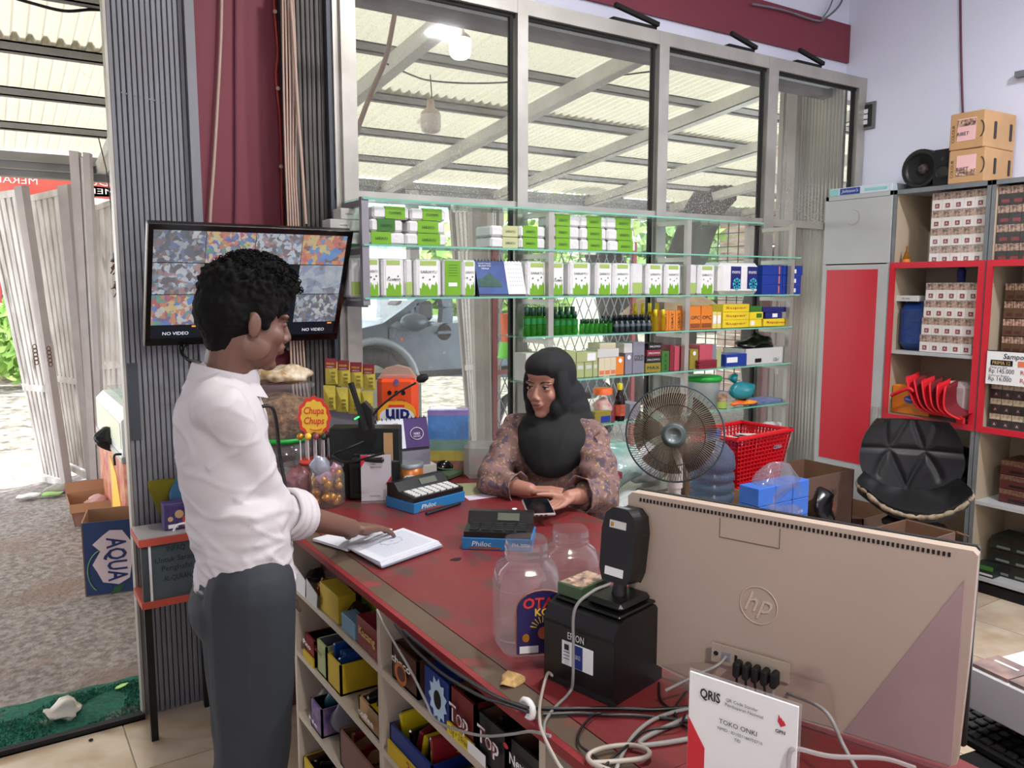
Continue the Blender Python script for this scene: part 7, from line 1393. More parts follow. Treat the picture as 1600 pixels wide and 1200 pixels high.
# receipt printer
a, c = at_t(850, 1058), at_t(958, 1106); an = math.atan2(c.y-a.y, c.x-a.x); wp = (c-a).length
t = thing('receipt_printer', 'black receipt printer with white lettering and sticker', 'printer', a, an)
pr = [(0, 0.012), (0.012, 0), (0.145, 0), (0.145, 0.115), (0.12, 0.145), (0.03, 0.145), (0.012, 0.138), (0.0, 0.12)]
MB().prism([(y, z) for y, z in pr], 0, wp, M=Matrix(((0, 0, 1, 0), (1, 0, 0, 0), (0, 1, 0, 0), (0, 0, 0, 1)))).build('case', m_black, t)
MB().box((0.002, -0.002, 0.109), (wp-0.002, 0.0, 0.112)).build('lid_seam', m_blackm, t); MB().box((0.004, 0.02, 0.1445), (wp-0.004, 0.13, 0.150), bev=0.003).build('top_lid', m_black, t); MB().box((0.0, 0.0, -0.0), (wp, 0.012, 0.012)).build('foot_edge', m_blackm, t)
text('EPSON', 0.013, m_wht, (wp*0.48, -0.0022, 0.097), UX, FR, t, fit=0.036); s_ = MB().box((wp*0.28, -0.0018, 0.042), (wp*0.72, 0, 0.085)).build('sticker', m_wht, t); MB().box((wp*0.44, -0.0026, 0.043), (wp*0.58, -0.0018, 0.084)).build('sticker_patch', m_oblue, s_); decal('sticker_icon', m_ink, (wp*0.35, -0.0026, 0.075), UX, FR, 0.010, 0.010, s_)
text('1-500-52', 0.008, m_wht, (wp*0.51, -0.0035, 0.064), UX, FR, s_, fit=0.014)
for k in range(3): decal('sticker_line', m_ink, (wp*0.35, -0.0026, 0.066-k*0.006), UX, FR, 0.014, 0.0012, s_)
c_ = thing('green_pack', 'flat green box lying on the receipt printer', 'box', frame(a, (math.cos(an), math.sin(an), 0), (0, 0, 1)) @ Vector((0.006, 0.028, 0.151)), an); MB().box((0, 0, 0), (0.055, 0.085, 0.022), bev=0.001).build('carton_body', mat('pack_olive_green', (0.24, 0.32, 0.22), 0.5), c_); MB().box((0.004, 0.004, 0.0222), (0.052, 0.08, 0.0228)).build('print_patch', m_pph, c_)
# scanner on its stand
F2 = frame(a, (math.cos(an), math.sin(an), 0), (0, 0, 1))
t = thing('scanner', 'black barcode scanner standing on the receipt printer', 'scanner', F2 @ Vector((wp*0.70, 0.075, 0.151)), an)
MB().box((-0.038, -0.045, 0), (0.038, 0.045, 0.014), bev=0.006).build('base', m_black, t); MB().cyl((0, 0, 0.012), (0, 0.004, 0.04), 0.014, 0.011, 14).build('neck', m_black, t)
hd = MB(); prf = [(-0.026, 0.0), (0.026, 0.0), (0.034, 0.02), (0.036, 0.09), (0.030, 0.118), (0.016, 0.13), (-0.016, 0.13), (-0.030, 0.118), (-0.036, 0.09), (-0.034, 0.02)]
hd.prism(prf, -0.016, 0.028, M=MX @ Matrix.Translation((0, 0.0, 0))); o = hd.build('head', m_black, t); o.location = (0, 0, 0.036); o.rotation_euler = (-0.12, 0, 0.0)
md = o.modifiers.new('b', 'BEVEL'); md.width = 0.008; md.segments = 3
l_ = MB().box((-0.018, -0.0185, 0.095), (0.016, -0.0165, 0.108)).build('sticker', m_off, o); decal('sticker_icon', m_goldf, (-0.012, -0.0192, 0.1015), UX, FR, 0.006, 0.007, o); MB().box((-0.02, -0.0185, 0.012), (0.018, -0.0165, 0.026)).build('sticker', m_wht, o); MB().box((-0.012, -0.014, 0.118), (0.012, 0.0, 0.131)).build('sticker', m_alud, o)
# all-in-one computer seen from behind
ZT2 = 1.238; TL, TR = W(983, 768, Z=ZT2), W(1526, 862, Z=ZT2); dv = TR-TL; wm = dv.length; an = math.atan2(dv.y, dv.x)
zb2 = 0.935; hm = ZT2-zb2
m_aio = mat('aio_beige', (0.70, 0.63, 0.57), 0.5, var=0.25, vs=4, col2=(0.62, 0.55, 0.50), dirt=(0.58, 0.48, 0.44), ds=5, dt=0.68)
t = thing('computer', 'dusty beige all-in-one computer seen from behind', 'computer', (TL.x, TL.y, zb2), an)
out = [(0.004, 0.05), (0.012, 0.02), (0.04, 0.002), (0.10, -0.012), (wm*0.45, -0.022), (wm-0.014, -0.018), (wm-0.006, -0.012), (wm+0.000, hm*0.5), (wm+0.002, hm-0.006), (wm-0.004, hm), (0.006, hm), (-0.002, hm-0.008)]
MB().prism(out, 0, 0.022, M=MX).build('back_shell', m_aio, t)
o2 = MB(); inn = [(0.05, 0.03), (wm-0.12, 0.0), (wm-0.03, hm-0.012), (0.03, hm-0.012)]
v = [(x, 0.0, z) for x, z in inn]+[(x*0.9+wm*0.05, -0.008, z*0.94+hm*0.03) for x, z in inn]
MB().box((-0.001, 0.022, 0.004), (wm+0.001, 0.036, hm+0.001), bev=0.003).build('screen_side', m_black, t)
# facet: the lower right corner folds away
b = MB(); b.add([(wm-0.012, -0.0015, hm*0.86), (wm-0.16, -0.0015, -0.016), (wm-0.013, -0.0015, -0.016), (wm-0.004, 0.006, hm*0.5)], [(0, 1, 2), (0, 2, 3)]); b.build('corner_facet', mat('aio_facet', (0.66, 0.56, 0.56), 0.5, var=0.3, vs=4), t)
b = MB(); b.add([(0.07, -0.0012, 0.0), (wm*0.42, -0.010, 0.055), (wm*0.66, -0.010, 0.055), (wm-0.17, -0.0015, -0.014), (wm*0.42, -0.0012, -0.021)], [(0, 1, 2, 3, 4)]); b.build('lower_bulge', m_aio, t)
for k in range(74): MB().box((0, -0.0012, 0), (0.0034, 0.0, 0.0062)).build('vent_slot', m_blackm, t, loc=(0.022+k*(wm-0.05)/74, 0, hm-0.014))
b = MB(); b.box((wm*0.315, -0.0008, hm-0.050), (wm*0.317, 0, hm-0.018)); b.box((wm*0.315, -0.0008, hm-0.051), (wm*0.50, 0, hm-0.0495)); b.box((wm*0.499, -0.0008, hm-0.050), (wm*0.501, 0, hm-0.018)); b.build('hatch_seam', mat('seam_brown', (0.42, 0.36, 0.33), 0.7), t)
lx, lz = wm*0.445, hm*0.50
MB().tube([(lx+0.031*math.cos(a_), -0.0008, lz+0.031*math.sin(a_)) for a_ in [k*PI/18 for k in range(36)]], 0.0009, 5, closed=True).build('logo_ring', mat('logo_edge', (0.78, 0.71, 0.65), 0.4), t)
text('hp', 0.034, MT['logo_edge'], (lx, -0.0012, lz), UX, FR, t, shear=0.35, ext=0.0006)
po = [0.335, 0.365, 0.40, 0.43, 0.455, 0.48, 0.505]
MB().box((wm*0.31, -0.0115, 0.040), (wm*0.55, -0.008, 0.072)).build('port_plate', mat('port_plate', (0.66, 0.60, 0.54), 0.5), t)
MB().cyl((wm*0.325, -0.0125, 0.056), (wm*0.325, -0.011, 0.056), 0.004, n=12).build('audio_port', m_blackm, t); MB().box((wm*0.345, -0.0125, 0.048), (wm*0.372, -0.011, 0.062)).build('network_port', m_gry, t); MB().box((wm*0.385, -0.0125, 0.047), (wm*0.393, -0.011, 0.062)).build('usb_port', m_blackm, t)
Tm = t
TW = Matrix.Translation((TL.x, TL.y, zb2)) @ Matrix.Rotation(an, 4, 'Z')
for k in range(5):
    x_ = wm*(0.405+0.028*k)
    o = thing('usb_plug', f'black plug, {BN[k]} from the left in the back of the computer', 'plug', TW @ Vector((x_, -0.014, 0.054)), an, group='black plugs in the computer ports'); MB().box((-0.0055, -0.022, -0.020), (0.0055, 0.0, 0.006), bev=0.003).build('plug_body', m_blackm, o)
    MB().tube(spline([(0, -0.014, -0.018), (0.0, -0.016, -0.045), (-0.006-0.006*k, -0.03, -0.075), (-0.03-0.01*k, -0.05, -0.112)] if k < 4 else [(0, -0.014, -0.018), (-0.004, -0.016, -0.06), (0.002, -0.05, -0.13)], 5), 0.0022 if k < 4 else 0.0035, 6).build('lead', m_black if k < 4 else m_cabl, o)
cable('cable', [TW @ Vector((wm*0.358, -0.012, 0.055)), TW @ Vector((wm*0.345, -0.03, 0.045)), TW @ Vector((wm*0.30, -0.05, 0.03)), TW @ Vector((wm*0.22, -0.08, 0.0))], 0.0028, m_cabl, 'grey network cable running from the computer port')
cable('cable', [TW @ Vector((wm*0.545, -0.005, 0.02)), WD(1288, 1110, 1.15), WD(1318, 1165, 1.12), WD(1345, 1215, 1.08)], 0.0028, m_cabl, 'grey cable slanting across the lower back of the computer')
MB().box((wm*0.35, 0.03, -0.036), (wm*0.65, 0.14, -0.030)).build('foot', m_alud, Tm); MB().box((wm*0.44, 0.03, -0.03), (wm*0.56, 0.045, 0.03)).build('stand_neck', m_alud, Tm)
# payment sign (near)
A1, B1 = WD(1078, 1049, 1.06), WD(1247, 1114, 0.97); dv = B1-A1; dv.z = 0; w1 = dv.length; an = math.atan2(dv.y, dv.x); zt1 = A1.z; h1 = zt1-T0
t = thing('payment_sign', 'large white payment sign with red triangle in front of the computer', 'sign', (A1.x, A1.y, T0), an)
MB().box((0, 0, 0.006), (w1, 0.003, h1)).build('card', m_wht, t); MB().box((-0.0025, 0.003, 0.0), (w1+0.0025, 0.006, h1+0.0025)).build('acrylic_back', m_clr, t); MB().box((-0.0025, -0.035, 0), (w1+0.0025, 0.04, 0.003)).build('acrylic_foot', m_clr, t)
MB().prism([(0, h1-0.062), (0.024, h1-0.098), (0.024, h1-0.125), (0, h1-0.14)], 0, 0.0006, M=frame((0, -0.0002, 0), UX, FR)).build('red_triangle', m_cred, t)
text('QRIS', 0.013, m_black, (0.030, -0.0015, h1-0.024), UX, FR, t, fit=0.028, bold=0.02); text('QR Code Standar', 0.0042, m_ink, (0.073, -0.0015, h1-0.021), UX, FR, t); text('Pembayaran Nasional', 0.0042, m_ink, (0.076, -0.0015, h1-0.028), UX, FR, t)
text('TOKO ONKI', 0.0065, m_ink, (w1*0.48, -0.0015, h1-0.052), UX, FR, t); text('NMID : ID1021166755710', 0.004, m_ink, (w1*0.5, -0.0015, h1-0.062), UX, FR, t); text('TID', 0.004, m_ink, (w1*0.48, -0.0015, h1-0.070), UX, FR, t)
b = MB(); cx_, cz_ = w1*0.86, h1-0.030
for k in range(3): b.prism([(cx_-0.004+0.001*k, cz_+0.004), (cx_-0.003+0.003*k, cz_+0.013-0.003*k), (cx_+0.002+0.002*k, cz_+0.002), (cx_, cz_-0.002)], 0, 0.0005+0.0001*k, M=frame((0, -0.0002, 0), UX, FR))
b.build('bird_mark', m_cred, t); text('GPN', 0.0045, m_ink, (cx_, -0.0015, cz_-0.008), UX, FR, t, bold=0.02)
# acrylic tray at the lower right
o = MB().tube(spline([WD(1232, 1210, 0.98), WD(1233, 1180, 0.98), WD(1245, 1170, 0.98), WD(1300, 1182, 1.0), WD(1380, 1185, 1.05), WD(1430, 1200, 1.05)], 6), 0.003, 6).build('acrylic_tray', clear('acrylic_rim', (0.85, 0.82, 0.82), 0.4, rough=0.1)); tag(o, 'clear acrylic tray rim beside the large payment sign', 'tray')
# cables on the near counter
CT = lambda x, y, dz=0.004: at_t(x, y, dz)
def tcab(pts, r, m, label, dz=0.004): return cable('cable', [CT(x, y, dz) for x, y in pts], r, m, label)
tcab([(832, 1112), (870, 1113), (950, 1112), (1020, 1114), (1075, 1110)], 0.0035, m_black, 'thick black cable lying across the counter under the printer', 0.006)
tcab([(848, 1120), (900, 1118), (940, 1120), (1000, 1122), (1075, 1130)], 0.003, m_cabd, 'dark cable lying just below the thick black cable')
cable('cable', [F2 @ Vector((0.02, 0.0, 0.01)), CT(855, 1070, 0.02), CT(845, 1110, 0.02), CT(843, 1140, 0.02), CT(848, 1165, 0.02), CT(870, 1200, 0.01), CT(885, 1225, 0.01)], 0.0028, mat('cable_cream', (0.66, 0.62, 0.58), 0.4), 'cream cable hanging from the printer over the counter edge')
cable('cable', [F2 @ Vector((wp*0.70, 0.05, 0.19)), F2 @ Vector((wp*0.60, 0.02, 0.18)), F2 @ Vector((wp*0.52, -0.012, 0.155)), F2 @ Vector((wp*0.50, -0.012, 0.09)), F2 @ Vector((wp*0.51, -0.014, 0.03)), CT(890, 1085), CT(862, 1115), CT(850, 1140), CT(858, 1175), CT(885, 1215)], 0.0028, m_cabl, 'grey scanner cable looping down the printer front')
tcab([(1085, 1108), (1040, 1120), (1010, 1135), (985, 1160), (965, 1200), (960, 1230)], 0.0035, m_cabl, 'grey cable curving towards the lower counter')
tcab([(1080, 1122), (1030, 1145), (1003, 1160), (1002, 1168), (1030, 1166), (1080, 1158)], 0.0042, m_cabl, 'thick grey cable folded in a loop')
tcab([(960, 1215), (925, 1200), (920, 1187), (945, 1176), (985, 1172), (1012, 1180), (1008, 1192), (960, 1198), (925, 1200)], 0.004, MT['cable_cream'], 'cream cable coiled at the bottom of the counter', 0.008)
tcab([(1070, 1125), (1060, 1142), (1010, 1150), (985, 1170), (955, 1195), (940, 1215)], 0.0022, m_black, 'thin black lead winding between the grey cables', 0.009)
tcab([(1072, 1085), (1055, 1110), (1060, 1130), (1075, 1142)], 0.002, m_black, 'thin black lead bending near the payment sign')
tcab([(1030, 1070), (1032, 1095), (1045, 1108), (1070, 1112)], 0.002, m_black, 'thin black lead looping behind the printer')
tcab([(940, 1120), (925, 1125), (905, 1150), (905, 1170), (930, 1190), (950, 1210)], 0.0022, m_black, 'thin black lead curving at the printer foot', 0.007)
# white desk at the right edge
a, c = W(1510, 1040, Z=0.9), W(1625, 1094, Z=0.9); dv = (c-a); dv.z = 0; an = math.atan2(dv.y, dv.x)
t = thing('white_desk', 'thick white desk edge at the lower right', 'desk', (a.x, a.y, 0), an); MB().box((0, 0, 0.822), (0.6, 0.35, 0.90), bev=0.002).build('desk_top', mat('desk_white', (0.84, 0.84, 0.86), 0.4), t); MB().box((0.02, 0.12, 0), (0.55, 0.15, 0.822)).build('modesty_board', m_blackm, t)
m_dim = mat('pack_dim', (0.42, 0.36, 0.36), 0.35, var=0.9, vs=25, col2=(0.62, 0.52, 0.48))
for k in range(3):
    o = thing('flat_carton', f'dim brown flat pack, {BN[k]} from the computer on the white desk', 'pack', Vector((a.x, a.y, 0.901))+Matrix.Rotation(an, 3, 'Z') @ Vector((0.004+0.075*k, 0.006, 0)), an); MB().box((0, 0, 0), (0.072, 0.075, 0.006)).build('carton_body', m_dim, o); MB().box((0.012, 0.045, 0.0062), (0.058, 0.052, 0.0066)).build('name_strip', m_off, o)
q_ = W(1520, 1168, Z=0.77); t = thing('keyboard', 'black keyboard in shadow at the lower right corner', 'keyboard', (q_.x+0.10, q_.y+0.02, 0.75), an); MB().box((-0.16, -0.07, 0), (0.29, 0.07, 0.016), bev=0.003).build('case', m_blackm, t)
for r in range(5):
    for c_ in range(18): MB().box((-0.010, -0.0095, 0), (0.010, 0.0095, 0.006), bev=0.002).build('key', m_blackm, t, loc=(-0.14+c_*0.0245, -0.052+r*0.0255, 0.016))
tag(MB().box((-0.02, -0.16, 0.72), (0.55, 0.119, 0.748)).build('keyboard_tray', m_blackm, None, (q_.x-0.02, q_.y+0.0, 0), an), 'dark tray under the keyboard at the lower right corner', 'tray')
# ---------------------------------------------------------------- floor-standing: fan, chair, basket, water bottle, cartons
fc = WD(1054, 678, 3.15); t = thing('stand_fan', 'dusty standing fan with round wire guard behind the woman', 'fan', (fc.x, fc.y, 0), 0)
fdir = Vector((-fc.x, -fc.y, 0)).normalized(); fdir = (fdir+Vector((-0.12, -0.05, 0.10))).normalized(); FM = frame(fc, Vector((0, 0, 1)).cross(fdir), fdir); FM.translation = Vector((0, 0, fc.z)); R_ = 0.188
m_gr = mat('guard_blue_grey', (0.24, 0.28, 0.33), 0.4, 0.3); m_gw = mat('guard_wire', (0.40, 0.35, 0.31), 0.6, 0.1, var=0.8, vs=9, col2=(0.62, 0.57, 0.50)); m_dust = mat('fan_dust', (0.22, 0.18, 0.16), 0.9)
ring = lambda r, z, w, n_=48: MB().tube([FM @ Vector((r*math.cos(2*PI*k/n_), r*math.sin(2*PI*k/n_), z)) for k in range(n_)], w, 6, closed=True)
ring(R_, 0.0, 0.0035, 64).build('guard_ring', m_gr, t); ring(R_+0.001, -0.012, 0.003, 64).build('guard_ring', m_gr, t); ring(R_*0.625, 0.046, 0.0022).build('guard_ring', m_dust, t)
def wire(k, N, front):
    a_ = 2*PI*k/N; b = MB(); pts = []
    for j in range(7):
        f = j/6; r = 0.045+(R_-0.045)*f; z = (0.055 if front else -0.075)*(1-f**2.6)
        tw = a_+0.25*(1-f)*(1 if front else -1); pts.append(FM @ Vector((r*math.cos(tw), r*math.sin(tw), z-(0 if front else 0.006))))
    return b.tube(pts, 0.0013 if front else 0.0012, 3)
for k in range(110): wire(k, 110, True).build('guard_wire', m_gw, t)
for k in range(54): wire(k, 54, False).build('guard_wire', m_gw, t)
def blade(k):
    a0 = 2*PI*k/5+0.35; b = MB()
    def fn(u, v):
        r = 0.035+0.125*v; a_ = a0+(u-0.5)*(0.75+0.35*v)*1.0+0.25*v; z = -0.012-0.02*(u-0.5)*2*(0.5+v*0.5); return FM @ Vector((r*math.cos(a_), r*math.sin(a_), z))
    return b.grid(fn, 8, 8)
for k in range(5): blade(k).build('blade', clear('blade_smoky', (0.62, 0.55, 0.50), 0.45, hcol=(0.35, 0.30, 0.27)), t)
FMz = lambda z: FM @ Matrix.Translation((0, 0, z))
MB().lathe([(0.048, 0.0), (0.046, 0.010), (0.036, 0.014), (0, 0.014)], 32, M=FMz(0.050)).build('guard_badge', mat('badge_teal', (0.26, 0.32, 0.32), 0.4), t); MB().lathe([(0.034, 0.0145), (0.026, 0.0165), (0.026, 0.0155), (0, 0.0155)], 32, M=FMz(0.050)).build('badge_centre', mat('badge_grey', (0.42, 0.46, 0.47), 0.35, 0.2), t)
text('Miyako', 0.005, m_wht, FM @ Vector((0, 0, 0.0668)), FM.to_3x3() @ Vector((1, 0, 0)), fdir, t)
MB().lathe([(0, 0.0), (0.04, -0.0), (0.05, -0.02), (0.05, -0.11), (0.03, -0.14), (0, -0.145)], 20, M=FMz(-0.06)).build('motor_housing', m_black, t)
back = FM @ Vector((0, 0, -0.12)); MB().cyl((back.x, back.y, 0.02), (back.x, back.y, back.z-0.22), 0.026, 0.026, 16).build('pole', mat('fan_pole', (0.80, 0.76, 0.74), 0.4), t)
MB().cyl((back.x, back.y, back.z-0.23), (back.x, back.y, back.z-0.03), 0.032, 0.028, 16).build('tube_collar', MT['fan_pole'], t); MB().lathe([(0, 0), (0.19, 0), (0.185, 0.02), (0.03, 0.035)], 24, M=Matrix.Translation((back.x, back.y, 0))).build('base', MT['fan_pole'], t)
# gallon bottle
p = W(1118, 745, Y=2.40); m_gal = clear('gallon_blue', (0.80, 0.86, 0.92), 0.42, hcol=(0.50, 0.60, 0.70), rough=0.2, fres=1.3); zg = W(1118, 792, Y=2.40).z
t = thing('water_gallon', 'blue-grey ribbed water gallon behind the fan', 'bottle', (p.x, 2.42, zg-0.06)); hg = 0.32
prg = [(0, 0), (0.085, 0), (0.095, 0.01)]
for k in range(5): z = 0.03+k*0.045; prg += [(0.095, z), (0.085, z+0.010), (0.085, z+0.014), (0.097, z+0.024)]
prg += [(0.097, 0.26), (0.09, 0.30), (0.06, 0.335), (0.03, 0.35), (0.028, 0.39)]
MB().lathe(prg, 28).build('gallon_wall', m_gal, t); MB().lathe([(0.03, 0.375), (0.031, 0.40), (0, 0.402)], 18).build('gallon_cap', m_oblue, t)
o = MB().box((-0.16, -0.12, 0), (0.14, 0.12, zg-0.062)).build('gallon_crate', m_carddk, loc=(p.x, 2.43, 0)); tag(o, 'brown carton carrying the water gallon', 'box')
# basket
yb3 = 2.50; A3, B3 = W(1131, 684, Y=yb3), W(1214, 690, Y=yb3); zt3 = A3.z+0.0; zb3 = W(1165, 757, Y=yb3-0.02).z
m_bask = mat('basket_red', (0.80, 0.05, 0.12), 0.4)
t = thing('red_basket', 'red perforated plastic basket on a carton by the window', 'basket', ((A3.x+B3.x)/2+0.02, yb3+0.09, zb3), 0.1)
wt, dt_, hb = (B3.x-A3.x)/2+0.03, 0.14, zt3-zb3
def ringr(z, k): return [(-wt*k, -dt_*k, z), (wt*k, -dt_*k, z), (wt*k, dt_*k, z), (-wt*k, dt_*k, z)]
for s_ in range(4):
    a0, a1 = ringr(0, 0.8)[s_], ringr(0, 0.8)[(s_+1) % 4]; b0, b1 = ringr(hb, 1.0)[s_], ringr(hb, 1.0)[(s_+1) % 4]; b = MB()
    a0, a1, b0, b1 = map(Vector, (a0, a1, b0, b1)); n1 = 15
    for i in range(n1+1): f = i/n1; b.bar(a0*(1-f)+a1*f, b0*(1-f)+b1*f, 0.013, 0.004)
    for j in range(13): f = j/12; b.bar(a0*(1-f)+b0*f, a1*(1-f)+b1*f, 0.010 if j not in (0, 12) else 0.03, 0.004)
    b.build('basket_side', m_bask, t)
MB().box((-wt*0.8, -dt_*0.8, 0), (wt*0.8, dt_*0.8, 0.004)).build('basket_floor', m_bask, t)
b = MB(); r4 = [Vector(v) for v in ringr(hb, 1.0)]
for i in range(4): b.bar(r4[i]-(r4[(i+1) % 4]-r4[i]).normalized()*0.01, r4[(i+1) % 4]+(r4[(i+1) % 4]-r4[i]).normalized()*0.01, 0.022, 0.016)
b.build('basket_rim', m_bask, t); text('CERIA', 0.018, m_gry, (wt*0.5, -dt_*0.97-0.006, hb*0.7), UX, FR, t, bold=0.03)
for k in range(4): o = MB().box((-0.05, -0.04, 0), (0.05, 0.04, 0.03), bev=0.004).build('blister_pack', [m_blue, m_wht, m_pnk, m_off][k], t, loc=(-0.08+0.06*k, 0.02*(k % 2), hb*0.72), rz=k*0.8)
t2 = open_carton('carton', 'brown carton under the red basket', (t.location.x+0.03, t.location.y, 0.0), 0.1, 0.42, 0.34, zb3-0.003, m_card); MB().box((-0.2, -0.16, zb3-0.012), (0.2, 0.16, zb3-0.006)).build('lid', m_card, t2)
o = MB().ball((0, 0, 0), 0.05, 14, sc=(0.7, 0.5, 1.2)).build('green_packet', mat('packet_green', (0.45, 0.66, 0.40), 0.3, var=0.8, vs=25, col2=(0.85, 0.85, 0.85)), loc=(t.location.x-0.17, 2.30, zb3-0.09)); crumple(o, 0.02, 20); tag(o, 'green and white packet squeezed beside the water gallon', 'packet')
# cartons by the cabinet
def card_at(px0, px1, pyt, pyb, Y, label, dep=0.3, nm='carton', op=True, m=None, fl=(), rz=0.0, txt=None):
    a_, b_ = W(px0, pyb, Y=Y), W(px1, pyb, Y=Y); zt_ = W(px0, pyt, Y=Y).z; w_ = b_.x-a_.x
    t_ = open_carton(nm, label, ((a_.x+b_.x)/2, Y+dep/2, 0.0), rz, w_, dep, max(zt_, 0.08), m or m_card, m_carddk, flaps=fl)
    if txt: text(txt, 0.03, m_ink, (0.0, -dep/2-0.009, zt_-0.09), UX, FR, t_); b = MB(); b.tube([(0.03+0.022*math.cos(k*0.5), -dep/2-0.009, zt_-0.16+0.03*math.sin(k*0.5)) for k in range(13)], 0.003, 4); b.build('pen_mark', MT['ink_red'], t_)
    return t_
card_at(1242, 1330, 752, 830, 2.42, 'open brown carton with marker lettering in front of the tall cabinet', 0.30, fl=(), txt='SERU 83', m=mat('cardboard_dim', (0.42, 0.32, 0.27), 0.85, var=0.3, vs=5))
card_at(1345, 1400, 812, 880, 2.50, 'low brown carton under the black chair', 0.32, fl=(('b', 20, 0.12), ('l', 10, 0.1)), m=MT['cardboard_dim'])
card_at(1440, 1490, 848, 900, 1.55, 'second low brown carton right of the chair pole', 0.2, fl=(('r', -20, 0.1),), m=MT['cardboard_dim'])
# clear bag with blue boxes
t = thing('clear_bag', 'clear plastic bag full of small blue boxes', 'bag', (0, 0, 0)); p = W(1183, 822, Y=2.10); q_ = W(1262, 822, Y=2.10); zt_ = W(1183, 765, Y=2.10).z
n5 = 3
for r_ in range(3):
    for c_ in range(n5): MB().box((0.002, 0, 0.001), ((q_.x-p.x)/n5-0.002, 0.10, (zt_-p.z)/2-0.001), bev=0.002).build('blue_box', mat('box_azure', (0.20, 0.42, 0.78), 0.4, var=0.3, vs=25, col2=(0.3, 0.5, 0.85)), t, loc=(p.x+(q_.x-p.x)/n5*c_, 2.10, p.z+(r_-1)*(zt_-p.z)/2))
for c_ in range(n5): text('ABSEN', 0.012, m_wht, (p.x+(q_.x-p.x)/n5*(c_+0.5), 2.099, p.z+0.02), UX, FR, t, fit=0.03)
o = MB().ball((0, 0, 0), 0.15, 26, sc=(0.93, 0.5, 1.0)).build('bag_film', clear('bag_film', (0.92, 0.92, 0.93), 0.22, hcol=(0.82, 0.80, 0.82), rough=0.12, fres=1.6), t, loc=((p.x+q_.x)/2, 2.16, p.z+0.06)); crumple(o, 0.05, 12)
o = MB().box(((p.x+q_.x)/2-0.13, 2.08, 0), ((p.x+q_.x)/2+0.13, 2.26, p.z-(zt_-p.z)/2-0.003)).build('carton', m_card); tag(o, 'brown carton under the clear bag of blue boxes', 'box')
o = MB().ball((0, 0, 0), 0.10, 18, sc=(0.7, 0.6, 1.0)).build('black_bag', MT['black_bag'], loc=W(1280, 800, Y=2.30)); crumple(o, 0.04, 12); tag(o, 'black plastic bag slumped over the open brown carton', 'bag')
# glossy black bag behind the woman
p = WD(985, 790, 2.85); o = MB().ball((0, 0, 0), 0.25, 40, sc=(0.75, 0.55, 1.15)).build('rubbish_bag', mat('gloss_bag', (0.02, 0.02, 0.025), 0.18, spec=0.9), loc=(p.x+0.15, p.y+0.03, 0.48)); crumple(o, 0.11, 6, 5); crumple(o, 0.02, 24, 2); tag(o, 'large glossy black plastic bag beside the woman', 'bag')
# bar chair with torn seat
p = WD(1424, 800, 3.72); sz = WD(1424, 780, 3.62).z
t = thing('bar_chair', 'black quilted swivel chair with torn seat edge', 'chair', (p.x, p.y, 0), 0)
fd = math.atan2(-p.y, -p.x)+0.10; t.rotation_euler = (0, 0, fd+PI/2)   # local -y faces the camera
m_pu = mat('black_leather', (0.06, 0.06, 0.07), 0.35, var=0.2, vs=8); m_torn = mat('torn_foam', (0.62, 0.56, 0.46), 0.9, var=0.8, vs=30, col2=(0.2, 0.18, 0.16))
def seatf(u, v):
    x = (u-0.5)*2; y = (v-0.5)*2; r = (1-0.10*abs(x)**3)
    return Vector((x*0.235*(1-0.15*y*y), -0.02+y*0.19*(1-0.22*x*x), sz-0.03+0.075*abs(x)**2.4+0.02*y*y-(0.02 if y < 0 else 0)*y*y))
b = MB(); b.grid(seatf, 20, 14); b.grid(lambda u, v: seatf(u, v)-Vector((0, 0, 0.045)), 20, 14)
for e_ in range(2):
    b.grid(lambda u, v: seatf(u, e_)-Vector((0, 0, 0.045*v)), 20, 1); b.grid(lambda u, v: seatf(e_, u)-Vector((0, 0, 0.045*v)), 14, 1)
b.build('seat', m_pu, t)
o = MB().tube([seatf(k/30, 0)-Vector((0, 0.004, 0.02)) for k in range(31)], [0.006+0.007*abs(math.sin(k*2.3)) for k in range(31)], 6).build('torn_edge', m_torn, t); crumple(o, 0.006, 60)
for e_ in (0, 1): o = MB().tube([seatf(e_, k/10)-Vector((0, 0, 0.015)) for k in range(9)], [0.005+0.006*abs(math.sin(k*1.7)) for k in range(9)], 6).build('torn_edge', m_torn, t); crumple(o, 0.005, 60)
bh = WD(1424, 657, 3.85).z
def outl(v): return 0.150+0.075*math.sin(PI*min(1, (v*1.12)))**0.8 if v < 0.6 else 0.218-0.30*(v-0.6)**1.7
def backf(u, v, off=0):
    x = (u-0.5)*2; z = sz-0.02+(bh-sz+0.02)*v; w_ = outl(v)
    return Vector((x*w_, 0.165+0.05*v-0.06*x*x*0.6+off, z))
QS = [((0, .58), (1, .58)), ((.17, .95), (.29, .57)), ((.43, .98), (.29, .57)), ((.53, .98), (.64, .55)), ((.79, .92), (.64, .55)), ((.29, .57), (.14, .2)), ((.29, .57), (.46, .03)), ((.64, .55), (.47, .03)), ((.64, .55), (.82, .2))]
def quilt(u, v):
    p_ = Vector((u, v*0.65)); m_ = 1
    for a_, c_ in QS:
        a_ = Vector((a_[0], a_[1]*0.65)); c_ = Vector((c_[0], c_[1]*0.65)); d_ = c_-a_; t_ = max(0, min(1, (p_-a_).dot(d_)/d_.length_squared)); m_ = min(m_, (p_-a_-d_*t_).length)
    return -0.010*min(1, m_/0.05)**0.6
b = MB(); b.grid(lambda u, v: backf(u, v, quilt(u, v)), 60, 60); b.grid(lambda u, v: backf(u, v, 0.035), 24, 20)
for e_ in range(2): b.grid(lambda u, v: backf(e_, u, 0.035*v), 30, 1); b.grid(lambda u, v: backf(u, e_, 0.035*v), 24, 1)
b.build('backrest', m_pu, t)
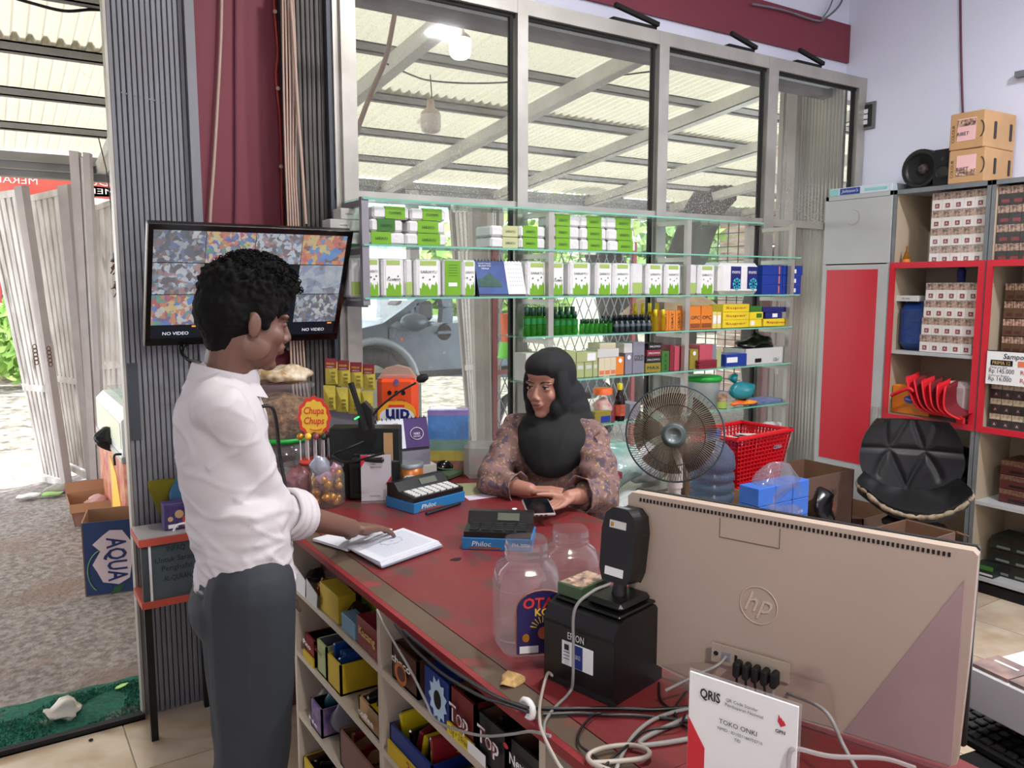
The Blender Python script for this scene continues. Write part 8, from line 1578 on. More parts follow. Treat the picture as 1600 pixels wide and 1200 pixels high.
MB().cyl((0, 0, 0.04), (0, 0, sz-0.10), 0.026, n=18).build('gas_pole', mat('chrome', (0.78, 0.76, 0.74), 0.15, 1.0), t); MB().lathe([(0, 0), (0.20, 0.0), (0.19, 0.02), (0.03, 0.05)], 28).build('base', MT['chrome'], t); MB().box((-0.1, -0.09, sz-0.115), (0.1, 0.1, sz-0.075), bev=0.01).build('seat_plate', m_blackm, t)
o = MB().ball((0, 0, 0), 0.1, 16, sc=(1.2, 0.6, 0.4)).build('torn_lining', m_blackm, t, loc=(0, -0.1, sz-0.115)); crumple(o, 0.04, 14)
# ---------------------------------------------------------------- PEOPLE
def cap(b, p, q, r0, r1, n=14):
    p, q = Vector(p), Vector(q); d = q-p; L = d.length
    if L < 1e-6: return b.ball(p, r0, n)
    M = frame(p, d.orthogonal(), d); prof = []
    for k in range(5): a = PI/2*(1-k/4); prof.append((r0*math.cos(a), -r0*math.sin(a)))
    for k in range(5): a = PI/2*k/4; prof.append((r1*math.cos(a), L+r1*math.sin(a)))
    return b.lathe(prof, n, M=M)
def chain(b, pts, rs):
    for i in range(len(pts)-1): cap(b, pts[i], pts[i+1], rs[i], rs[i+1])
def ell(b, c, r, M=None, n=20):
    T = Matrix.Translation(Vector(c)) if M is None else M @ Matrix.Translation(Vector(c))
    return b.ball((0, 0, 0), 1.0, n, M=T @ Matrix.Diagonal((*r, 1)))
def meld(b, name, mats, vox, smooth=3, parent=None, base=None, post=None):
    me = b.mesh('t', mats); o = bpy.data.objects.new('t', me); COL.objects.link(o)
    m = o.modifiers.new('r', 'REMESH'); m.mode = 'VOXEL'; m.voxel_size = vox; m.use_smooth_shade = True
    if smooth: s = o.modifiers.new('s', 'SMOOTH'); s.factor = 0.5; s.iterations = smooth
    dg = bpy.context.evaluated_depsgraph_get(); me2 = bpy.data.meshes.new_from_object(o.evaluated_get(dg)); bpy.data.objects.remove(o)
    me2.materials.clear()
    for q in (mats if isinstance(mats, list) else [mats]): me2.materials.append(q)
    if post: post(me2)
    if base is not None: me2.transform(Matrix.Translation(-Vector(base)))
    me2.polygons.foreach_set('use_smooth', [True]*len(me2.polygons)); me2.name = name
    o = bpy.data.objects.new(name, me2); COL.objects.link(o)
    if parent: o.parent = parent
    return o
def folds(amp, fn):
    def post(me):
        N = [v.normal.copy() for v in me.vertices]
        for v, n_ in zip(me.vertices, N): v.co += n_*amp*fn(v.co)
        me.update()
    return post
def head_geo(b, H, s=1.0, female=False):
    """head in frame H: x forward, y to its left, z up, origin between the ears"""
    E_ = lambda c, r: ell(b, [x*s for x in c], [x*s for x in r], H)
    E_((-0.012, 0, 0.035), (0.096, 0.075, 0.082)); E_((0.028, 0, -0.030), (0.062, 0.060, 0.078)); E_((0.045, 0, -0.072), (0.038, 0.040, 0.036)); E_((0.066, 0, -0.098), (0.020, 0.024, 0.016)); E_((0.030, 0, -0.068), (0.052, 0.050, 0.042))
    for y in (-1, 1):
        E_((0.054 if female else 0.058, 0.034*y, -0.030), (0.026, 0.024, 0.026)); E_((0.012, 0.052*y, -0.062), (0.036, 0.012, 0.030)); E_((0.070 if female else 0.076, 0.030*y, 0.018), (0.014, 0.026, 0.008)); E_((-0.006, 0.077*y, -0.012), (0.016, 0.007, 0.030)); E_((0.077, 0.032*y, -0.001), (0.011, 0.016, 0.008)); E_((0.098, 0.010*y, -0.036), (0.010, 0.009, 0.008))
    c = lambda p, q, r0, r1: cap(b, H @ (Vector(p)*s), H @ (Vector(q)*s), r0*s, r1*s)
    c((0.080 if female else 0.084, 0, 0.010 if female else 0.016), (0.100 if female else 0.106, 0, -0.030), 0.008, 0.0115); E_((0.086, 0, -0.058), (0.014, 0.024, 0.016)); E_((0.092, 0, -0.0535), (0.010, 0.020, 0.0055)); E_((0.090, 0, -0.0665), (0.010, 0.017, 0.0065)); E_((0.062, 0, 0.050), (0.026, 0.050, 0.034))
def face_parts(H, s, root, base, iris, lipm, browm, lids, skin):
    T = Matrix.Translation(-Vector(base)) @ H
    for y in (-1, 1):
        e_ = MB().ball((0, 0, 0), 0.0105*s, 14, M=T @ Matrix.Translation(Vector((0.0765, 0.031*y, 0.003))*s)).build('eye', mat('eye_white', (0.78, 0.76, 0.74), 0.2), root)
        MB().ball((0, 0, 0), 0.0058*s, 12, M=T @ Matrix.Translation(Vector((0.0825, 0.031*y+0.001, 0.002))*s)).build('iris', iris, e_)
        f = [Vector((0.0865-0.012*abs(t_)**2, 0.031*y+0.0135*t_, 0.0085-0.005*t_*t_))*s for t_ in [k/4-1 for k in range(9)]]
        MB().tube([T @ p for p in f], [0.0014*s, 0.0022*s, 0.003*s, 0.0032*s, 0.0032*s, 0.0032*s, 0.003*s, 0.0022*s, 0.0012*s], 6).build('eyelid', lids, root)
        f = [Vector((0.0835-0.010*abs(t_)**2, 0.031*y+0.0125*t_, -0.006+0.004*t_*t_))*s for t_ in [k/4-1 for k in range(9)]]
        MB().tube([T @ p for p in f], 0.0022*s, 6).build('lower_lid', skin, root)
        f = [Vector((0.0905-0.016*abs(t_*y+0.2)**2, 0.032*y+0.019*t_, 0.0265-0.004*(t_*y-0.2)**2*1.5))*s for t_ in [k/4-1 for k in range(9)]]
        MB().tube([T @ p for p in f], [0.001*s, 0.002*s, 0.0025*s, 0.0028*s, 0.003*s, 0.0028*s, 0.0025*s, 0.002*s, 0.001*s], 6).build('eyebrow', browm, root)
    b = MB(); b.ball((0, 0, 0), 1, 16, M=T @ Matrix.Translation(Vector((0.0935, 0, -0.0535))*s) @ Matrix.Diagonal((0.0095*s, 0.0195*s, 0.0042*s, 1))); b.ball((0, 0, 0), 1, 16, M=T @ Matrix.Translation(Vector((0.0915, 0, -0.0655))*s) @ Matrix.Diagonal((0.0098*s, 0.016*s, 0.0052*s, 1))); b.build('lips', lipm, root)
    MB().box((-0.001, -0.015*s, -0.0008), (0.001, 0.015*s, 0.0008), M=T @ Matrix.Translation(Vector((0.1015, 0, -0.0595))*s)).build('mouth_line', browm, root)
def hand_geo(b, w, fd, pn, thumb_side, curl=(0.25, 0.35, 0.3), s=1.0, spread=0.16, curls=None, thumb=None):
    """w wrist, fd finger direction, pn palm normal (palm side), thumb_side +1/-1 along pn x fd"""
    fd = Vector(fd).normalized(); pn = Vector(pn); pn = (pn-fd*pn.dot(fd)).normalized(); sd = pn.cross(fd)*thumb_side
    lens = [(0.044, 0.026, 0.020), (0.049, 0.030, 0.021), (0.045, 0.028, 0.020), (0.034, 0.021, 0.018)]
    tips = []
    for k in range(4):
        off = (1.5-k)*0.0205*s; sp = spread*(1.5-k)/1.5*0.6
        k0 = w+sd*off*0.75+fd*0.018*s; kn = w+sd*off+fd*(0.088-0.004*abs(k-1))*s-pn*0.004*s
        cap(b, k0, kn, 0.0125*s, 0.0105*s)
        d = (fd+sd*sp).normalized(); p = kn; r = [0.0092, 0.0084, 0.0076, 0.0066] if k < 3 else [0.0082, 0.0074, 0.0067, 0.006]
        a = 0
        for j in range(3):
            a += (curls[k][j] if curls else curl[j]); dd = d*math.cos(a)+pn*math.sin(a); q = p+dd*lens[k][j]*s; cap(b, p, q, r[j]*s, r[j+1]*s); p = q
        tips.append((p, d*math.cos(a)+pn*math.sin(a)))
    ell_c = w+fd*0.045*s+pn*0.004*s; cap(b, ell_c-sd*0.018*s, ell_c+sd*0.018*s, 0.014*s, 0.014*s)
    t0 = w+sd*0.020*s+fd*0.022*s+pn*0.006*s; td = (fd*0.62+sd*0.62+pn*0.35).normalized() if thumb is None else Vector(thumb).normalized()
    t1 = t0+td*0.040*s; td2 = (td+fd*0.55).normalized(); t2 = t1+td2*0.030*s; t3 = t2+(td2+fd*0.25).normalized()*0.022*s
    cap(b, t0, t1, 0.0145*s, 0.0115*s); cap(b, t1, t2, 0.0105*s, 0.0092*s); cap(b, t2, t3, 0.0092*s, 0.0072*s)
    tips.append((t3, td2)); return tips
m_skin1 = mat('skin_man', (0.44, 0.31, 0.26), 0.5, var=0.25, vs=9, col2=(0.39, 0.27, 0.23), bump=0.05, bs=200)
m_skin2 = mat('skin_woman', (0.66, 0.47, 0.40), 0.45, var=0.25, vs=9, col2=(0.60, 0.41, 0.35), bump=0.04, bs=200)
m_hair = mat('hair_black', (0.03, 0.027, 0.025), 0.85, spec=0.2, var=0.3, vs=40, col2=(0.055, 0.05, 0.045)); m_lid = mat('lash_dark', (0.10, 0.07, 0.06), 0.6)
m_shirt = mat('shirt_white', (0.78, 0.76, 0.77), 0.75, bump=0.08, bs=300, var=0.1, vs=3, col2=(0.78, 0.76, 0.77)); m_pants = mat('trousers_slate', (0.16, 0.18, 0.205), 0.8, var=0.2, vs=4, col2=(0.13, 0.155, 0.18), bump=0.1, bs=400)
# ---- the man
DM = 1.86
hipc = WD(388, 915, DM); fx = Vector((math.cos(-0.10), math.sin(-0.10), 0)); lf = Vector((0, 0, 1)).cross(fx)
base = Vector((hipc.x, hipc.y, 0.0)); hipz = hipc.z
mroot = thing('person', 'man in white shirt and dark trousers leaning on the counter with one hand', 'person', base)
def bp(f, l, z): return Vector((base.x, base.y, 0))+fx*f+lf*l+Vector((0, 0, z))
hd_c = WD(383, 499, DM-0.02); nk = WD(352, 592, DM-0.01); chest = WD(345, 680, DM); waist = WD(365, 800, DM); pel = WD(383, 905, DM)
shR = WD(352, 640, 1.72); shL = chest+(chest-shR)*0.0+lf*0.17+Vector((0, 0, shR.z-chest.z))
elR = WD(432, 798, 1.85); wrR = WD(549, 826, 2.10)
b = MB()
pitch = 0.16; hf = Vector((math.cos(0.10), math.sin(0.10), -math.tan(pitch))).normalized(); hl = Vector((0, 0, 1)).cross(hf).normalized(); hu = hf.cross(hl)
HM = Matrix(((hf.x, hl.x, hu.x, hd_c.x), (hf.y, hl.y, hu.y, hd_c.y), (hf.z, hl.z, hu.z, hd_c.z), (0, 0, 0, 1)))
hs = 0.98
head_geo(b, HM, hs)
chain(b, [nk+Vector((0, 0, -0.02)), HM @ Vector((-0.02, 0, -0.045))], [0.056, 0.055]); cap(b, nk, HM @ Vector((0.012, 0, -0.06)), 0.05, 0.045)
TB = lambda c, r: ell(b, c, r, None)
def tor(b, c, rf, rl, rz_, tilt=0.0):
    M = Matrix(((fx.x, lf.x, 0, c.x), (fx.y, lf.y, 0, c.y), (0, 0, 1, c.z), (0, 0, 0, 1))) @ Matrix.Rotation(tilt, 4, 'Y'); return b.ball((0, 0, 0), 1, 24, M=M @ Matrix.Diagonal((rf, rl, rz_, 1)))
tor(b, chest, 0.088, 0.14, 0.155); tor(b, (chest+waist)/2, 0.088, 0.135, 0.16); tor(b, waist, 0.085, 0.13, 0.12); tor(b, pel, 0.10, 0.15, 0.11)
cap(b, shR, shL, 0.044, 0.044); chain(b, [shR, elR, wrR], [0.040, 0.034, 0.025])
elL = shL+Vector((0.02, 0.03, -0.27)); wrL = elL+fx*0.12+Vector((0, 0, -0.21)); chain(b, [shL, elL, wrL], [0.05, 0.04, 0.026]); hand_geo(b, wrL, (0.25, 0, -1), -lf, -1, s=0.95)
tR = [pel-lf*0.085, bp(-0.02, -0.10, 0.50), bp(-0.10, -0.105, 0.09)]; tL = [pel+lf*0.085, bp(0.0, 0.11, 0.50), bp(-0.04, 0.12, 0.09)]
for l_ in (tR, tL): chain(b, l_, [0.085, 0.056, 0.040]); cap(b, l_[2]+Vector((-0.03, 0, -0.04)), l_[2]+fx*0.16+Vector((0, 0, -0.05)), 0.036, 0.03)
hd1 = (WD(600, 838, 2.24)-wrR).normalized(); cc = [(0.02, 0.14, 0.12), (0.04, 0.16, 0.14), (0.06, 0.2, 0.16), (0.1, 0.24, 0.2)]
tips = hand_geo(b, wrR, Vector((hd1.x, hd1.y, -0.25)), (0, 0, -1), 1 if Vector((0, 0, -1)).cross(hd1).dot(lf) > 0 else -1, s=1.0, curls=cc, spread=0.2)
body = meld(b, 'body', m_skin1, 0.0038, 4, mroot, base)
for i, (p, d) in enumerate(tips): ell(nb := MB(), (0, 0, 0), (0.0052, 0.0042, 0.0016), frame(p-base+Vector((0, 0, 0.0058)), d, (0, 0, 1)), 10); nb.build('fingernail', mat('nail', (0.66, 0.48, 0.42), 0.35), mroot)
face_parts(HM, hs, mroot, base, m_lid, mat('lips_man', (0.42, 0.22, 0.20), 0.5), m_hair, m_lid, m_skin1)
# hair: curly top, cropped sides and nape
b = MB(); HE = lambda c, r: ell(b, [x*hs for x in c], [x*hs for x in r], HM, 26)
HE((-0.006, 0, 0.060), (0.108, 0.084, 0.078)); HE((0.050, 0, 0.086), (0.058, 0.066, 0.040)); HE((-0.045, 0, 0.018), (0.072, 0.080, 0.082)); HE((-0.056, 0, -0.040), (0.032, 0.052, 0.048)); HE((0.012, 0, 0.115), (0.075, 0.062, 0.03))
for y in (-1, 1): HE((0.012, 0.066*y, 0.026), (0.036, 0.014, 0.034)); HE((0.022, 0.068*y, -0.004), (0.010, 0.008, 0.018))
def curly(me):
    inv = HM.inverted(); N = [v.normal.copy() for v in me.vertices]
    for v, n_ in zip(me.vertices, N):
        l = inv @ v.co; top = min(1, max(0.3, (l.z-0.03)/0.05)); q = v.co*75
        v.co += n_*(0.010*top*(mnoise.noise(q)+0.5*mnoise.noise(q*2.1))+0.003*top)
    me.update()
hair = meld(b, 'hair', m_hair, 0.0035, 1, mroot, base, curly)
rng = random.Random(12); b = MB()
for k in range(520):
    a = rng.uniform(0, 2*PI); e_ = rng.uniform(0.15, 1.45); d = Vector((math.cos(a)*math.cos(e_), math.sin(a)*math.cos(e_)*0.8, math.sin(e_)))
    p0 = Vector((0.012+0.105*d.x, 0.098*d.y, 0.068+0.082*d.z)); r_ = rng.uniform(0.004, 0.008); ph = rng.uniform(0, 6); u = d.orthogonal().normalized(); w_ = d.cross(u)
    b.tube([HM @ ((p0+d*0.0035*j+(u*math.cos(ph+j*1.1)+w_*math.sin(ph+j*1.1))*r_)*hs)-base for j in range(5)], 0.0016, 3)
tag(b.build('curls', m_hair, hair), kind='stuff')
# shirt
b = MB(); tor(b, chest+Vector((0, 0, 0.0)), 0.104, 0.160, 0.165); tor(b, (chest+waist)/2, 0.105, 0.152, 0.17); tor(b, waist+Vector((0, 0, -0.02)), 0.104, 0.15, 0.12)
cap(b, shR+Vector((0, 0, -0.006)), shL, 0.050, 0.050); cap(b, nk+Vector((-0.01, 0, -0.05)), nk+Vector((0.0, 0, -0.02)), 0.085, 0.066); cap(b, nk+Vector((-0.01, 0, -0.045)), shR+Vector((-0.01, 0.02, 0.0)), 0.082, 0.056); cap(b, nk+Vector((-0.01, 0, -0.045)), shL, 0.082, 0.056); cap(b, nk+Vector((-0.02, 0, -0.03)), nk+Vector((0.01, 0, -0.01)), 0.074, 0.070)
for k in range(7): z = pel.z+0.0+0.03*k; tor(b, Vector((pel.x-0.004*k*0, pel.y, z)), 0.112-0.002*k, 0.160-0.002*k, 0.035)
cuffp = elR+(wrR-elR)*0.24; chain(b, [shR, elR+Vector((-0.004, -0.004, -0.006)), cuffp], [0.052, 0.046, 0.046])
chain(b, [shL, elL, elL+(wrL-elL)*0.3], [0.066, 0.058, 0.052])
sa = (elR-shR).normalized()
def ridge(q): return max(0.0, 1-abs(mnoise.noise(q))*5.5)
def shf(p):
    q = p-elR; v = 0.0
    arm = (p-shR).dot(sa); da = ((p-shR)-sa*arm).length
    k = 1 if (da < 0.09 and arm > -0.02) else 0
    v += 0.9*ridge(Vector((p.x*7-p.z*7+3, p.y*7, p.z*13+p.x*6)))*(0.6 if k else 1)
    if k: v += 1.2*ridge(Vector((arm*17+p.z*5, p.x*6, p.y*6)))*min(1, arm/0.1)
    if p.z < waist.z+0.06: v += 1.2*ridge(Vector((p.x*6, p.y*6, p.z*24+p.x*9)))*min(1, (waist.z+0.06-p.z)*8)
    return v-0.3+0.3*mnoise.noise(p*14)
def cuthem(me):
    folds(0.0042, shf)(me)
    zh = WD(383, 902, DM).z
    for v in me.vertices:
        l = (v.co-base).dot(lf); f = (v.co-base).dot(fx); h = zh+0.012*math.sin(f*26+1.0)
        if v.co.z < h: v.co.z = h-(h-v.co.z)*0.04
shirt = meld(b, 'shirt', m_shirt, 0.0055, 32, mroot, base, cuthem)
ca = (wrR-elR).normalized()
u = ca.orthogonal().normalized(); w_ = ca.cross(u)
b = MB()
for off, r_, wd in ((0.014, 0.052, 0.010), (0.0, 0.054, 0.011), (-0.02, 0.054, 0.011), (-0.038, 0.052, 0.010)):
    b.tube([cuffp-base+ca*off+(u*math.cos(a)+w_*math.sin(a))*(r_+0.002*math.sin(3*a)) for a in [k*PI/14 for k in range(28)]], wd*0.75, 8, closed=True)
o = meld(b, 'rolled_cuff', m_shirt, 0.004, 4, mroot, None)
# collar: a folded band with points, open at the front
def collar(u, v):
    a = -2.6+5.2*u; r = 0.064+0.012*v; c_ = nk-base+Vector((0.0, 0, 0.0)); back = math.cos(a)   # a=0 is the back of the neck
    x = -math.cos(a)*r*1.05; y = math.sin(a)*r*0.98; z = 0.020+0.018*back-0.034*v*(1+0.25*(1-back)); 
    x += 0.018*v*(1-back)*0.5
    return c_+fx*x+lf*y+Vector((0, 0, z))
b = MB(); b.grid(collar, 36, 5); b.grid(lambda u, v: collar(u, v)+Vector((0, 0, 0.002))+(collar(u, v)-(nk-base)).normalized()*0.0025, 36, 5); b.grid(lambda u, v: collar(u, 0)+Vector((0, 0, -0.028*v)), 36, 3)
b.build('collar', m_shirt, mroot)
o = cable('lanyard', [nk+fx*-0.015-lf*0.062+Vector((0, 0, 0.02)), nk+fx*0.05-lf*0.058+Vector((0, 0, -0.055)), chest+fx*0.108-lf*0.06+Vector((0, 0, 0.06)), chest+fx*0.125-lf*0.03+Vector((0, 0, -0.05)), waist+fx*0.118-lf*0.01+Vector((0, 0, 0.04))], 0.0045, m_black, 'black lanyard round the man neck falling down his shirt front', 'lanyard')
# trousers and shoes
b = MB(); tor(b, pel+Vector((0, 0, 0.0)), 0.110, 0.155, 0.085); tor(b, pel+Vector((0, 0, -0.06))-fx*0.01, 0.115, 0.16, 0.10)
for l_ in (tR, tL): chain(b, l_, [0.100, 0.078, 0.072])
trs = meld(b, 'trousers', m_pants, 0.007, 4, mroot, base, folds(0.005, lambda p: 1.3*mnoise.noise(Vector((p.x*9, p.y*9, p.z*4)))+0.6*math.sin(p.z*40+p.x*30)*max(0, 1-abs(p.z-0.5)*4)))
b = MB(); b.tube([pel-base+fx*(0.100*math.cos(a))+lf*(0.148*math.sin(a))+Vector((0, 0, 0.0)) for a in [k*PI/16 for k in range(32)]], 0.012, 6, closed=True); b.build('belt', m_black, mroot)
for l_ in (tR, tL):
    b = MB(); e0 = l_[2]; cap(b, e0+Vector((-0.03, 0, -0.042)), e0+fx*0.17+Vector((0, 0, -0.052)), 0.044, 0.036); meld(b, 'shoe', m_blackm, 0.007, 3, mroot, base)
# ---- the woman
DW = 2.86
wb_ = WD(868, 800, DW); base2 = Vector((wb_.x, wb_.y, 0.0))
wroot = thing('person', 'woman in black headscarf and floral blouse seated behind the counter holding a phone', 'person', base2)
wf = Vector((-0.80, -0.60, 0)).normalized(); wl = Vector((0, 0, 1)).cross(wf)
hc2 = WD(857, 600, DW-0.05); f2 = (Vector((-0.90, -0.42, -0.10))).normalized(); l2 = Vector((0, 0, 1)).cross(f2).normalized(); u2 = f2.cross(l2)
HW = Matrix(((f2.x, l2.x, u2.x, hc2.x), (f2.y, l2.y, u2.y, hc2.y), (f2.z, l2.z, u2.z, hc2.z), (0, 0, 0, 1)))
nk2 = WD(866, 648, DW); ch2 = WD(866, 712, DW); ws2 = WD(878, 815, DW); sR = WD(808, 672, DW+0.05); sL = WD(922, 678, DW-0.06)
eR, wR = WD(768, 752, 2.76), WD(828, 766, 2.67); eL, wL = WD(940, 776, 2.64), WD(890, 781, 2.54)
# keep arms on the table plane
for v_, z_ in ((eR, 0.935), (wR, 0.935), (wL, 0.945)): v_.z = z_
eL.z = max(eL.z, 0.93)
b = MB(); head_geo(b, HW, 0.94, True); chain(b, [nk2+Vector((0, 0, -0.04)), HW @ Vector((-0.02, 0, -0.05))], [0.055, 0.05])
def tor2(b, c, rf, rl, rz_): M = Matrix(((wf.x, wl.x, 0, c.x), (wf.y, wl.y, 0, c.y), (0, 0, 1, c.z), (0, 0, 0, 1))); return b.ball((0, 0, 0), 1, 24, M=M @ Matrix.Diagonal((rf, rl, rz_, 1)))
tor2(b, ch2, 0.09, 0.14, 0.16); tor2(b, ws2, 0.10, 0.135, 0.16); seat_c = Vector((ws2.x, ws2.y, 0.60))-wf*0.03; tor2(b, seat_c, 0.13, 0.17, 0.13); cap(b, sR, sL, 0.045, 0.045)
chain(b, [sR, eR, wR], [0.045, 0.038, 0.024]); chain(b, [sL, eL, wL], [0.045, 0.038, 0.024])
for s_ in (-1, 1):
    kn = seat_c+wf*0.22+wl*0.09*s_; kn.z = 0.57; ft = kn-Vector((0, 0, 0.47)); ft += -wf*0.03; chain(b, [seat_c+wl*0.08*s_-Vector((0, 0, 0.03)), kn, ft], [0.08, 0.055, 0.038]); cap(b, ft+Vector((0, 0, -0.05)), ft+wf*0.13+Vector((0, 0, -0.06)), 0.034, 0.028)
ph_c = WD(841, 797, 2.43); ph_c.z -= 0.012
tpL = hand_geo(b, wL, (ph_c-wL)+Vector((0, 0, 0.005)), Vector((0, 0, 1))*0.9-wl*0.1, 1 if Vector((0, 0, 1)).cross(ph_c-wL).dot(Vector((1, -0.2, 0))) < 0 else -1, s=0.86, curls=[(0.05, 0.15, 0.2)]*4, spread=0.12)
tpR = hand_geo(b, wR, (WD(866, 768, 2.66)-wR), Vector((0, 0, -1)), -1, s=0.86, curls=[(0.1, 0.3, 0.25)]*4, spread=0.1)
wbody = meld(b, 'body', m_skin2, 0.0038, 5, wroot, base2)
face_parts(HW, 0.94, wroot, base2, m_lid, mat('lips_woman', (0.60, 0.36, 0.34), 0.45), mat('brow_soft', (0.22, 0.15, 0.13), 0.7), m_lid, m_skin2)
# blouse
m_blouse = mat('floral_blouse', (0.50, 0.36, 0.34), 0.8)
n = m_blouse.node_tree.nodes; L = m_blouse.node_tree.links; tc = n.new('ShaderNodeTexCoord')
def vor(scale, lo, hi):
    v = n.new('ShaderNodeTexVoronoi'); v.inputs['Scale'].default_value = scale; nz_ = n.new('ShaderNodeTexNoise'); nz_.inputs['Scale'].default_value = 60; ad = n.new('ShaderNodeMixRGB'); ad.inputs[0].default_value = 0.03; L.new(tc.outputs['Object'], ad.inputs[1]); L.new(tc.outputs['Object'], nz_.inputs[0]); L.new(nz_.outputs[1], ad.inputs[2]); L.new(ad.outputs[0], v.inputs[0])
    r = n.new('ShaderNodeMapRange'); L.new(v.outputs[0], r.inputs[0]); r.inputs[1].default_value = lo; r.inputs[2].default_value = hi; r.inputs[3].default_value = 1; r.inputs[4].default_value = 0; return r.outputs[0]
def mx(fac, a, c_):
    x = n.new('ShaderNodeMixRGB'); L.new(fac, x.inputs[0]); x.inputs[2].default_value = (*_lin(c_), 1)
    if isinstance(a, tuple): x.inputs[1].default_value = (*_lin(a), 1)
    else: L.new(a, x.inputs[1])
    return x.outputs[0]
c1 = mx(vor(34, 0.30, 0.42), (0.47, 0.36, 0.34), (0.33, 0.28, 0.34)); c2 = mx(vor(52, 0.22, 0.32), c1, (0.60, 0.47, 0.44)); c3 = mx(vor(64, 0.18, 0.28), c2, (0.64, 0.53, 0.34)); L.new(c3, n['Principled BSDF'].inputs['Base Color'])
b = MB(); tor2(b, ch2, 0.112, 0.165, 0.155); tor2(b, (ch2+ws2)/2, 0.115, 0.16, 0.15); tor2(b, ws2+Vector((0, 0, -0.05)), 0.135, 0.175, 0.20); cap(b, sR, sL, 0.060, 0.060); cap(b, nk2+Vector((0, 0, -0.06)), nk2+Vector((0, 0, -0.02)), 0.08, 0.06)
chain(b, [sR, eR+Vector((-0.0, 0, 0.012))], [0.058, 0.052]); cR = eR+(wR-eR)*0.35; cap(b, eR+Vector((0, 0, 0.012)), cR+Vector((0, 0, 0.01)), 0.056, 0.048)
cL = eL+(wL-eL)*0.30; chain(b, [sL, eL+Vector((0.006, 0, 0.0))], [0.060, 0.058]); cap(b, eL, cL, 0.054, 0.056); cap(b, eL, eL+Vector((0.02, 0.02, -0.10)), 0.055, 0.05)
sdirL = (eL-sL).normalized()
for k in range(3): p = sL+sdirL*(0.05+0.02*k)+wl*0.02*0; q_ = p+(sL-sR).normalized()*0.055+Vector((0, 0, -0.015)); cap(b, p, q_, 0.05, 0.016)
p = sR+(sR-sL).normalized()*0.03; cap(b, sR+(eR-sR)*0.15, p+Vector((0, 0, -0.03)), 0.05, 0.02)
blouse = meld(b, 'blouse', m_blouse, 0.0055, 24, wroot, base2, folds(0.0055, lambda p: 1.5*(abs(mnoise.noise(Vector((p.x*9+p.z*4, p.y*9, p.z*6))))-0.15)*2+0.7*math.sin(p.z*70+p.x*50+3*mnoise.noise(p*8))))
for (sp_, op_, sg) in ((sL, sR, 1), (sR, sL, -1)):
    out_ = (sp_-op_).normalized(); dn_ = Vector((0, 0, -1)); ax = wf
    def ruf(u, v):
        a = -1.3+2.6*u; rr = 0.062+0.04*v; wv = 0.008*v*math.sin(u*30)
        return sp_-base2+out_*(0.012+(0.030+wv)*v)+ax*(rr*math.sin(a))+Vector((0, 0, 1))*(rr*math.cos(a)*0.9-0.040*v-0.02)
    b = MB(); b.grid(ruf, 40, 4); b.grid(lambda u, v: ruf(u, v)+Vector((0, 0, -0.003)), 40, 4); b.build('ruffle', m_blouse, wroot)
for (e_, w_2, k2) in ((eL, wL, 1.0), (eR, wR, 0.85)):
    d2 = (w_2-e_).normalized(); M = frame(e_+d2*0.05-base2, d2.orthogonal(), d2)
    o = MB().lathe([(0.046*k2, 0), (0.054*k2, 0.03), (0.062*k2, 0.055), (0.066*k2, 0.062), (0.060*k2, 0.060), (0.050*k2, 0.03)], 28, M=M).build('sleeve_hem', m_blouse, wroot); crumple(o, 0.008, 30)
# headscarf: hood, neck wrap and chest drape
m_scarf = mat('scarf_black', (0.045, 0.055, 0.065), 0.85, var=0.3, vs=5, col2=(0.06, 0.075, 0.085), bump=0.05, bs=300)
b = MB(); k_ = 0.94; SE = lambda c, r: ell(b, [x*k_ for x in c], [x*k_ for x in r], HW, 28)
SE((-0.030, 0, 0.032), (0.100, 0.092, 0.100)); SE((0.014, 0, 0.070), (0.082, 0.078, 0.056)); SE((-0.035, 0, -0.05), (0.085, 0.084, 0.10)); SE((0.000, 0, -0.115), (0.068, 0.070, 0.052))
for y in (-1, 1): SE((0.014, 0.068*y, -0.02), (0.044, 0.024, 0.088)); SE((0.040, 0.052*y, -0.078), (0.034, 0.024, 0.045))
SE((0.030, 0, -0.138), (0.045, 0.05, 0.026))
for (px, py, d, rf_, rl_, rz_) in ((868, 640, 0.0, 0.085, 0.088, 0.065), (886, 640, 0.0, 0.08, 0.085, 0.075), (898, 656, -0.01, 0.075, 0.072, 0.05), (880, 622, 0.0, 0.085, 0.080, 0.085), (846, 656, -0.02, 0.08, 0.07, 0.035)):
    M = Matrix(((wf.x, wl.x, 0, 0), (wf.y, wl.y, 0, 0), (0, 0, 1, 0), (0, 0, 0, 1))); M.translation = WD(px, py, DW+d); b.ball((0, 0, 0), 1, 22, M=M @ Matrix.Diagonal((rf_, rl_, rz_, 1)))
rg = [(866, 626, 0.0, 0.05, 0.06), (868, 640, 0.0, 0.085, 0.092), (869, 656, -0.015, 0.100, 0.122), (869, 674, -0.035, 0.110, 0.140), (868, 692, -0.05, 0.108, 0.136), (866, 708, -0.065, 0.098, 0.118), (863, 724, -0.08, 0.082, 0.092), (860, 737, -0.09, 0.058, 0.060), (858, 744, -0.09, 0.025, 0.028)]
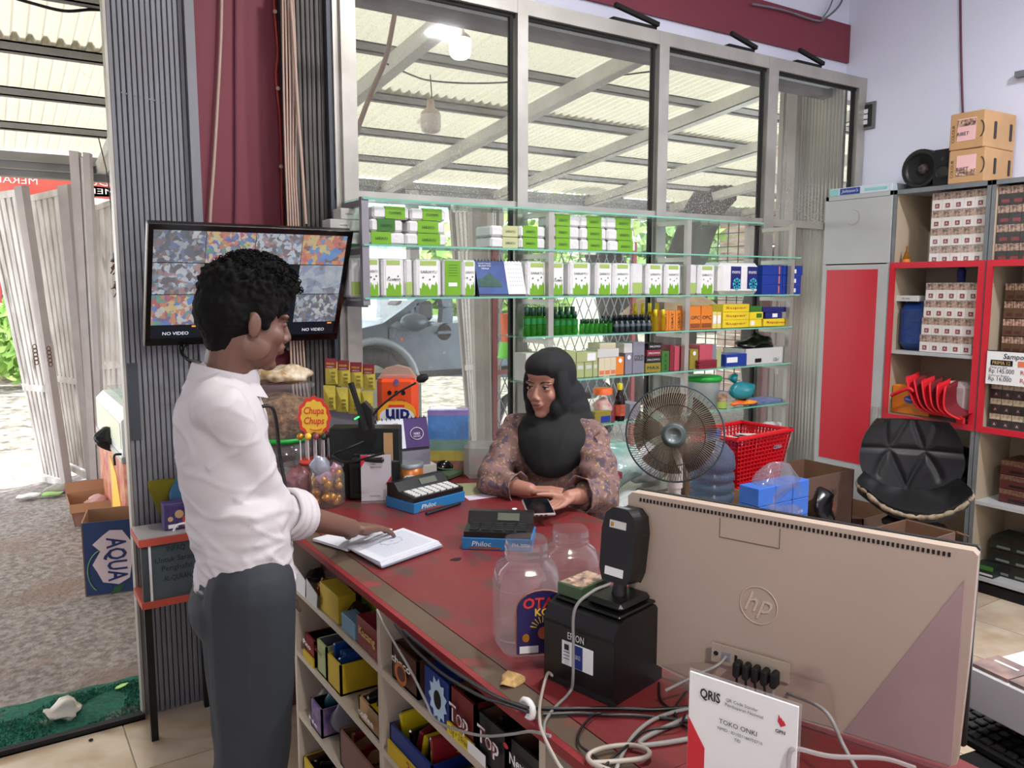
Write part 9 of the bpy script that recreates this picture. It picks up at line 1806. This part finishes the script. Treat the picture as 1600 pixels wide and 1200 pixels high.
pr_ = spline([Vector((q[3], q[4], 0)) for q in rg], 4); pc_ = spline([WD(q[0], q[1], DW+q[2]) for q in rg], 4); N_ = 32
vs_ = [pc_[k]+wf*(pr_[k].x*math.cos(2*PI*m/N_))+wl*(pr_[k].y*math.sin(2*PI*m/N_)) for k in range(len(pc_)) for m in range(N_)]
b.add(vs_, [(k*N_+m, (k+1)*N_+m, (k+1)*N_+(m+1) % N_, k*N_+(m+1) % N_) for k in range(len(pc_)-1) for m in range(N_)]+[tuple(range(N_)), tuple(range((len(pc_)-1)*N_, len(pc_)*N_))[::-1]])
scarf = meld(b, 'headscarf', m_scarf, 0.0045, 14, wroot, base2, folds(0.004, lambda p: 1.0*math.sin((p.z*1.0+(p-base2).dot(wl)*1.6)*40+3*mnoise.noise(p*5))*0.05+0.5*mnoise.noise(p*10)+0.5*ridge(Vector(((p-base2).dot(wl)*13, p.z*3, 1)))))
# phone in her hand
o = thing('phone', 'dark smartphone held in the woman hands above the counter', 'phone', ph_c+Vector((0, 0, 0.020)), 0); pd = Vector((0.93, -0.20, 0.0)).normalized(); pd2 = Vector((-0.2, 0.93, 0)).normalized()
o.rotation_euler = (0.14, 0.0, -0.42)
MB().box((-0.042, -0.058, -0.005), (0.042, 0.058, 0.005), bev=0.004).build('case', mat('phone_case', (0.62, 0.56, 0.55), 0.4), o); MB().box((-0.038, -0.054, 0.005), (0.038, 0.054, 0.0058)).build('screen', mat('phone_glass', (0.05, 0.07, 0.09), 0.08, spec=0.8), o)
for k in range(3): MB().box((-0.02+0.014*k, -0.0586, -0.002), (-0.012+0.014*k, -0.0578, 0.002)).build('port', m_blackm, o)
# stool under her
t = thing('stool', 'dark stool under the woman behind the counter', 'stool', (seat_c.x, seat_c.y, 0)); MB().cyl((0, 0, 0.42), (0, 0, 0.465), 0.17, n=24).build('seat', m_blackm, t)
for k in range(4): a = PI/4+k*PI/2; MB().bar((0.12*math.cos(a), 0.12*math.sin(a), 0.42), (0.17*math.cos(a), 0.17*math.sin(a), 0), 0.025).build('leg', m_alud, t)
